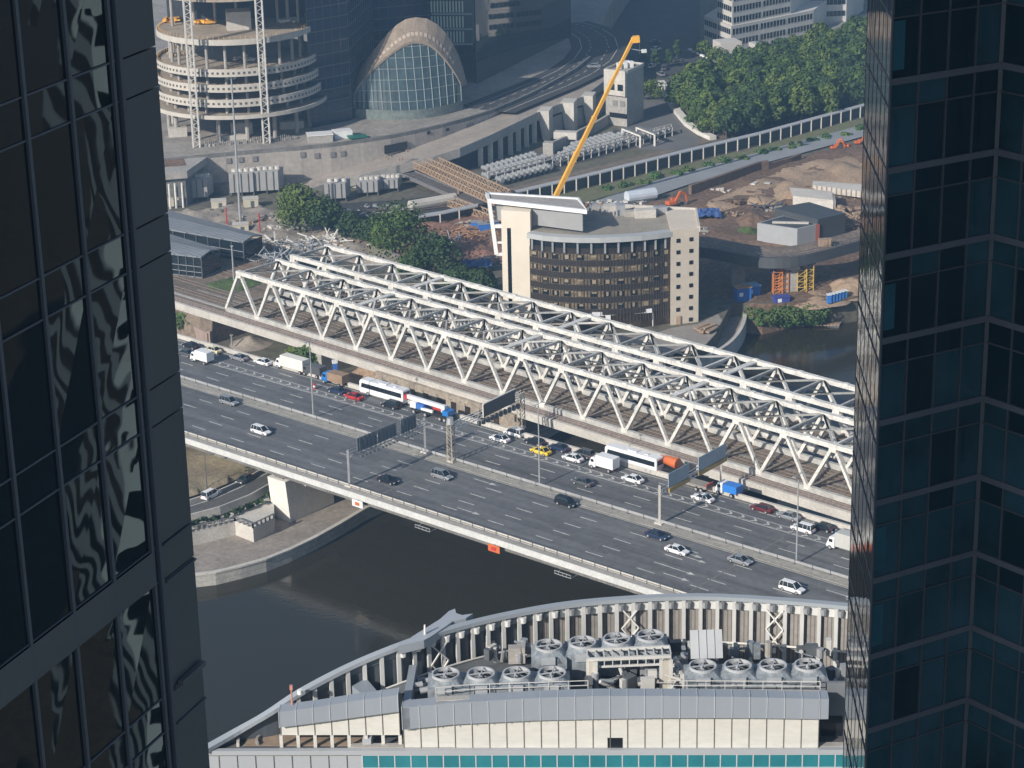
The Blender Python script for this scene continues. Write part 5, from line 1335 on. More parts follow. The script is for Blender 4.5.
patch('rail_yard', [(300, 208), (330, 204), (400, 200), (480, 190), (500, 212), (440, 222), (400, 226), (340, 232), (310, 222)], 7, M('shade_dark_ballast', (.045, .045, .045), .95, .35, .2, scale2=1.5), .3, 3, lift=.04)  # dark ballast; its colour also carries the shade lying over this yard
tr_ = T('yard_track', 'pair of dull railway tracks crossing the dark yard behind the trees', 'railway tracks', P(400, 214, 7))
for dy in (0, 1.5, 5.5, 7.0):
    a, b_ = P(325, 222, 7.3), P(500, 200, 7.3); m = MB(); m.beam(a + Vector((0, dy, .2)), b_ + Vector((0, dy, .2)), .2); m.build('rail', rail_m, tr_)
# timber / rusty footbridges
def timber_bridge(p0, p1, zt, label):
    a, b_ = P(*p0, zt), P(*p1, zt); t = T('timber_truss_walkway', label, 'truss walkway', Vector((a.x, a.y, 7))); d = (b_ - a); L = d.length; nn = Vector((-d.y, d.x, 0)).normalized() * 1.6; k = int(L / 2.2); 
    for s_ in (-1, 1):
        m = MB(); o = nn * s_
        for zz in (0, -1.9): m.beam(a + o + Vector((0, 0, zz)), b_ + o + Vector((0, 0, zz)), .42, .35)
        for j in range(k):
            p = a.lerp(b_, j / k) + o; q = a.lerp(b_, (j + 1) / k) + o; m.beam(p, q + Vector((0, 0, -1.9)), .22); m.beam(p, p + Vector((0, 0, -1.9)), .22)
        m.build('side_truss', wood, t)
    m = MB(); m.slab([a - nn + Vector((0, 0, -1.7)), b_ - nn + Vector((0, 0, -1.7))], [a + nn + Vector((0, 0, -1.7)), b_ + nn + Vector((0, 0, -1.7))], .2); m.build('deck', rust, t)
    for f in (.5, .97):
        q = a.lerp(b_, f); m = MB(); m.beam(Vector((q.x, q.y, 7)), Vector((q.x, q.y, q.z - 1.9)), .6); m.build('trestle', crane_y if f > .9 else wood, t)
timber_bridge((418, 161), (500, 199), 14, 'tan timber truss walkway, left of the two side by side, ending behind the office block')
timber_bridge((432, 157), (506, 191), 14, 'tan timber truss walkway, right of the two side by side')
timber_bridge((452, 199), (500, 216), 9.5, 'lower tan timber walkway end above the blue crates')
a, b_ = P(405, 172, 10), P(480, 204, 9); m = MB(); d = (b_ - a); nn = Vector((-d.y, d.x, 0)).normalized() * 2.6; m.slab([a - nn, b_ - nn], [a + nn, b_ + nn], .5)
m.beam(a - nn, b_ - nn, .4, 1.2); m.beam(a + nn, b_ + nn, .4, 1.2)
for k in range(30): q = a.lerp(b_, k / 29); m.beam(q - nn * .9 + Vector((0, 0, .1)), q + nn * .9 + Vector((0, 0, .1)), .2)
tag(m.build('steel_bridge_deck', M('grey_bridge_deck', (.16, .15, .15), .8, .2, .6)), 'dark grey ribbed steel bridge deck left of the timber walkways', 'bridge deck')
m = MB()
random.seed(12)
for k in range(60):
    q = P(390 + random.random() * 26, 158 + random.random() * 14, 9); m.beam(q, q + Vector((random.uniform(-3, 3), random.uniform(-2, 2), random.uniform(.5, 5))), .3)
tag(m.build('timber_scaffold', wood), 'tangle of tan timber scaffolding where the walkways meet the terrace', 'scaffolding')
t = T('railcar', 'white domed wagon standing under the timber walkways', 'wagon', P(430, 204, 7)); a, b_ = P(410, 206, 8.6), P(455, 198, 8.6)
m = MB(); m.tube(a, b_, 1.7, 1.7, 12); m.build('wagon_body', conc_pale, t); m = MB(); m.beam(a - Vector((0, 0, 1.2)), b_ - Vector((0, 0, 1.2)), 2.4, .5); m.build('underframe', steel_dark, t)

# ================================================================ earthworks on the right
patch('construction_earth', [(480, 232), (560, 226), (640, 206), (700, 186), (760, 168), (880, 138), (960, 116), (960, 282), (880, 295), (838, 299), (812, 299), (785, 302), (750, 302), (742, 298), (700, 298), (700, 240), (600, 250), (500, 262)], 7, soil, 1.3, 3.0, lift=.02, nscale=.045)
patch('sand_bank', [(742, 206), (770, 192), (800, 180), (840, 170), (880, 160), (880, 186), (840, 192), (800, 200), (770, 208)], 7, soil_pale, 2.6, 2.5, lift=.3, nscale=.07)
patch('earth_slope', [(700, 205), (740, 190), (790, 168), (880, 146), (880, 160), (840, 172), (790, 186), (742, 207), (715, 214)], 7, soil_pale, 1.2, 2.5, lift=.35, nscale=.1)
patch('rubble_ground', [(168, 215), (240, 205), (285, 212), (330, 232), (380, 245), (430, 270), (340, 262), (290, 258), (262, 240), (200, 225)], 7, dust, 1.6, 2.0, lift=.05, nscale=.2)
patch('rubble_ground', [(380, 240), (420, 222), (480, 214), (500, 222), (500, 260), (470, 292), (420, 275)], 7, M('reddish_dirt', (.24, .13, .09), .95, .3, .15, scale2=1.2), 1.6, 2.0, lift=.05, nscale=.2)
m = MB(); m.wall([P(x, y, 7) for x, y in ((690, 196), (720, 186), (760, 172), (768, 171))], 6, 10.5, 1.2); m.wall([P(x, y, 7) for x, y in ((768, 171), (790, 165), (800, 161))], 6, 9.5, 1.0); tag(m.build('sheet_piling', M('sheet_pile', (.16, .11, .08), .9, .25, .6)), 'dark brown sheet pile wall along the service road above the excavation', 'sheet pile wall')
# broken concrete deck lying on the slope
t = T('precast_deck_segment', 'long pale precast concrete deck segment lying on the earth slope', 'bridge segment', P(815, 205, 7))
a = P(793, 196, 10.5); b_ = P(833, 200, 11); m = MB(); m.hexa([a + Vector((0, 0, -3)), b_ + Vector((0, -1, -3.4)), b_ + Vector((2, 9, -3)), a + Vector((1, 9, -3)), a, b_, b_ + Vector((1, 9, .3)), a + Vector((0, 9, .3))]); m.build('segment_body', conc_pale, t)
m = MB()
for k in range(6): q = b_ + Vector((.4 + k * .1, k * 1.5, -1.5)); m.box(q, (.8, .5, 3), .2)
m.build('end_ribs', conc, t)
t = T('precast_deck_segment', 'second pale concrete deck segment behind the long one, near the right tower', 'bridge segment', P(840, 190, 7))
a = P(812, 185, 9.5); b_ = P(866, 192, 10); m = MB(); m.hexa([a + Vector((0, 0, -2)), b_ + Vector((0, 0, -2)), b_ + Vector((1, 8, -2)), a + Vector((1, 5, -2)), a, b_, b_ + Vector((1, 8, .3)), a + Vector((1, 5, 0))]); m.build('segment_body', conc_pale, t)
m = MB()
for k in range(12): q = a.lerp(b_, k / 11); m.beam(q + Vector((0, -.1, -1.9)), q + Vector((0, -.1, 0)), .3)
m.build('end_ribs', wood, t)
# debris piles as single heaps
def heap(px, py, n_, rx, ry, sz, mat, label, z=7, seed=0, cat='rubble heap', name='rubble_heap'):
    rnd = random.Random(seed); c = P(px, py, z); m = MB()
    for _ in range(n_):
        a = rnd.gauss(0, .5); b2 = rnd.gauss(0, .5); h = max(0, 1.4 - abs(a) - abs(b2)) * sz; s = sz * rnd.uniform(.3, 1.0)
        m.box((c.x + a * rx, c.y + b2 * ry, z + rnd.random() * h + .1), (s * rnd.uniform(.6, 2.6), s * rnd.uniform(.4, 1.4), s * rnd.uniform(.2, .9)), rnd.uniform(0, 3))
    return tag(m.build(name, mat), label, cat)
heap(760, 188, 26, 6, 3, 1.6, conc_pale, 'heap of pale precast concrete rings at the foot of the earth slope', seed=1)
heap(722, 192, 14, 5, 3, 1.2, conc_pale, 'small heap of white blocks on the excavation floor', seed=2)
heap(842, 214, 40, 9, 8, 1.6, wood, 'heap of broken timber and concrete beside the right tower', seed=3)
heap(775, 212, 22, 5, 3, 1.2, conc, 'small heap of grey debris above the grey shed', seed=4)
heap(845, 196, 26, 8, 5, 1.5, dust, 'heap of loose rubble around the deck segments', seed=5)
heap(250, 222, 60, 14, 8, 1.3, dust, 'sandy rubble heap at the foot of the light mast', seed=6)
heap(276, 232, 60, 9, 5, 1.2, conc_pale, 'pale rubble heap right of the red and white post', seed=7)
heap(262, 224, 26, 5, 3, 1.0, rust, 'reddish rubble heap with scrap by the red and white post', seed=8)
heap(322, 250, 120, 13, 7, 1.2, conc_pale, 'heap of broken white concrete and poles behind the far truss end', seed=9)
heap(352, 246, 60, 9, 5, 1.1, wood, 'heap of planks and boards beside the shaded trees', seed=10)
heap(446, 236, 60, 14, 6, 1.0, rust, 'reddish brown scrap heap left of the office block', seed=11)
heap(470, 226, 40, 8, 5, 1.0, conc, 'grey debris heap under the lower timber walkway', seed=12)
heap(484, 262, 50, 6, 8, 1.0, steel, 'shaded heap of metal scrap beside the stair tower', seed=13)
heap(612, 205, 36, 12, 3, 1.2, conc_pale, 'row of pale site rubble behind the office block roof', seed=14)
heap(800, 300, 30, 8, 3, 1.0, wood, 'timber offcuts on the bank below the pier', seed=15, z=6)
def pole_heap(px, py, n_, rx, ry, L, mat, label, z=7, seed=0):
    rnd = random.Random(seed); c = P(px, py, z); m = MB()
    for _ in range(n_):
        a = c + Vector((rnd.gauss(0, .5) * rx, rnd.gauss(0, .5) * ry, rnd.uniform(.1, 1.6))); d = Vector((rnd.uniform(-1, 1), rnd.uniform(-1, 1), rnd.uniform(-.1, .45))).normalized() * rnd.uniform(.4, 1) * L; m.beam(a, a + d, rnd.uniform(.12, .35))
    return tag(m.build('pole_heap', mat), label, 'pole heap')
pole_heap(300, 252, 60, 8, 5, 5, steel, 'grey tangle of poles beyond the left end of the far truss', seed=1)
pole_heap(322, 244, 40, 8, 4, 5, white_steel, 'white tangle of poles and angle iron by the shaded trees', seed=2)
pole_heap(276, 246, 50, 8, 4, 4, conc_pale, 'pale tangle of beams between far canopy and far truss', seed=3)
pole_heap(270, 262, 40, 6, 4, 5, steel, 'steel tangle just above the left end of the near truss', z=15, seed=4)
pole_heap(468, 236, 50, 9, 5, 4, rust, 'rusty tangle of bars left of the white roof frame', seed=5)
pole_heap(436, 246, 40, 9, 5, 4, steel, 'grey tangle of bars behind the loose crowned tree', seed=6)
pole_heap(770, 210, 30, 5, 3, 4, steel_dark, 'dark tangle of reinforcement bars above the grey shed', seed=7)
pole_heap(852, 226, 60, 7, 7, 6, wood, 'tangle of pale timber beams between grey shed and right tower', seed=8)
heap(735, 205, 36, 12, 5, 1.6, soil, 'dark clods of earth on the excavation floor', seed=21)
heap(700, 232, 30, 5, 4, 1.2, conc, 'grey site debris beside the roof corner of the office block', seed=22)
heap(740, 216, 24, 7, 4, 1.1, wood, 'scattered formwork boards near the dark soil mound', seed=23)
heap(590, 208, 30, 8, 3, 1.1, rust, 'brown scrap row behind the office block roof', seed=24)
heap(820, 216, 26, 7, 3, 1.3, soil_pale, 'pale clods of earth behind the grey shed', seed=25)
heap(720, 262, 26, 10, 5, 1.0, conc_dark, 'dark rubble in the shade under the elevated deck', seed=26)
heap(350, 215, 30, 12, 4, 1.2, conc_pale, 'pale blocks in the dark yard right of the large bushy tree', seed=27)
heap(385, 208, 24, 10, 3, 1.2, steel, 'silver units on the dark yard floor under the cooling units', seed=28)
heap(215, 214, 34, 10, 4, 1.1, conc_dark, 'dark debris between the two sand coloured site cabins', seed=29)
heap(290, 257, 70, 8, 4, 1.0, conc_pale, 'tumbled concrete pieces at the left end of the far truss bridge', seed=16, z=9)
q = P(452, 227, 7)
for k, (x, y_) in enumerate(((477, 229), (484, 231), (492, 229))):
    q = P(x, y_, 7); t = T('blue_crate', ('blue site container under the lower walkway, leftmost', 'blue site container under the lower walkway, middle', 'blue site container under the lower walkway, next to the office block')[k], 'container', q); m = MB(); m.box((q.x, q.y, 8.2), (3.4, 2.2, 2.2), .2 * k); m.build('container_body', blue, t); m = MB(); m.box((q.x, q.y, 9.4), (3.6, 2.4, .15), .2 * k); m.build('lid', steel, t)
# tarpaulins
tarp = M('blue_tarpaulin', (.05, .10, .26), .6, .25, .8)
for x, y_, w_, lb in ((704, 219, 10, 'crumpled blue tarpaulin beside the roof corner of the office block'), (476, 270, 9, 'dark blue tarpaulin in the shade left of the stair tower')):
    c = P(x, y_, 7); bm = bmesh.new(); bmesh.ops.create_grid(bm, x_segments=10, y_segments=8, size=1); rr = random.Random(x)
    for v in bm.verts: v.co = Vector((c.x + v.co.x * w_ / 2, c.y + v.co.y * 4, 8.3 + rr.uniform(0, 1.2)))
    me = bpy.data.meshes.new('tarpaulin'); bm.to_mesh(me); bm.free(); me.materials.append(tarp); o = bpy.data.objects.new('tarpaulin', me); C.objects.link(o); tag(o, lb, 'tarpaulin')
# white tank truck and concrete blocks behind the office block
q = P(641, 203, 7); t = T('white_silo_tank', 'pale blue white cylindrical silo lying behind the office block roof', 'silo tank', q)
m = MB(); m.tube((q.x - 4.5, q.y - 1, 9.2), (q.x + 4.5, q.y + 3, 9.2), 1.9, 1.9, 14); m.build('shell', M('silo_white', (.55, .60, .66), .5, .08), t); m = MB(); m.box((q.x, q.y + 1, 7.4), (8, 2, .8), .4); m.build('cradle', steel_dark, t)
# grey shed
a, b_, c = P(757, 241, 7), P(797, 247, 7), P(845, 236, 7); zt = top_z(a, 223)
t = T('grey_shed', 'low grey and dark metal shed with flat roof beside the curved elevated deck', 'shed', b_)
dk = M('anthracite_sheet', (.06, .065, .07), .6, .1, .5); lg = M('light_grey_sheet', (.36, .37, .38), .6, .06, .4)
e1 = Vector((6, 20, 0)); n1 = b_.lerp(c, .42)
m = MB(); m.prism([w2(a), w2(b_), w2(b_ + (c - b_) * .42), w2(a + (c - b_) * .42 + Vector((2, 3, 0)))], 6.5, zt); m.build('light_volume', lg, t)
m = MB(); aa = a + (c - b_) * .42; m.prism([w2(n1), w2(c), w2(c + Vector((-9, 13, 0))), w2(n1 + Vector((-11, 13, 0)))], 6.5, zt + 1.5); m.build('dark_volume', dk, t)
m = MB(); r1 = [a, b_, b_ + (c - b_) * .42, a + (c - b_) * .42 + Vector((2, 3, 0))]; cc_ = sum(r1, Vector()) / 4; m.prism([w2(q.lerp(cc_, .1)) for q in r1], zt, zt + .1); m.build('roof_felt', dk, t)
m = MB(); m.beam(Vector((r1[0].x, r1[0].y, zt + .3)).lerp(Vector((r1[2].x, r1[2].y, zt + .3)), .25), Vector((r1[0].x, r1[0].y, zt + .3)).lerp(Vector((r1[2].x, r1[2].y, zt + .3)), .85), .9, .6); m.build('roof_duct', conc_pale, t)
m = MB(); q = n1 + Vector((-.1, -.1, 0)); m.box((q.x, q.y, (7 + zt) / 2), (1.2, .5, zt - 7), .2); m.build('red_panel', M('brick_red_panel', (.28, .08, .05), .7, .1), t)
# curved elevated deck
dpx = [(640, 248), (700, 248), (730, 253), (760, 258), (790, 258), (820, 252), (850, 244), (890, 232), (960, 208)]
dk_n = smooth([P(x, y, 18) for x, y in dpx], 4); dk_f = smooth([P(x, y - 12, 18) for x, y in dpx], 4)
t = T('elevated_deck', 'curved unfinished elevated deck on the far bank, right of the office block', 'elevated deck', dk_n[16])
m = MB(); m.slab(dk_n, dk_f, .6); m.build('deck_top', M('deck_dirty', (.20, .155, .12), .9, .3, .2, scale2=1), t)
m = MB(); m.wall(dk_n, 15.3, 18.2, .6); m.build('girder', M('girder_shade_tone', (.075, .08, .085), .8, .15, .3), t)  # girder coloured dark to hold the shade below the deck
m = MB()
for i in range(len(dk_n) - 1):
    L = (dk_n[i + 1] - dk_n[i]).length; k = int(L / 2.2)
    for j in range(k):
        q = dk_n[i].lerp(dk_n[i + 1], j / k); m.beam(Vector((q.x, q.y, 18)), Vector((q.x, q.y, 19.3)), .14)
for zz in (18.7, 19.3):
    for i in range(len(dk_n) - 1): m.beam(Vector((dk_n[i].x, dk_n[i].y, zz)), Vector((dk_n[i + 1].x, dk_n[i + 1].y, zz)), .12)
m.build('railing', steel_dark, t)
for x, y_ in ((738, 290), (790, 297), (868, 275)):
    q = P(x, y_, 5.5); tt = T('deck_pier', 'grey concrete pier under the curved elevated deck, ' + {738: 'in the deep shade', 790: 'between orange and yellow shoring towers', 868: 'beside the right tower'}[x], 'pier', q); m = MB(); m.box((q.x, q.y, 9.2), (3.4, 3.0, 9.6), .1); m.build('shaft', conc, tt); m = MB(); m.box((q.x, q.y, 14.6), (4.4, 4, 1.6), .1); m.build('cap', conc_pale, tt)
def shoring(px, py, col, label):
    q = P(px, py, 5.5); t = T('shoring_tower', label, 'shoring tower', q); zt = 15.6; s = 1.2; m = MB()
    for a in (-s, s):
        for b2 in (-s, s): m.beam((q.x + a, q.y + b2, 5), (q.x + a, q.y + b2, zt), .22)
    m.build('legs', col, t); m = MB(); z = 5.4
    while z < zt - 1:
        for sy in (-s, s):
            m.beam((q.x - s, q.y + sy, z), (q.x + s, q.y + sy, z), .14); m.beam((q.x - s, q.y + sy, z), (q.x + s, q.y + sy, z + 1.6), .1)
        z += 1.6
    m.build('bracing', col, t)
oy = M('shoring_orange', (.62, .22, .06), .6, .1); yy_ = M('shoring_yellow', (.60, .40, .08), .6, .1)
shoring(777, 299, oy, 'orange lattice shoring tower left of the concrete pier'); shoring(783, 298, oy, 'second orange lattice shoring tower, touching the concrete pier'); shoring(801, 297, yy_, 'yellow lattice shoring tower right of the concrete pier'); shoring(808, 296, yy_, 'outer yellow lattice shoring tower right of the concrete pier')
for x, y_, lb in ((781, 263, 'dark blue formwork hanging under the deck above the orange shoring'), (806, 262, 'dark blue formwork hanging under the deck above the yellow shoring')):
    q = P(x, y_, 15.4); m = MB()
    for k in range(7): m.box((q.x + random.uniform(-2.4, 2.4), q.y + random.uniform(-1, 1), 15.4 + random.uniform(-1.6, 1.2)), (1.6, 1.2, 1.7), random.random())
    tag(m.build('formwork', dkblue), lb, 'formwork')
# cabins and toilets
def cabin(px, py, sx, sy, sz, col, roofc, label, name='site_cabin', rz=.25):
    q = P(px, py, 6); t = T(name, label, 'site cabin', q); m = MB(); m.box((q.x, q.y, 6.4 + sz / 2), (sx, sy, sz), rz); m.build('cabin_body', col, t, bevel=.06)
    m = MB(); m.box((q.x, q.y, 6.5 + sz), (sx + .3, sy + .3, .2), rz); m.build('roof', roofc, t); m = MB(); e = Vector((math.cos(rz), math.sin(rz), 0)); nn = Vector((math.sin(rz), -math.cos(rz), 0)); w_ = q - e * sx * .2 + nn * (sy / 2 + .03); m.box((w_.x, w_.y, 6.6 + sz * .55), (1.1, .1, 1.0), rz); m.build('window', white_p, t)
cabin(742, 303, 4.2, 3.2, 4.2, blue, rust, 'tall blue site cabin with brown roof above the green bank')
cabin(751, 299, 4.0, 3.2, 3.6, blue, M('light_blue_roof', (.18, .36, .55), .6, .08), 'blue site cabin with light blue sloping roof', rz=.35)
cabin(781, 305, 4.2, 2.4, 2.0, dkblue, dkblue, 'dark blue container at the foot of the orange shoring towers')
G_T = 'row of blue portable toilets on the right bank'
tl = T('portable_toilet', 'blue portable toilet with white roof in the row on the right bank', 'portable toilet', (0, 0, 0), G_T)
m = MB(); m.box((0, 0, 1.15), (1.15, 1.2, 2.3)); m.build('cabin_body', blue, tl, bevel=.04); m = MB(); m.box((0, 0, 2.42), (1.2, 1.25, .25)); m.build('roof', white_p, tl); m = MB(); m.box((0, -.62, 1.1), (.75, .06, 1.9)); m.build('door', M('door_blue', (.06, .22, .6), .5, 0), tl)
for k in range(6):
    q = P(829 + k * 3.1, 303 - k * .85, 6.6)
    if k == 0: tl.location = q; tl.rotation_euler = (0, 0, .25)
    else:
        o = dup(tl, q, .25)
        if k == 5:
            o['label'] = 'green portable toilet at the right end of the blue row'
            gm = M('toilet_green', (.03, .25, .12), .5, .05)
            for ch in o.children:
                if ch.name.startswith('cabin_body'): ch.data = ch.data.copy(); ch.data.materials[0] = gm
tag(mound('soil_mound', 848, 290, 6.5, 9, 3.2, soil_pale, seed=8), 'sandy mound on the right bank behind the blue toilets', 'soil mound')
tag(mound('soil_mound', 818, 298, 6.2, 9, 1.6, soil_pale, seed=9), 'low sandy mound between shoring towers and toilets', 'soil mound')
tag(mound('soil_mound', 752, 222, 7, 7, 3.0, soil, seed=10), 'dark brown soil mound left of the grey shed', 'soil mound')
tag(mound('soil_mound', 748, 232, 7, 5, 1.6, grass_m, seed=11), 'small green overgrown mound left of the grey shed', 'soil mound')
# raft
q = P(829, 322, .4); t = T('timber_raft', 'square timber raft moored at the right bank', 'raft', q); m = MB()
for k in range(8): m.box((q.x - 3.2 + k * .9, q.y, .55), (.8, 7, .3), -.35)
m.build('planks', wood, t); m = MB(); m.box((q.x, q.y, .2), (6.8, 6, .5), -.35); m.build('float', steel_dark, t)
# excavators
def excavator(px, py, label, rz, z=7.2, arm_up=True, s=1.0):
    q = P(px, py, z); t = T('excavator', label, 'excavator', q); ca, sa = math.cos(rz), math.sin(rz)
    L = lambda x, y, zz: Vector((q.x + (x * ca - y * sa) * s, q.y + (x * sa + y * ca) * s, z + zz * s))
    for sy in (-1.1, 1.1): m = MB(); m.box(L(0, sy, .45), (3.8 * s, .6 * s, .9 * s), rz); m.build('track', rubber, t, bevel=.2)
    m = MB(); m.box(L(-.5, 0, 1.6), (3.2 * s, 2.5 * s, 1.3 * s), rz); m.build('engine_house', orange, t, bevel=.15); m = MB(); m.box(L(.7, .7, 2.3), (1.3 * s, 1.1 * s, 1.5 * s), rz); m.build('cab', M('cab_red', (.5, .12, .05), .5, .05), t, bevel=.1)
    m = MB(); m.beam(L(1, -.3, 1.6), L(3.2, -.3, 5.0), .7 * s, .7 * s); m.beam(L(3.2, -.3, 5.0), L(5.4, -.3, 3.8), .6 * s, .6 * s); m.build('boom', orange, t); m = MB(); m.beam(L(5.4, -.3, 3.8), L(6.0, -.3, .9), .5 * s, .5 * s); m.build('arm', orange, t); m = MB(); m.box(L(5.7, -.3, .6), (1.0 * s, 1.2 * s, .9 * s), rz); m.build('bucket', steel_dark, t, bevel=.1)
excavator(672, 207, 'orange excavator with raised arm above the right roof corner of the office block', .5, s=.9)
excavator(834, 150, 'orange excavator on the upper slope, left of the pair by the right tower', .2, s=.6)
excavator(846, 148, 'orange excavator on the upper slope, close beside the other orange excavator', 2.6, s=.6)
excavator(858, 145, 'red orange excavator on the upper slope, nearest the right tower', .1, s=.62)
for x, y_, top in ((815, 115, 104),):
    pass
# yellow crate on the elevated deck
q = P(826, 248, 18); m = MB(); m.box((q.x, q.y + 2, 19), (3.4, 2, 2), .1)
for k in range(4): m.box((q.x - 1.3 + k * .9, q.y + .9, 19), (.15, .1, 2.1), .1)
tag(m.build('timber_crate', wood), 'pale timber crate standing on the curved elevated deck', 'crate')
# ================================================================ near building with roof screen
ZT = 80.0
F0 = P(190, 753, ZT); F1 = P(900, 751.5, ZT); fd = (F1 - F0).normalized(); fn = Vector((fd.y, -fd.x, 0))
def FP(px, z=ZT, off=0.0):
    """point of the front line under picture column px"""
    d = ray(px, 750); a = Vector((d.x, d.y, 0)); C0 = Vector((0, 0, 0)); tt_ = (F0 - C0).dot(fn) / a.dot(fn); q = a * tt_ + fn * off; return Vector((q.x, q.y, z))
scr_px = [(203, 748, 80.8), (235, 730, 81.5), (268, 711, 83.2), (300, 690, 84.8), (350, 664, 86.6), (400, 643.5, 88), (450, 627, 88), (500, 614.5, 88), (560, 603.5, 88), (620, 597.5, 88), (690, 594.5, 88), (760, 597, 88), (845, 604, 88), (905, 612, 88)]
SC = [P(x, y, z) for x, y, z in scr_px]
SS = smooth(SC)
t = T('lens_shaped_building', 'near building with teal glass front and curved finned roof screen above the river', 'building', Vector((5, 220, 7)))
panel_l = M('pale_metal_panel', (.37, .39, .41), .45, .05, .1); cream = M('cream_panel', (.59, .575, .53), .6, .05, .12, scale2=.8, stretch=(1, 1, 3)); corn = M('cornice_panel', (.27, .30, .335), .45, .07, .1)
seam = M('panel_seam', (.50, .52, .54), .5, 0); seam_d = M('panel_joint', (.16, .15, .13), .7, 0)
foot = [w2(p) for p in SS] + [w2(FP(900)), w2(FP(203))]
m = MB(); m.prism([(p.x, p.y) for p in SS[2:]] + [w2(FP(905, off=-.3)), w2(FP(210, off=-.3))], 5, ZT - .6); m.build('body', conc_dark, t)
m = MB(); m.prism([(p.x, p.y) for p in SS[2:]] + [w2(FP(905, off=-.2)), w2(FP(210, off=-.2))], ZT - .6, ZT); m.build('roof', M('roof_membrane', (.10, .10, .105), .9, .2, .3), t)
m = MB(); q = [P(x, y, ZT) for x, y in ((243, 746), (262, 722), (300, 722), (366, 728), (366, 746))]; m.prism([w2(v) for v in q], ZT, ZT + .06); m.build('terrace_floor', M('terrace_brown', (.28, .21, .15), .9, .25, .6), t)
for (x0, y0, x1, y1) in ((238, 744, 262, 722),):
    m = MB(); pts = [P(238, 747, ZT), P(240, 738, ZT), P(250, 729, ZT), P(266, 723, ZT), P(282, 720, ZT)]; m.wall(smooth(pts, 3), ZT, ZT + .5, .3); m.build('curved_curb', conc_pale, t)
    m = MB(); pts = [P(258, 746, ZT), P(257, 741, ZT), P(264, 736, ZT), P(280, 733, ZT)]; m.wall(smooth(pts, 3), ZT, ZT + .4, .25); m.build('curved_curb', conc, t)
# parapet coping along front
m = MB(); m.slab([FP(200, ZT + .35, .25), FP(905, ZT + .35, .25)], [FP(200, ZT + .35, -.35), FP(905, ZT + .35, -.35)], .5); m.build('front_coping', panel_l, t)
m = MB(); m.slab([FP(350, ZT + .4, -.4), FP(905, ZT + .4, -.4)], [FP(350, ZT + .4, -1.3), FP(905, ZT + .4, -1.3)], .35); m.build('inner_coping', conc, t)
# facade: pale panels left, teal glass right
m = MB(); a, b_ = FP(196, 5, .05), FP(361.5, 5, .05); m.quad(a, b_, Vector((b_.x, b_.y, ZT - .2)), Vector((a.x, a.y, ZT - .2))); m.build('panel_wall', panel_l, t, fix=False)
m = MB(); px = 200
while px < 361: q = FP(px, 0, .1); m.beam(Vector((q.x, q.y, 40)), Vector((q.x, q.y, ZT - .2)), .07, .06); px += 18.3
m.beam(FP(200, ZT - .25, .1), FP(361, ZT - .25, .1), .07, .06)
m.build('panel_joint', seam_d, t)
teal = M('teal_glass', (.03, .19, .225), .12, .14, .25, ior=1.5)
m = MB(); a, b_ = FP(362, 5, .02), FP(905, 5, .02); m.quad(a, b_, Vector((b_.x, b_.y, ZT - .25)), Vector((a.x, a.y, ZT - .25))); m.build('curtain_wall', teal, t, fix=False)
step = (FP(378.2) - FP(362)).length; kmax = int((FP(905) - FP(362)).length / step)
for rw, (zA, zB) in enumerate(((ZT - 1.72, ZT - .3), (ZT - 3.9, ZT - 1.82))):
    for k in range(kmax):
        q = FP(362, 0, .07) + fd * (step * (k + .5)); m = MB(); m.box((q.x, q.y, (zA + zB) / 2), (step - .16, .08, zB - zA), math.atan2(fd.y, fd.x)); m.build('window', teal, t)
m = MB()
for k in range(kmax + 1): q = FP(362, 0, .1) + fd * (step * k); m.beam(Vector((q.x, q.y, 30)), Vector((q.x, q.y, ZT - .2)), .10, .12)
z = ZT - .22; 
for z in [ZT - .22, ZT - 1.77] + [ZT - 1.77 - 4 * i for i in range(1, 14)] + [ZT - 3.9 - 4 * i for i in range(0, 12)]: m.beam(FP(362, z, .1), FP(905, z, .1), .1, .12)
m.build('window_frame', seam, t)
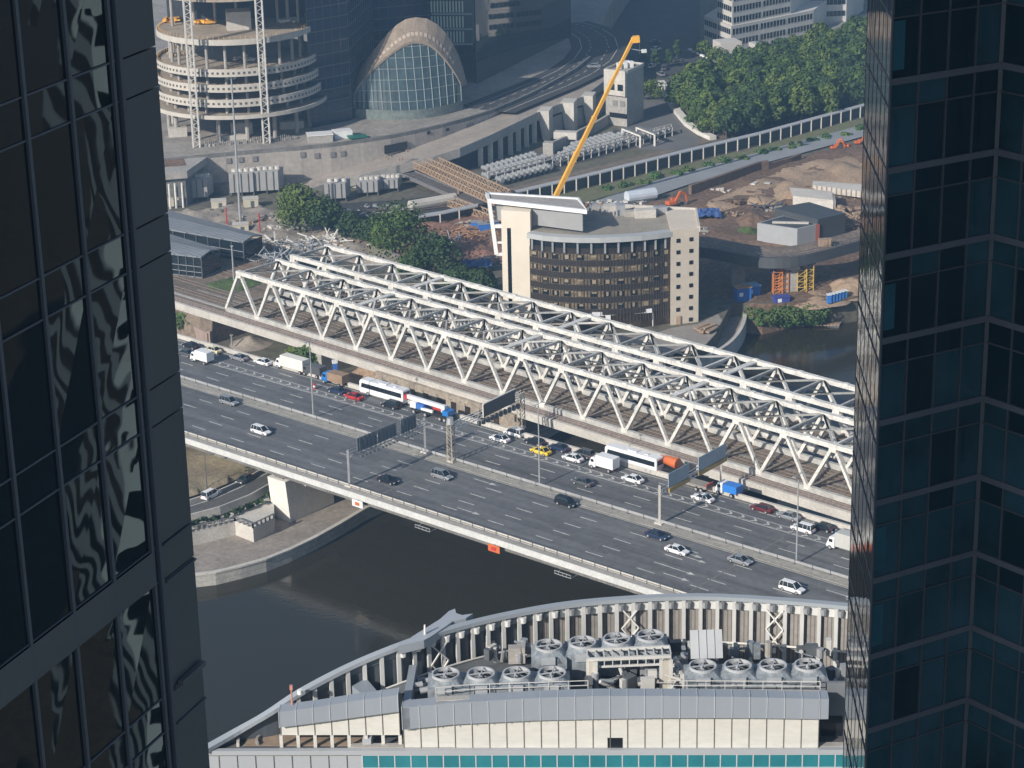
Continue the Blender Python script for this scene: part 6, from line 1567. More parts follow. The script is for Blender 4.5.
# penthouse volumes
def penthouse(name, pxs, zb, wall_top, corn_top, base_y, jut=.7, stilts=False):
    """pxs columns; base line seen at row base_y"""
    base = [P(x, base_y, zb) for x in pxs]; base0 = base[0]; d = (base[-1] - base[0]).normalized(); nn = Vector((d.y, -d.x, 0))
    wt = [top_z(b, y) for b, y in zip(base, wall_top)]
    ct = [top_z(b + nn * jut, y) for b, y in zip(base, corn_top)]
    m = MB()
    for i in range(len(base) - 1):
        a, b_ = base[i], base[i + 1]; k = nn * -.35
        m.hexa([a, b_, b_ + k, a + k] + [Vector((v.x, v.y, z)) for v, z in ((a, wt[i] + .4), (b_, wt[i + 1] + .4), (b_ + k, wt[i + 1] + .4), (a + k, wt[i] + .4))])
    m.build(name + '_wall', cream, t)
    m = MB(); L = (base[-1] - base[0]).length; n_ = round(L / 1.76)
    for j in range(n_ + 1):
        q = base[0].lerp(base[-1], j / n_) + nn * .04; f = j / n_ * (len(wt) - 1); i = min(int(f), len(wt) - 2); z = wt[i] + (wt[i + 1] - wt[i]) * (f - i); m.beam(Vector((q.x, q.y, zb)), Vector((q.x, q.y, z)), .07, .07)
    m.build('panel_joint', seam_d, t)
    m = MB(); J = nn * jut
    for i in range(len(base) - 1):
        a, b_ = base[i] + J, base[i + 1] + J; k = -nn * (jut + .9)
        m.hexa([Vector((v.x, v.y, z)) for v, z in ((a, wt[i] - .05), (b_, wt[i + 1] - .05), (b_ + k, wt[i + 1] - .05), (a + k, wt[i] - .05), (a, ct[i]), (b_, ct[i + 1]), (b_ + k, ct[i + 1] + .02), (a + k, ct[i] + .02))])
    m.build('cornice', corn, t); m = MB()
    for j in range(n_ + 1):
        q = base[0].lerp(base[-1], j / n_) + nn * (jut + .03); f = j / n_ * (len(wt) - 1); i = min(int(f), len(wt) - 2); z0 = wt[i] + (wt[i + 1] - wt[i]) * (f - i); z1 = ct[i] + (ct[i + 1] - ct[i]) * (f - i); m.beam(Vector((q.x, q.y, z0 - .05)), Vector((q.x, q.y, z1)), .07, .06); 
        m.beam(Vector((q.x, q.y, z1 + .03)), Vector((q.x, q.y, z1 + .04)) - nn * (jut + .9), .06, .05)
    m.build('cornice_joint', seam, t)
    if stilts:
        for j in range(n_ + 1):
            q = base[0].lerp(base[-1], j / n_); m = MB(); m.box((q.x, q.y, (ZT + zb) / 2), (.35, .35, zb - ZT)); m.build('stilt', cream, t)
    return base, wt, ct, nn, d
penthouse('low_penthouse', [281, 320, 360, 400], 81.4, [724, 719, 713.5, 708], [712, 707, 700.5, 695], 735, stilts=True)
pb, wt, ct, nnp, dp = penthouse('main_penthouse', [404, 454, 535, 600, 660, 740, 818], 80.3, [726, 721, 717, 715.5, 714.5, 714.5, 715.5], [708, 703, 698, 696, 696, 697, 699], 748)
# cornice returns
q0 = pb[0]; m = MB(); m.hexa([Vector((v.x, v.y, z)) for z in (wt[0] - .05, ct[0] - .01) for v in (q0 + nnp * .7, q0 + nnp * .7 + dp * .8, q0 + dp * .8 - nnp * 9, q0 - nnp * 9)]); m.build('cornice_return', corn, t)
q1 = pb[-1]; m = MB(); m.hexa([Vector((v.x, v.y, z)) for z in (wt[-1] - .05, ct[-1] - .01) for v in (q1 + nnp * .7 - dp * .1, q1 + nnp * .7 + dp * .9, q1 + dp * .9 - nnp * 1.2, q1 - nnp * 1.2 - dp * .1)]); m.build('cornice_return', corn, t)
m = MB(); q = q1 + dp * 2.6 - nnp * 3; m.hexa([Vector((v.x, v.y, z)) for z in (80.2, 86.5) for v in (q1 + dp * .3 - nnp * 2.6, q1 + dp * 3.2 - nnp * 2.6, q1 + dp * 3.2 - nnp * 3, q1 + dp * .3 - nnp * 3)]); m.build('recessed_wall', M('shaded_recess', (.16, .17, .18), .8, .1), t)
m = MB(); q = q1 + dp * 1.6 - nnp * 2.5; m.box((q.x, q.y, 81.5), (2.2, .15, 2.3), math.atan2(dp.y, dp.x)); m.build('dark_door', black_p, t)
m = MB(); q = FP(0, 0, 0); a = P(607.5, 748, 80.3); b_ = P(622.5, 748, 80.3); m.hexa([Vector((v.x, v.y, z)) + nnp * .06 for z in (80.35, 81.5) for v in (a, b_, b_ - nnp * .1, a - nnp * .1)]); m.build('vent_opening', black_p, t)
q = P(367, 748, ZT); m = MB(); m.hexa([Vector((q.x - .45, q.y, ZT)), Vector((q.x + .45, q.y, ZT)), Vector((q.x + .7, q.y + 2, ZT)), Vector((q.x - .2, q.y + 2, ZT)), Vector((q.x - .45, q.y, ZT + 1)), Vector((q.x + .45, q.y, ZT + 1)), Vector((q.x + .7, q.y + 2, ZT + 1.6)), Vector((q.x - .2, q.y + 2, ZT + 1.6))]); m.build('davit_box', panel_l, t)
# equipment floor
m = MB(); zq = 83.6; m.prism([w2(pb[0] - nnp * 1.2), w2(pb[-1] - nnp * 1.2)] + [w2(P(x, y, zq)) for x, y in ((828, 676), (690, 668), (560, 655), (440, 672), (404, 694))], zq - .3, zq); m.build('equipment_deck', M('deck_grating', (.10, .105, .11), .8, .2, 1.2), t)
# screen wall
def sarc(i): return SS[i]
Ls = [0]
for i in range(1, len(SS)): Ls.append(Ls[-1] + Vector((SS[i].x - SS[i - 1].x, SS[i].y - SS[i - 1].y, 0)).length)
def spt(s, off=0.0):
    for i in range(len(SS) - 1):
        if Ls[i] <= s <= Ls[i + 1] + 1e-6:
            f = (s - Ls[i]) / (Ls[i + 1] - Ls[i]); p = SS[i].lerp(SS[i + 1], f); d = SS[i + 1] - SS[i]; nn = Vector((d.y, -d.x, 0)).normalized(); return Vector((p.x, p.y, p.z)) + nn * off
    return SS[-1].copy()
LT = Ls[-1]
m = MB(); n_ = 90
inn_ = [spt(LT * i / n_, .55) for i in range(n_ + 1)]; out_ = [spt(LT * i / n_, -.35) for i in range(n_ + 1)]
m.slab(inn_, out_, .45); m.build('screen_top_rail', M('screen_rail', (.33, .36, .385), .45, .04, .1), t)
louv = lines(M('brown_louvre', (.27, .255, .235), .8, .12, .3, scale2=1.5), .45, .12, (.15, .13, .115), 'X'); dkpan = M('screen_dark_panel', (.075, .09, .105), .35, .2, .3)
def s_of_px(px):
    lo, hi = 0, LT
    for _ in range(30):
        mid_ = (lo + hi) / 2
        if proj(spt(mid_))[0] < px: lo = mid_
        else: hi = mid_
    return lo
s0, s1, s2 = s_of_px(300), s_of_px(530), LT
def span_wall(sa, sb, zlo, zhi, off, mat, name, th=.15):
    k = max(2, int((sb - sa) / 1.2)); pts = [spt(sa + (sb - sa) * i / k, off) for i in range(k + 1)]; m = MB()
    for i in range(k):
        a, b_ = pts[i], pts[i + 1]; a2, b2 = spt(sa + (sb - sa) * i / k, off - th), spt(sa + (sb - sa) * (i + 1) / k, off - th)
        m.hexa([Vector((a.x, a.y, zlo)), Vector((b_.x, b_.y, zlo)), Vector((b2.x, b2.y, zlo)), Vector((a2.x, a2.y, zlo)), Vector((a.x, a.y, a.z + zhi)), Vector((b_.x, b_.y, b_.z + zhi)), Vector((b2.x, b2.y, b_.z + zhi)), Vector((a2.x, a2.y, a.z + zhi))])
    m.build(name, mat, t)
span_wall(0, s1, 60, -.45, -.2, dkpan, 'screen_panel'); span_wall(s1, s2, 60, -.45, -.2, louv, 'screen_louvre')
wtop = M('screen_white_top', (.62, .62, .60), .6, .05)
def band(sa, sb, z0, z1, off, mat, name):
    k = max(2, int((sb - sa) / 1.2)); m = MB()
    for i in range(k):
        a, b_ = spt(sa + (sb - sa) * i / k, off), spt(sa + (sb - sa) * (i + 1) / k, off); a2, b2 = spt(sa + (sb - sa) * i / k, off - .1), spt(sa + (sb - sa) * (i + 1) / k, off - .1)
        m.hexa([a + Vector((0, 0, z0)), b_ + Vector((0, 0, z0)), b2 + Vector((0, 0, z0)), a2 + Vector((0, 0, z0)), a + Vector((0, 0, z1)), b_ + Vector((0, 0, z1)), b2 + Vector((0, 0, z1)), a2 + Vector((0, 0, z1))])
    m.build(name, mat, t)
band(s_of_px(560), s2, -1.75, -.5, -.02, wtop, 'white_top_strip')
band(s_of_px(430), s_of_px(560), -1.5, -.5, -.02, M('bluish_strip', (.20, .23, .26), .4, .1), 'top_strip')
band(s0, s1, -1.4, -.5, -.04, M('dim_strip', (.12, .145, .165), .4, .1), 'top_strip')
band(s_of_px(340), s1, -5.4, -4.2, .9, M('walkway_side', (.22, .235, .25), .6, .08), 'inner_walkway'); band(s_of_px(340), s1, -4.15, -4.0, 1.0, white_steel, 'walkway_rail')
band(s_of_px(650), s2, -5.7, -5.5, .5, white_steel, 'lower_rail')
postm = M('screen_post', (.55, .55, .53), .55, .08, .4); sp = (s_of_px(706) - s_of_px(689)); k = 0; s = s_of_px(297)
while s < s2 - .3:
    q = spt(s, .25); o = spt(s, .55); zb = 80; m = MB(); hgt = q.z - .45
    d = spt(s + .05) - spt(s - .05)
    m.beam(Vector((q.x, q.y, zb)), Vector((q.x, q.y, hgt)), .30, .42, up=(d.x, d.y, 0)); m.build('screen_post', postm, t)
    if s > s_of_px(395):
        q2 = spt(s + .45, .35); m = MB(); m.tube(Vector((q2.x, q2.y, hgt - .95)), Vector((q2.x, q2.y, hgt - .25)), .32, .38, 8); m.build('screen_bracket', wtop if s < s_of_px(560) else steel, t)
    s += sp
for px in (428, 621, 767):
    a, b_ = spt(s_of_px(px), .5), spt(s_of_px(px + 17), .5)
    m = MB()
    for (za, zb) in ((-6.2, -3.6), (-3.6, -1.2)):
        m.beam(a + Vector((0, 0, za)), b_ + Vector((0, 0, zb)), .14); m.beam(b_ + Vector((0, 0, za)), a + Vector((0, 0, zb)), .14)
    m.build('cross_brace', white_steel, t)
# fin sculpture projecting over the river
m = MB(); fz = 88.2; fp = [P(x, y, fz) for x, y in ((398, 646), (416, 634), (440, 619), (449, 611), (455, 608.5), (456, 613), (462, 615), (473, 613.5), (466, 618), (453, 621), (446, 626), (430, 637), (424, 640))]
m.prism([w2(q) for q in fp], fz - 1.0, fz); m.build('roof_fin', M('fin_paint', (.36, .39, .42), .45, .05), t)
m = MB(); q = P(425, 634, fz); m.tube(q, q + Vector((0, 0, 1.1)), .15, .1, 6); m.build('fin_light', white_steel, t)
q = P(292, 702, 85); m = MB(); m.tube(q - Vector((0, 0, 1.5)), q + Vector((0, 0, 1.6)), .12, .08, 6); m.box(q + Vector((0, 0, 1.7)), (.3, .3, .5)); m.build('warning_light_pole', M('red_white_pole', (.55, .25, .2), .5, .1), t)
q = P(300, 694, 85); m = MB(); m.tube(q, q + Vector((0, 0, .5)), .28, .28, 10); m.build('roof_lamp', white_p, t)
q = [P(x, y, 84.6) for x, y in ((352, 686), (366, 678), (377, 691), (362, 694))]; m = MB(); m.prism([w2(v) for v in q], 83, 84.6); m.build('sloping_hood', corn, t)

# cooling towers (each a thing)
ctm = M('cooling_casing', (.21, .235, .255), .5, .2, .5, scale2=2); fanm = M('fan_ring', (.42, .43, .44), .45, .06, 1); blade = M('fan_blade', (.20, .21, .22), .5, .1, 1)
def ctower(px, py, label, w_=3.75, zf=87.1, grp='cooling fans on the near roof', row=0):
    q = P(px, py, zf); t = T('cooling_tower', label, 'cooling tower', Vector((q.x, q.y, zq)), grp)
    hw = w_ / 2; zc = zf - .35; zb = zf - .85; zl = zf - 3.6; R_ = 1.40
    # casing: square skirt, domed shoulder up to a round neck
    m = MB(); N = 24; sq = []
    for i in range(N):
        a = 2 * math.pi * i / N; c, s = math.cos(a), math.sin(a); k = hw / max(abs(c), abs(s)); sq.append((c * k, s * k))
    def rg(f, z): return [Vector((q.x + x * (1 - f) + math.cos(2 * math.pi * i / N) * R_ * f, q.y + y * (1 - f) + math.sin(2 * math.pi * i / N) * R_ * f, z)) for i, (x, y) in enumerate(sq)]
    rings = [rg(0, zl), rg(0, zb), rg(.3, zb + .1), rg(.75, zc - .05), rg(1, zf - .22)]
    for a, b_ in zip(rings[:-1], rings[1:]):
        for i in range(N): m.quad(a[i], a[(i + 1) % N], b_[(i + 1) % N], b_[i])
    m.build('casing', ctm, t)
    m = MB(); m.ring((q.x, q.y, 0), R_ - .1, R_ + .06, zf - .42, zf, 28); rg_ = m.build('fan_ring', fanm, t)
    m = MB(); a0 = random.random() * 3
    for i in range(5):
        a = a0 + 2 * math.pi * i / 5; e = Vector((math.cos(a), math.sin(a), 0)); s_ = Vector((-e.y, e.x, 0)); c = Vector((q.x, q.y, zf - .35)); m.quad(c + e * .25 - s_ * .12 + Vector((0, 0, .06)), c + e * 1.25 - s_ * .3 + Vector((0, 0, .1)), c + e * 1.25 + s_ * .3 - Vector((0, 0, .1)), c + e * .25 + s_ * .12 - Vector((0, 0, .06)))
    m.build('fan_blades', blade, rg_)
    m = MB(); m.tube((q.x, q.y, zf - .6), (q.x, q.y, zf - .1), .28, .25, 10); m.beam((q.x - R_, q.y - .4, zf - .05), (q.x + R_, q.y + .3, zf - .05), .12); m.beam((q.x - .3, q.y - R_, zf - .05), (q.x + .3, q.y + R_, zf - .05), .1); m.build('fan_hub', fanm, rg_)
    m = MB(); m.tube((q.x, q.y, zf - 1.6), (q.x, q.y, zf - 1.55), R_ - .1, R_ - .1, 20); m.build('fan_well', black_p, t)
    m = MB(); m.box((q.x - .1, q.y - hw - .12, zb - .1), (1.5, .25, .9)); m.build('inlet_hood', M('hood_%d' % int(px), (.36, .38, .40), .5, .08, 1), t)
    m = MB(); m.quad((q.x + .9, q.y - hw - .03, zb - .5), (q.x + 1.35, q.y - hw - .03, zb - .5), (q.x + 1.0, q.y - hw - .03, zb + .2)); m.build('gusset', steel_dark, t)
    return t
nm = ['leftmost', 'second from the left', 'third from the left', 'rightmost']
for k, (x, y_) in enumerate(((445.6, 673), (481, 672.6), (516.5, 672.2), (552, 672))): ctower(x, y_, 'round fan cooling unit in the lower left row of four, ' + nm[k])
for k, (x, y_) in enumerate(((548.7, 644.5), (582.5, 641.2), (616.6, 638), (650.3, 634.7))): ctower(x, y_, 'round fan cooling unit in the upper middle row of four, ' + nm[k], zf=87.6)
for k, (x, y_) in enumerate(((702.7, 665), (738, 664.7), (773, 664.4), (808.3, 663.9))): ctower(x, y_, 'round fan cooling unit in the right row of four, ' + nm[k])
# white sheet panel
a, b_ = P(691, 659, 86.5), P(723, 658, 86.5); u = Vector((0, 1.6, 2.6)); tt = T('access_hatch_panel', 'pale ribbed sheet hood behind the right row of cooling fans', 'roof hood', a)
m = MB(); e = Vector((0, .3, -.2)); m.hexa([a + e, b_ + e, b_ + u + e, a + u + e, a, b_, b_ + u, a + u]); m.build('sheet', M('white_sheet', (.42, .43, .44), .5, .05, .4), tt)
m = MB()
for f in (.25, .5, .75): q = a.lerp(b_, f); m.beam(q + Vector((0, -.05, .03)), q + u + Vector((0, -.05, .03)), .06)
m.build('rib', steel, tt)
# steel portals, railings and pipes
frm = M('roof_steelwork', (.55, .54, .51), .55, .1, .6)
tt = T('steel_service_frame', 'pale steel portal frame with pipes between the rows of cooling fans', 'steel frame', P(610, 680, zq))
def zz(p, z): return Vector((p.x, p.y, z))
def fr(x, y, z): return P(x, y, z)
cols_px = [(588, 690), (596, 692), (661, 690), (671, 690)]
m = MB()
for x, y_ in cols_px: a = P(x, y_, zq); m.beam(a, zz(a, 87.2), .35)
m.build('portal_column', frm, tt); m = MB()
A_ = zz(P(588, 690, zq), 87.2); B_ = zz(P(671, 690, zq), 87.6); m.beam(A_, B_, .3, .35); m.beam(A_ - Vector((0, 0, .9)), B_ - Vector((0, 0, .9)), .2); bk_ = Vector((0, 2.2, 0)); m.beam(A_ + bk_, B_ + bk_, .3)
for k in range(11): q = A_.lerp(B_, k / 10); m.beam(q, q + bk_, .15); m.beam(q, q - Vector((0, 0, .9)), .1)
m.build('portal_beam', frm, tt)
a = P(589, 691, zq); m = MB(); m.box((a.x + .45, a.y, 85.4), (.9, .3, 3.4)); m.build('cladding_panel', M('beige_sheet', (.50, .46, .39), .7, .1, .6), tt)
a = P(662, 690, zq); m = MB(); m.box((a.x + .6, a.y, 85.4), (1.1, .3, 3.4)); m.build('cladding_panel', bpy.data.materials['beige_sheet'], tt)
def railing(pts, z, h, label, name='roof_railing', step_=1.9, mat=None):
    q = [P(x, y, z) for x, y in pts]; tt = T(name, label, 'railing', q[0]); m = MB()
    for i in range(len(q) - 1):
        L = (q[i + 1] - q[i]).length; k = max(1, int(L / step_))
        for j in range(k + 1): p = q[i].lerp(q[i + 1], j / k); m.beam(p, p + Vector((0, 0, h)), .07)
    m.build('post', mat or frm, tt); m = MB()
    for hh in (h * .5, h):
        for i in range(len(q) - 1): m.beam(q[i] + Vector((0, 0, hh)), q[i + 1] + Vector((0, 0, hh)), .07)
    m.build('rail', mat or frm, tt)
railing([(436, 697), (470, 694), (588, 690)], 86.0, 1.1, 'thin pale railing in front of the lower left row of cooling fans')
railing([(668, 690), (820, 691)], 86.0, 1.1, 'thin pale railing in front of the right row of cooling fans')
railing([(532, 664), (590, 661), (668, 655)], 84.6, 1.2, 'thin pale railing below the upper middle row of cooling fans')
m = MB(); m.beam(P(436, 699, 86), P(588, 692, 86), .9, .12); m.beam(P(640, 692, 86), P(822, 693, 86), 1.2, .12); tag(m.build('service_walkway', M('walkway_grating', (.40, .38, .35), .7, .15, 2)), 'pale grated walkway behind the front cornice of the near building', 'walkway')
random.seed(21); tt = T('pipe_cluster', 'tangle of pale pipes and ducts right of the steel portal frame', 'pipes', P(675, 685, zq)); 
for k in range(22):
    a = P(668 + random.random() * 26, 676 + random.random() * 18, zq); m = MB(); b_ = a + Vector((random.uniform(-2.6, 2.6), random.uniform(-1.5, 1.5), random.uniform(.2, 3))); m.tube(a, b_, random.choice((.1, .16, .24)), None, 7); m.build('pipe', frm if k % 3 else steel, tt)
tt = T('pump_set', 'compact silver pump and pipe set at the left end of the cooling fans', 'pump set', P(418, 690, zq))
for k in range(8):
    a = P(411 + k * 3.0, 691 - (k % 3) * 5, zq + .3 + (k % 2)); m = MB(); m.tube(a, a + Vector((.9, .2, .1)), .33, .33, 10); m.build('pump_body', steel, tt)
m = MB(); a = P(410, 702, 84.4); m.box(a + Vector((.2, 0, 0)), (.5, .4, .5)); m.build('white_valve', white_p, tt); m = MB(); m.beam(P(408, 704, 84), P(432, 702, 84), .1); m.build('frame', frm, tt)
for k, (x, y_, lb) in enumerate(((500, 657, 'low cluster of ducts left of the upper middle fans'), (620, 684, 'dark tank and pipes inside the portal frame'), (840, 678, 'dark ducts behind the right row of fans'), (665, 650, 'dark bent duct right of the upper middle fans'))):
    tt = T('duct_cluster', lb, 'ducts', P(x, y_, zq))
    for j in range(9):
        a = P(x + random.uniform(-12, 12), y_ + random.uniform(-6, 6), zq + random.random()); m = MB()
        if j % 2: m.box(a + Vector((0, 0, .6)), (random.uniform(.5, 1.6), random.uniform(.4, 1), random.uniform(.6, 1.6)), random.random())
        else: m.tube(a, a + Vector((random.uniform(-2, 2), random.uniform(-1, 1), random.uniform(0, 1.8))), .2, .2, 7)
        m.build('duct', (steel, steel_dark, frm)[j % 3], tt)

random.seed(33)
for k, (x0, x1, y0, y1, n_, lb) in enumerate(((500, 560, 648, 662, 16, 'clutter of small units and pipes behind the lower left fans'), (655, 690, 655, 690, 20, 'clutter of small units and pipes between the fan rows'), (690, 830, 652, 658, 22, 'row of small dark units behind the right row of fans'), (560, 600, 664, 690, 14, 'clutter of pipes left of the steel portal frame'), (600, 660, 664, 690, 16, 'clutter of tanks and pipes under the steel portal frame'), (440, 560, 685, 696, 26, 'line of small boxes and pipes in front of the lower left fans'), (690, 820, 684, 694, 26, 'line of small boxes and pipes in front of the right row of fans'))):
    tt = T('roof_services', lb, 'roof services', P((x0 + x1) / 2, y1, 84))
    for j in range(n_):
        a = P(random.uniform(x0, x1), random.uniform(y0, y1), 84.2); m = MB(); r_ = random.random()
        if r_ < .45: m.box(a + Vector((0, 0, .7)), (random.uniform(.4, 1.5), random.uniform(.4, 1.0), random.uniform(.5, 1.9)), random.choice((0, .1, 1.5)))
        elif r_ < .8: m.tube(a + Vector((0, 0, .8)), a + Vector((random.uniform(-3, 3), random.uniform(-.6, .6), random.uniform(.2, 1.4))), random.choice((.08, .14, .22)), None, 7)
        else: m.tube(a, a + Vector((0, 0, random.uniform(.8, 2.1))), random.choice((.25, .4)), None, 9)
        m.build('service_unit', (steel, steel_dark, frm, ctm, conc)[j % 5], tt)

# ================================================================ left glass tower
Ee = Vector((-7.553, 48.921, 0)); a22 = R(22); dL = Vector((math.sin(a22), math.cos(a22), 0)); nL = Vector((dL.y, -dL.x, 0))
def TL(s, z, off=0.0): q = Ee + dL * s + nL * off; return Vector((q.x, q.y, z))
t = T('dark_glass_tower', 'dark near glass tower with grey corner panels filling the left edge', 'tower', TL(-20, 7, -15)); TT = t
lg_m = bpy.data.materials.new('left_tower_glass'); lg_m.use_nodes = True
n = lg_m.node_tree.nodes; l = lg_m.node_tree.links; b = n['Principled BSDF']; b.inputs['Base Color'].default_value = (.008, .016, .022, 1); b.inputs['Roughness'].default_value = .015; b.inputs['IOR'].default_value = 1.5
geo = n.new('ShaderNodeNewGeometry'); mp = n.new('ShaderNodeMapping'); mp.inputs['Scale'].default_value = (.8, .8, 1.3); l.new(geo.outputs['Position'], mp.inputs[0])
tn = n.new('ShaderNodeTexNoise'); tn.inputs['Scale'].default_value = .42; tn.inputs['Detail'].default_value = 1.2; tn.inputs['Distortion'].default_value = .6; l.new(mp.outputs[0], tn.inputs['Vector'])
bp = n.new('ShaderNodeBump'); bp.inputs['Distance'].default_value = .011; l.new(tn.outputs[0], bp.inputs['Height']); l.new(bp.outputs[0], b.inputs['Normal'])
gp = M('tower_grey_panel', (.095, .105, .118), .45, .06, .15, metal=.2); mul = M('tower_mullion', (.07, .085, .11), .4, .05)
ZTOP = 236
m = MB(); m.prism([w2(TL(-.05, 0, -.25)), w2(TL(-60, 0, -.25)), w2(TL(-60, 0, -30)), w2(TL(-.05, 0, -30))], 5, ZTOP); m.build('core', M('tower_core', (.02, .022, .025), .6, .1), t)
joints = [186.28 + 3.735 * k for k in range(-13, 13)]   # lower edges of the floor bands
cols = [-1.75 - 1.66 * k for k in range(14)]
for k, z in enumerate(joints):
    hi = z + .88
    # corner panel: tall piece and short band piece
    m = MB(); m.hexa([TL(-1.42, z + .02, 0), TL(0, z + .02, 0), TL(0, z + .02, -.25), TL(-1.42, z + .02, -.25), TL(-1.42, hi - .02, 0), TL(0, hi - .02, 0), TL(0, hi - .02, -.25), TL(-1.42, hi - .02, -.25)]); m.build('corner_panel', gp, t)
    m = MB(); z2 = z + 3.735; m.hexa([TL(-1.42, hi + .02, 0), TL(0, hi + .02, 0), TL(0, hi + .02, -.25), TL(-1.42, hi + .02, -.25), TL(-1.42, z2 - .02, 0), TL(0, z2 - .02, 0), TL(0, z2 - .02, -.25), TL(-1.42, z2 - .02, -.25)]); m.build('corner_panel', gp, t)
    grey = (k - 10) == 0
    for j in range(min(7, len(cols) - 1)):
        a_, b2_ = cols[j], cols[j + 1]
        if 158 < z < 192:
            rr = random.Random(k * 31 + j); tl_ = [rr.uniform(-.012, .012) for _ in range(4)]
            m = MB(); m.quad(TL(b2_ + .04, hi + .03, -.08 + tl_[0]), TL(a_ - .04, hi + .03, -.08 + tl_[1]), TL(a_ - .04, z2 - .03, -.08 + tl_[2]), TL(b2_ + .04, z2 - .03, -.08 + tl_[3])); m.build('glass_pane', lg_m, t, fix=False)
            m = MB(); m.quad(TL(b2_ + .04, z + .03, -.08 + (.07 if grey else 0)), TL(a_ - .04, z + .03, -.08 + (.07 if grey else 0)), TL(a_ - .04, hi - .03, -.08 + (.07 if grey else 0)), TL(b2_ + .04, hi - .03, -.08 + (.07 if grey else 0))); m.build('spandrel_pane', gp if grey else lg_m, t, fix=False)
m = MB(); m.quad(TL(-60, 5, -.12), TL(-1.75, 5, -.12), TL(-1.75, ZTOP, -.12), TL(-60, ZTOP, -.12)); m.build('outer_glazing', lg_m, t, fix=False)
m = MB()
for s in cols + [cols[-1] - 1.66 * i for i in range(1, 20)]: m.beam(TL(s, 5, -.05), TL(s, ZTOP, -.05), .10, .08, up=tuple(nL))
m.beam(TL(-1.5, 5, -.03), TL(-1.5, ZTOP, -.03), .12, .14, up=tuple(nL)); m.build('mullion', mul, t)
m = MB()
for z in joints:
    for q in (z, z + .88): m.beam(TL(-1.5, q, -.07), TL(-60, q, -.07), .04, .04)
m.build('transom', mul, t)
m = MB(); m.quad(TL(0, 5, -.26), TL(0, 5, -30), TL(0, ZTOP, -30), TL(0, ZTOP, -.26)); m.build('end_wall', gp, t, fix=False)
for z in (175.93, 175.0, 172.3, 171.35): 
    m = MB(); m.beam(TL(-1.35, z, .02), TL(.02, z, .02), .06, .05); m.build('joint_flange', mul, t)
m = MB(); m.beam(TL(-1.2, 172.35, .1), TL(-.1, 172.35, .1), .14, .12); m.build('maintenance_bracket', steel_dark, t)

# ================================================================ right glass tower
Rc = Vector((17.093, 99.605, 0)); az3 = R(61); d3 = Vector((math.sin(az3), math.cos(az3), 0)); n3 = Vector((d3.y, -d3.x, 0)); az2 = R(2.7); d2 = Vector((math.sin(az2), math.cos(az2), 0)); n2 = Vector((-d2.y, d2.x, 0))
az4 = R(142); d4 = Vector((math.sin(az4), math.cos(az4), 0)); Rk = Rc + d3 * 6.36; n4 = Vector((d4.y, -d4.x, 0))
t = T('teal_glass_tower', 'near glass tower with grey mullions filling the right edge', 'tower', Rc + d3 * 8 + d2 * 5 + Vector((0, 0, 7)))
def glassm(name, col, ior, bump, sc_, rough=.03, vz=1.0, tint=None):
    m_ = M(name, col, rough, .3, .12, ior=ior, bump=bump, bscale=sc_, stretch=(1, 1, vz), col2=tint); return m_
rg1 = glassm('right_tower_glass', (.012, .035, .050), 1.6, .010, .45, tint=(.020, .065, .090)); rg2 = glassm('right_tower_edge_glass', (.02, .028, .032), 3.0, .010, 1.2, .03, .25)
rm = M('right_tower_mullion', (.062, .072, .09), .45, .06); rmb = M('right_tower_band', (.095, .11, .14), .5, .08)
rgd = glassm('right_tower_painted_dark_reflection', (.009, .026, .038), 1.5, .012, .4); rgt = glassm('right_tower_painted_sky_reflection', (.018, .058, .082), 1.7, .012, .5, tint=(.025, .075, .105))  # pane tints with the dark and sky reflections put into their colour
tealbl = M('teal_blind_panel', (.015, .09, .125), .4, .2, .5)
ZR2 = 226
body = [w2(Rc), w2(Rk), w2(Rk + d4 * 20), w2(Rk + d4 * 20 + d3 * 25), w2(Rc + d3 * 30 + d2 * 9.7), w2(Rc + d2 * 9.7)]
sh = Vector((.0, 0, 0)); m = MB(); cB = Rc + d3 * 12 + d2 * 4
m.prism([w2(Rc + (d3 + d2) * .3), w2(Rk + d3 * .25 + d2 * .15), w2(Rk + d4 * 20 + d3 * .3), w2(Rk + d4 * 20 + d3 * 25), w2(Rc + d3 * 30 + d2 * 9.6), w2(Rc + d2 * 9.6 + d3 * .3)], 5, ZR2); m.build('core', M('right_core', (.015, .02, .025), .6, .1), t)
per = 4.06; bands = [174.62 + per * k for k in range(-12, 8)]
def face(o_, d_, nn_, stops, main_mat, z_lo, z_hi, detail, rows, nm_, rnd_):
    for z in rows:
        for j in range(len(stops) - 1):
            a_, b2_ = stops[j], stops[j + 1]
            for (q0, q1, kk) in ((z - 1.2 + .04, z - .16, 'upper_pane'), (z - per + .16, z - 1.2 - .04, 'glass_pane')):
                m = MB(); tl_ = [rnd_.uniform(-.01, .01) for _ in range(4)]
                pts = [o_ + d_ * (a_ + .04) + nn_ * tl_[0], o_ + d_ * (b2_ - .04) + nn_ * tl_[1], o_ + d_ * (b2_ - .04) + nn_ * tl_[2], o_ + d_ * (a_ + .04) + nn_ * tl_[3]]
                m.quad(Vector((pts[0].x, pts[0].y, q0)), Vector((pts[1].x, pts[1].y, q0)), Vector((pts[2].x, pts[2].y, q1)), Vector((pts[3].x, pts[3].y, q1)))
                fl_ = (190 - z) / 50; mt = rnd_.choice((main_mat, rgd, rgd) if rnd_.random() > fl_ else (main_mat, rgt, rgt))  # dark tint likelier high up, teal lower down: painted reflection
                m.build(nm_ if kk == 'glass_pane' else 'upper_' + nm_, mt, t, fix=False)
rows = [b_ for b_ in bands if 138 < b_ < 186]
rn = random.Random(3)
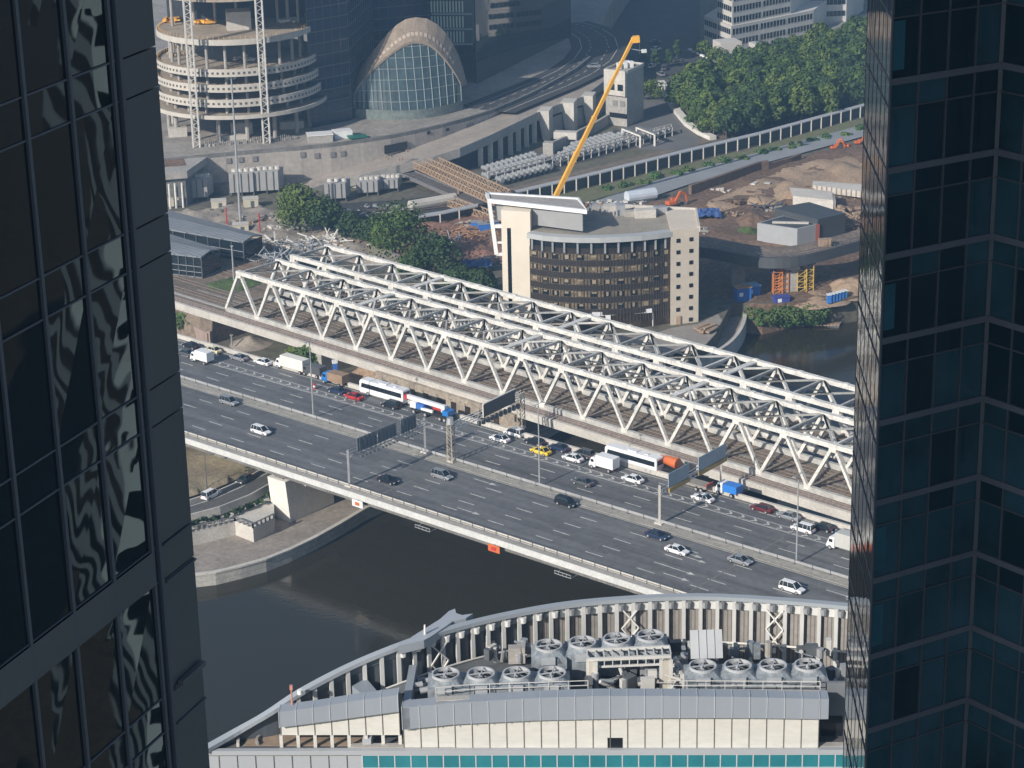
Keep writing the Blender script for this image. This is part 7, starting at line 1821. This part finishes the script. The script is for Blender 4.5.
face(Rc, d3, n3, [0, 1.55, 3.2, 4.8, 6.36], rg1, 130, 200, True, rows, 'glass_pane', rn)
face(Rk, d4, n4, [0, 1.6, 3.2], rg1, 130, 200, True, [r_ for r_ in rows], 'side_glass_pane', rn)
# narrow teal blinds on a few panes
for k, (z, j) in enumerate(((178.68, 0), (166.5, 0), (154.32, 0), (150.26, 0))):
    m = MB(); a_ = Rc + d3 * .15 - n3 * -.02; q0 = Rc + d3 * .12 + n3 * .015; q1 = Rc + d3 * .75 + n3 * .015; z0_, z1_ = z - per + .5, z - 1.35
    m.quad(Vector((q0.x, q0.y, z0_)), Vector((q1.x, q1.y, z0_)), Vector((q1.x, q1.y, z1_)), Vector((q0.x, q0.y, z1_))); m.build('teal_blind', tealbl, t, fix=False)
m = MB()
for (o_, d_, nn_, L) in ((Rc, d3, n3, 6.36), (Rk, d4, n4, 20)):
    for (z0_, z1_) in ((5, 130), (190, ZR2)): q0, q1 = o_ + nn_ * 0, o_ + d_ * L; m.quad(Vector((q0.x, q0.y, z0_)), Vector((q1.x, q1.y, z0_)), Vector((q1.x, q1.y, z1_)), Vector((q0.x, q0.y, z1_)))
q0, q1 = Rk + d4 * 3.2, Rk + d4 * 20; m.quad(Vector((q0.x, q0.y, 130)), Vector((q1.x, q1.y, 130)), Vector((q1.x, q1.y, 190)), Vector((q0.x, q0.y, 190)))
m.build('outer_glazing', rg1, t, fix=False)
m = MB(); q0, q1 = Rc, Rc + d2 * 9.7; m.quad(Vector((q0.x, q0.y, 5)), Vector((q1.x, q1.y, 5)), Vector((q1.x, q1.y, ZR2)), Vector((q0.x, q0.y, ZR2))); m.build('edge_glazing', rg2, t, fix=False)
m = MB()
for z in bands:
    m.beam(Vector((*w2(Rc + n3 * .04), z)), Vector((*w2(Rk + n3 * .04), z)), .12, .30); m.beam(Vector((*w2(Rk + n4 * .04), z)), Vector((*w2(Rk + d4 * 20 + n4 * .04), z)), .12, .30)
m.build('floor_band', rmb, t)
m = MB()
for z in bands:
    m.beam(Vector((*w2(Rc + n2 * .01), z)), Vector((*w2(Rc + d2 * 9.7 + n2 * .01), z)), .03, .12)
    m.beam(Vector((*w2(Rc + n2 * .02), z - 1.2)), Vector((*w2(Rc + d2 * 9.7 + n2 * .02), z - 1.2)), .04, .06)
for k in range(7): q = Rc + d2 * (9.7 * k / 6) + n2 * .005; m.beam(Vector((q.x, q.y, 100)), Vector((q.x, q.y, ZR2)), .05, .02, up=tuple(n2))
m.build('edge_mullion', rm, t)
m = MB()
for z in bands:
    q = z - 1.2; m.beam(Vector((*w2(Rc + n3 * .03), q)), Vector((*w2(Rk + n3 * .03), q)), .08, .07); m.beam(Vector((*w2(Rk + n4 * .03), q)), Vector((*w2(Rk + d4 * 20 + n4 * .03), q)), .08, .07)
for s in (0, 1.55, 3.2, 4.8): q = Rc + d3 * s + n3 * .04; m.beam(Vector((q.x, q.y, 100)), Vector((q.x, q.y, ZR2)), .09, .1, up=tuple(n3))
q = Rk; m.beam(Vector((q.x, q.y, 100)), Vector((q.x, q.y, ZR2)), .22, .22)
for k in range(1, 12): q = Rk + d4 * 1.6 * k + n4 * .04; m.beam(Vector((q.x, q.y, 100)), Vector((q.x, q.y, ZR2)), .09, .1, up=tuple(n4))
m.build('mullion', rm, t)

# ================================================================ stand-in city outside the frame, added to be mirrored in the glass
def slab_block(name, x, y, w_, d_, h, rz, mat, label):
    t = T(name, label, 'building', Vector((x, y, 7))); m = MB(); m.box((x, y, 7 + h / 2), (w_, d_, h), rz); m.build('walls', mat, t)
    m = MB(); z = 11
    co, si = math.cos(rz), math.sin(rz)
    while z < h:
        for (a, b2, lw, ax) in ((0, -d_ / 2 - .05, w_, 0), (0, d_ / 2 + .05, w_, 0), (-w_ / 2 - .05, 0, d_, 1), (w_ / 2 + .05, 0, d_, 1)):
            c = Vector((x + a * co - b2 * si, y + a * si + b2 * co, z)); m.box(c, (lw * .94 if ax == 0 else .2, .2 if ax == 0 else lw * .94, 2.8), rz)
        z += 6.2
    m.build('window_band', glass_dk, t)
slab_block('added_reflection_slab', 150, 170, 46, 22, 158, .5, M('cool_white_wall', (.50, .66, .72), .8, .05), 'pale striped stand-in slab added right of the picture, mirrored in the left tower')
slab_block('added_reflection_slab', 215, 120, 40, 24, 178, -.2, bpy.data.materials['cool_white_wall'], 'taller pale stand-in slab added for reflections, right of the picture beyond the near tower')
slab_block('added_reflection_slab', 140, 58, 34, 26, 96, .15, conc_pale, 'lower pale stand-in slab added right of the picture, mirrored in the right tower')
slab_block('brick_block', 250, 260, 60, 26, 60, .3, conc, 'grey office block right of the picture on the near bank')
# ================================================================ vehicles
tyre = rubber; rimm = M('wheel_rim', (.35, .35, .36), .35, 0); lamp_w = M('headlight_lens', (.75, .76, .78), .15, 0); lamp_r = M('tail_light_lens', (.45, .02, .015), .25, 0); undr = M('underbody', (.015, .015, .016), .8, 0)
def loft(st, smooth_=False):
    """stations: list of rings (same count)"""
    m = MB(); n_ = len(st[0]); b = 0
    for r_ in st: m.v += [Vector(q) for q in r_]
    for i in range(len(st) - 1):
        for j in range(n_):
            k = (j + 1) % n_; m.f.append((i * n_ + j, i * n_ + k, (i + 1) * n_ + k, (i + 1) * n_ + j))
    m.f.append(tuple(range(n_))); m.f.append(tuple((len(st) - 1) * n_ + j for j in range(n_ - 1, -1, -1)))
    return m
def hull_ring(x, hw, z0, z1, bv=.12):
    return [(x, -hw + bv * .6, z0), (x, hw - bv * .6, z0), (x, hw, z0 + bv * 1.6), (x, hw, z1 - bv * 1.5), (x, hw - bv * 1.3, z1), (x, -hw + bv * 1.3, z1), (x, -hw, z1 - bv * 1.5), (x, -hw, z0 + bv * 1.6)]
def wheels(t, xs, hw, r):
    for x in xs:
        for s in (-1, 1):
            m = MB(); m.tube((x, s * (hw - .22), r), (x, s * (hw + .02), r), r, r, 14); wo_ = m.build('wheel', tyre, t)
            m = MB(); m.tube((x, s * (hw - .2), r), (x, s * (hw + .035), r), r * .6, r * .58, 12); m.build('rim', rimm, wo_)
def lights(t, xf, xr, hw, z):
    for s in (-1, 1):
        m = MB(); m.box((xf, s * (hw - .25), z), (.1, .36, .18)); m.build('headlight', lamp_w, t)
        m = MB(); m.box((xr, s * (hw - .22), z + .12), (.1, .3, .22)); m.build('tail_light', lamp_r, t)
def car(px, py, kind, mat, label, fwd, z=15.0, rz=None, roofmat=None, extra=None):
    q = P(px, py, z + .6); q.z = z
    q.z = z; t = T(kind, label, {'sedan': 'car', 'hatchback': 'car', 'estate_car': 'car', 'taxi': 'taxi', 'minivan': 'van'}.get(kind, 'car'), (0, 0, 0))
    suv = kind in ('estate_car', 'minivan'); H = 1.78 if suv else 1.48; belt = 1.02 if suv else .92; L = 2.4
    st = [(-L, .72, .38, .72), (-L + .12, .88, .28, .86 if not suv else .98), (-L + .7, .93, .24, belt), (-.9, .95, .24, belt), (.9, .95, .24, belt), (L - 1.15, .94, .24, belt - .04), (L - .35, .9, .26, .80), (L - .05, .80, .34, .68), (L, .66, .4, .6)]
    m = loft([hull_ring(*s) for s in st]); m.build('body', mat, t, smooth=False)
    if suv: cs = [(-L + .12, .80, belt - .1, belt + .1), (-L + .32, .76, belt - .1, H - .06), (-L + .6, .74, belt - .1, H), (.35, .74, belt - .1, H), (.7, .74, belt - .1, H - .06), (1.45, .82, belt - .12, belt + .0)]
    else: cs = [(-1.75, .78, belt - .1, belt), (-1.1, .70, belt - .1, H - .06), (-.7, .68, belt - .1, H), (.25, .68, belt - .1, H), (.55, .69, belt - .1, H - .06), (1.35, .80, belt - .12, belt)]
    def cr(x, hw, z0, z1): e = .2 * min(1, (z1 - z0) / .7); return [(x, -hw - .1, z0), (x, hw + .1, z0), (x, hw + .04, (z0 + z1) / 2), (x, hw - e * .4, z1 - .05), (x, hw - e, z1), (x, -hw + e, z1), (x, -hw + e * .4, z1 - .05), (x, -hw - .04, (z0 + z1) / 2)]
    m = loft([cr(*c) for c in cs]); m.build('windows', glass_dk, t)
    rf = roofmat or mat; a = cs[2]; b_ = cs[-3]; m = MB(); m.hexa([(a[0] - .2, -.60, H - .01), (b_[0] + .2, -.60, H - .01), (b_[0] + .2, .60, H - .01), (a[0] - .2, .60, H - .01), (a[0] - .1, -.55, H + .035), (b_[0] + .1, -.55, H + .035), (b_[0] + .1, .55, H + .035), (a[0] - .1, .55, H + .035)]); m.build('roof', rf, t)
    m = MB()
    for s in (-1, 1):
        for xx in (-.45,) + ((-1.4,) if suv else ()): m.beam((xx, s * (.85), belt), (xx, s * .66, H - .04), .05, .04)
        m.beam((cs[-1][0] - .05, s * .86, belt), (cs[-2][0], s * .66, H - .03), .08, .06); m.beam((cs[0][0] + .1, s * .84, belt), (cs[1][0] + .05, s * .66, H - .03), .10, .08)
    m.build('pillar', mat, t)
    wheels(t, (-1.45, 1.5), .93, .34); lights(t, L - .06, -L + .06, .86, .68)
    m = MB(); 
    for s in (-1, 1): m.box((.95, s * 1.02, belt + .08), (.18, .16, .14))
    m.build('mirror', mat, t)
    if extra == 'taxi': m = MB(); m.box((-.1, 0, H + .12), (.25, .6, .16)); m.build('roof_sign', white_p, t)
    d = -RU if fwd == 'right' else RU; t.rotation_euler = (0, 0, math.atan2(d.y, d.x) if rz is None else rz); t.location = q; t.scale = (1.05,) * 3
    return t
cW = M('car_white', (.80, .80, .80), .3, 0); cB_ = M('car_black', (.015, .017, .022), .25, 0); cS = M('car_silver', (.42, .43, .44), .3, 0, metal=.5); cG = M('car_grey', (.13, .135, .14), .35, 0, metal=.4); cY = M('car_yellow', (.80, .56, .04), .4, 0); cR = M('car_red', (.45, .03, .03), .35, 0); cN = M('car_navy', (.02, .035, .08), .3, 0); cM = M('car_maroon', (.12, .02, .025), .3, 0); cC = M('car_cream', (.78, .70, .45), .35, 0)
# near carriageway (towards the right)
car(229, 401.5, 'estate_car', cS, 'silver grey estate car on the near carriageway, nearest the left tower', 'right')
car(261, 431, 'estate_car', cW, 'white estate car with dark windows alone on the near carriageway at the left', 'right')
car(388, 480, 'sedan', cB_, 'black saloon passing under the three board gantry', 'right')
car(442, 475.5, 'estate_car', cS, 'silver estate car right of the black saloon under the gantry', 'right')
car(566, 502.5, 'estate_car', cB_, 'black estate car just right of the middle street lamp', 'right')
car(657, 535, 'sedan', cN, 'dark navy saloon next to the median on the near carriageway', 'right')
car(677, 550, 'hatchback', cW, 'white hatchback just below the dark navy saloon', 'right')
car(740, 560, 'sedan', cS, 'silver saloon close to the median left of the rightmost street lamp', 'right')
car(792, 588, 'estate_car', cW, 'white estate car nearest the finned roof screen', 'right')
car(583, 482, 'hatchback', cG, 'grey hatchback alone on the open lanes beyond the median', 'left')
# queue on the auxiliary lanes
car(191, 345.5, 'sedan', cB_, 'black saloon at the far left end of the queue beside the left tower', 'left')
car(186, 353, 'sedan', cG, 'dark grey saloon half hidden by the left tower', 'left')
car(213, 350, 'taxi', cC, 'cream and white taxi near the left tower', 'left', extra='taxi')
car(239, 357.5, 'sedan', cS, 'silver saloon behind the cream taxi', 'left')
car(263, 362, 'sedan', cW, 'white saloon ahead of the long white lorry', 'left')
car(337, 390.5, 'sedan', cN, 'dark blue saloon below the blue cab truck', 'left')
car(354, 396.5, 'hatchback', cR, 'bright red car beside the front of the white coach', 'left')
car(391, 405, 'estate_car', cB_, 'black estate car beside the rear of the white coach', 'left')
car(500, 438.5, 'sedan', cW, 'white saloon under the dark sign board, nearer one of a pair', 'left')
car(514, 433, 'estate_car', cW, 'white estate car under the dark sign board, farther one of a pair', 'left')
car(541, 451, 'taxi', cY, 'bright yellow taxi beside the street lamp', 'left', extra='taxi')
car(535, 441.5, 'sedan', cB_, 'black saloon between the far parapet and the yellow taxi', 'left')
car(559, 447.5, 'sedan', cN, 'dark saloon right behind the black saloon near the parapet', 'left')
car(573, 458, 'hatchback', cW, 'white hatchback behind the yellow taxi', 'left')
car(584, 454, 'estate_car', cG, 'dark grey estate car beside the white hatchback', 'left')
car(633, 479, 'sedan', cW, 'white saloon alongside the rear of the second white coach', 'left')
car(703, 498, 'hatchback', cW, 'white hatchback right of the orange truck', 'left')
car(762, 508, 'sedan', cM, 'dark maroon saloon right of the white and blue van', 'left')
car(789, 516, 'sedan', cS, 'silver saloon just behind the rightmost street lamp', 'left')
car(803, 528.5, 'estate_car', cW, 'white estate car right of the rightmost street lamp', 'left')
car(823, 527, 'sedan', cB_, 'black saloon beside the white estate car at the right', 'left')
car(845, 534.5, 'sedan', cN, 'dark saloon above the white lorry at the right tower', 'left')
# embankment road
dd = P(245, 478, 7) - P(211, 495, 7)
car(211, 494.5, 'minivan', cW, 'white minivan on the embankment road below the bridge', 'x', z=7.06, rz=math.atan2(dd.y, dd.x))
dd2 = P(262, 468, 7) - P(245, 478, 7)
car(245, 479, 'sedan', cG, 'dark grey car on the embankment road entering the shade of the bridge', 'x', z=7.06, rz=math.atan2(-dd2.y, -dd2.x))
# parked cars far behind
for k, (x, y_, mt, lb) in enumerate(((655, 42, cN, 'dark blue car in the shaded yard beyond the crane tip, upper'), (656, 49, cW, 'white car in the shaded yard beyond the crane tip, lower'), (652, 66, cW, 'white car parked beside the slim young trees'), (664, 68, cG, 'grey car parked right of the slim young trees'), (661, 74, cS, 'silver car parked at the edge of the wood'), (693, 68, cW, 'white car on the ramp of the white office building'), (750, 60, cW, 'white car half hidden by the wood in the office yard'), (594, 66, cS, 'silver car on the shaded curved street'), (676, 60, cG, 'dark grey car below the rounded bush'))):
    z_ = ZP + .1 if x == 594 else 7.2
    car(x, y_, 'sedan', mt, lb, 'left', z=z_, rz=.3 + k * .4)
def place(t, px, py, fwd, z=15.0, sc_=1.0):
    q = P(px, py, z); q.z = z; d = -RU if fwd == 'right' else RU; t.rotation_euler = (0, 0, math.atan2(d.y, d.x)); t.location = q; t.scale = (sc_,) * 3
# coaches
def coach(px, py, label):
    t = T('coach', label, 'bus', (0, 0, 0), 'white coaches in the queue'); L = 6.9; hw = 1.32
    st = [(-L, hw - .1, .45, 3.3), (-L + .15, hw, .4, 3.55), (L - .5, hw, .4, 3.55), (L - .1, hw - .05, .4, 3.2), (L, hw - .12, .45, 1.8)]
    loft([hull_ring(*s) for s in st]).build('body', cW, t)
    for s in (-1, 1):
        m = MB(); m.hexa([(-L + .5, s * hw - .03, 1.75), (L - .6, s * hw - .03, 1.75), (L - .6, s * hw + .03, 1.75), (-L + .5, s * hw + .03, 1.75), (-L + .5, s * hw - .03, 2.85), (L - .9, s * hw - .03, 2.85), (L - .9, s * hw + .03, 2.85), (-L + .5, s * hw + .03, 2.85)]); m.build('side_window', glass_dk, t)
    m = MB(); m.hexa([(L - .3, -hw + .1, 1.5), (L + .02, -hw + .15, 1.5), (L + .02, hw - .15, 1.5), (L - .3, hw - .1, 1.5), (L - .4, -hw + .1, 3.0), (L - .05, -hw + .2, 3.0), (L - .05, hw - .2, 3.0), (L - .4, hw - .1, 3.0)]); m.build('windscreen', glass_dk, t)
    m = MB(); m.box((-L, 0, 2.5), (.12, 1.9, 1.1)); m.build('rear_window', M('rear_glass', (.05, .07, .09), .2, 0), t)
    m = MB(); m.box((0, 0, 3.65), (2.4, 1.5, .25)); m.box((-3.6, 0, 3.62), (1, 1, .18)); m.build('air_conditioner', M('ac_white', (.7, .7, .7), .5, 0), t, bevel=.06)
    wheels(t, (-4.1, -5.3 + 6.9 * 0, 4.2), hw - .02, .5); lights(t, L - .02, -L, hw, .9); place(t, px, py, 'left'); return t
coach(385, 398, 'white coach in the queue in front of the arcade wall'); coach(634, 466, 'white coach in the queue left of the orange truck')
# box trucks
def box_truck(px, py, label, Lb, hb, boxm, cabm, fwd='left', wide=1.22, sc_=1.0, cat='truck'):
    t = T('box_truck', label, cat, (0, 0, 0)); hw = wide; xb = -Lb / 2
    m = MB(); m.box((xb, 0, .95 + hb / 2), (Lb, hw * 2, hb)); bx_ = m.build('cargo_box', boxm, t, bevel=.05)
    m = MB()
    for k in range(int(Lb / 1.2)): m.box((xb - Lb / 2 + .6 + k * 1.2, 0, .95 + hb / 2), (.06, hw * 2 + .05, hb - .2))
    m.build('box_rib', boxm, bx_)
    st = [(.12, hw - .1, .5, 2.5), (.3, hw - .05, .45, 2.6), (1.3, hw - .05, .45, 2.5), (1.75, hw - .08, .45, 1.5), (1.9, hw - .15, .5, 1.2)]
    loft([hull_ring(*s) for s in st]).build('cab', cabm, t)
    m = MB(); m.hexa([(1.3, -hw + .12, 1.5), (1.8, -hw + .16, 1.5), (1.8, hw - .16, 1.5), (1.3, hw - .12, 1.5), (1.2, -hw + .15, 2.35), (1.42, -hw + .2, 2.35), (1.42, hw - .2, 2.35), (1.2, hw - .15, 2.35)]); m.build('windscreen', glass_dk, t)
    for s in (-1, 1): m = MB(); m.box((.9, s * (hw - .04), 1.9), (.75, .06, .6)); m.build('side_window', glass_dk, t)
    m = MB(); m.box((xb + .6, 0, .7), (Lb + 1.2, .9, .3)); m.build('chassis', undr, t); wheels(t, (-Lb + 1.2, 1.1), hw - .05, .45); lights(t, 1.88, -Lb - .02, hw, .75); place(t, px, py, fwd, sc_=sc_); return t
box_truck(199, 361.5, 'small white box truck on the open lanes near the left tower', 4.2, 2.3, cW, cW)
box_truck(284, 368, 'long white lorry with ribbed box body in the queue', 7.6, 2.7, M('lorry_cream', (.74, .72, .64), .5, .04), cW)
box_truck(599, 468, 'small white box truck beside the second coach', 4.6, 2.4, cW, cW)
box_truck(838, 549, 'white lorry with grey box cut off by the right tower', 7.5, 2.8, M('lorry_grey', (.5, .5, .47), .5, .04), cW, sc_=1.05)
box_truck(726, 494, 'white van with blue tailboard right of the orange truck', 3.2, 1.5, M('pickup_blue', (.03, .20, .62), .45, 0), cW, sc_=1.05, cat='van')
box_truck(311, 375, 'dark grey covered truck behind the long white lorry', 4.2, 1.9, cG, cG)
# blue cab truck with brown load
t = box_truck(331, 383, 'truck with bright blue cab and brown boxed load', 4.6, 1.9, M('brown_load', (.30, .20, .13), .8, .15, .8), M('cab_blue', (.02, .17, .50), .4, 0), sc_=1.08)
# tall blue pole sign
q = P(335, 384, 15); t = T('blue_pillar', 'slim blue and white pillar beside the blue cab truck', 'pillar', q); m = MB(); m.box((q.x, q.y + 2.5, 17.6), (1.0, .6, 3.6), .3); m.build('shaft', blue, t); m = MB(); m.box((q.x, q.y + 2.5, 19.7), (1.2, .8, .8), .3); m.build('cap', white_p, t)
# red and white traffic post
q = P(314.5, 389, 15); t = T('warning_post', 'small red and white warning post on the chevron strip', 'warning post', q); m = MB(); m.tube(q, q + Vector((0, 0, 1.4)), .3, .25, 8); m.build('post', red, t); m = MB(); m.tube(q + Vector((0, 0, .5)), q + Vector((0, 0, .9)), .32, .30, 8); m.build('white_band', white_p, t)
# mobile crane truck
t = T('truck_crane', 'blue and white truck crane with folded boom in the queue under the gantry', 'crane truck', (0, 0, 0)); lb = bpy.data.materials['cab_blue']
m = MB(); m.box((0, 0, 1.15), (10.5, 2.4, .5)); m.build('carrier', undr, t); m = MB(); m.box((4.6, 0, 1.9), (1.7, 2.4, 1.6)); m.build('cab', cW, t, bevel=.12); m = MB(); m.box((2.6, 0, 1.9), (2.0, 2.3, 1.3)); m.build('engine_cover', blue, t, bevel=.08); m = MB(); m.box((5.42, 0, 2.15), (.1, 2.0, .7)); m.build('windscreen', glass_dk, t)
m = MB(); m.box((-3.1, -.5, 2.3), (1.6, 1.2, 1.5)); m.build('operator_cab', M('crane_cab', (.5, .62, .62), .3, 0), t, bevel=.08); m = MB(); m.box((-4.4, 0, 2.0), (1.6, 2.3, 1.1)); m.build('counterweight', lb, t, bevel=.08)
m = MB(); m.beam((-4.0, .4, 3.1), (6.6, .4, 3.3), .75, .8); m.build('boom', cW, t); m = MB(); m.box((6.9, .4, 3.1), (.8, .9, 1.0)); m.build('boom_head', red, t)
m = MB(); m.box((-.5, -1.0, 1.7), (2.4, .5, .6)); m.build('tool_box', red, t); m = MB(); m.box((.6, 1.0, 1.7), (3.2, .5, .5)); m.build('side_panel', white_p, t)
wheels(t, (-4.2, -2.9, 1.2, 4.4), 1.2, .55); place(t, 433, 417, 'left', sc_=1.08)
# orange truck with red tractor and flat bed
t = T('flatbed_truck', 'orange cabbed truck with red rear frame and grey flat bed under the pale blue boards', 'truck', (0, 0, 0))
st = [(2.2, 1.1, .5, 2.6), (2.4, 1.2, .5, 2.8), (3.8, 1.2, .5, 2.7), (4.3, 1.1, .5, 1.7)]; loft([hull_ring(*s) for s in st]).build('cab', orange, t); m = MB(); m.box((4.0, 0, 2.1), (.5, 2.0, .7)); m.build('windscreen', glass_dk, t)
m = MB(); m.tube((-1.2, 0, 2.3), (1.8, 0, 2.5), 1.15, .9, 14); m.build('drum', orange, t); m = MB(); m.box((-.5, 0, .9), (8, 2.0, .4)); m.build('chassis', undr, t); wheels(t, (-3.2, -1.9, 3.0), 1.15, .52); place(t, 673, 473, 'left', sc_=1.05); lights(t, 4.3, -4.5, 1.1, .9)
t = T('flatbed_truck', 'red low truck with grey flat bed just right of the orange truck', 'truck', (0, 0, 0))
m = MB(); m.box((2.6, 0, 1.8), (1.8, 2.3, 1.8)); m.build('cab', M('truck_red', (.5, .06, .04), .45, 0), t, bevel=.12); m = MB(); m.box((-1.6, 0, 1.35), (6.4, 2.5, .35)); m.build('flat_bed', M('bed_grey', (.28, .25, .22), .8, .15, 1), t); m = MB(); m.box((-4.7, 0, 1.6), (.2, 2.4, .8)); m.box((-1, -1.25, .9), (2.4, .2, .6)); m.build('tail_board', bpy.data.materials['truck_red'], t)
m = MB(); m.box((3.5, 0, 2.1), (.1, 1.9, .7)); m.build('windscreen', glass_dk, t); wheels(t, (-3.4, -2.2, 2.4), 1.15, .5); lights(t, 3.5, -4.8, 1.1, .9); place(t, 690, 487, 'left', sc_=1.05)
# construction workers too small; omit unreadable ones

# ================================================================ haze
m = MB(); m.box((0, 2050, 120), (6000, 5400, 250.0))
hz = bpy.data.materials.new('haze_air'); hz.use_nodes = True; hn = hz.node_tree.nodes; hl = hz.node_tree.links
for nd in list(hn):
    if nd.type == 'BSDF_PRINCIPLED': hn.remove(nd)
pv = hn.new('ShaderNodeVolumePrincipled'); pv.inputs['Color'].default_value = (.38, .66, 1.0, 1); pv.inputs['Density'].default_value = HAZE; pv.inputs['Anisotropy'].default_value = .2
hl.new(pv.outputs[0], hn['Material Output'].inputs['Volume'])
o = m.build('haze', hz); stuff(o, 'thin bluish summer haze over the whole river valley', 'haze')
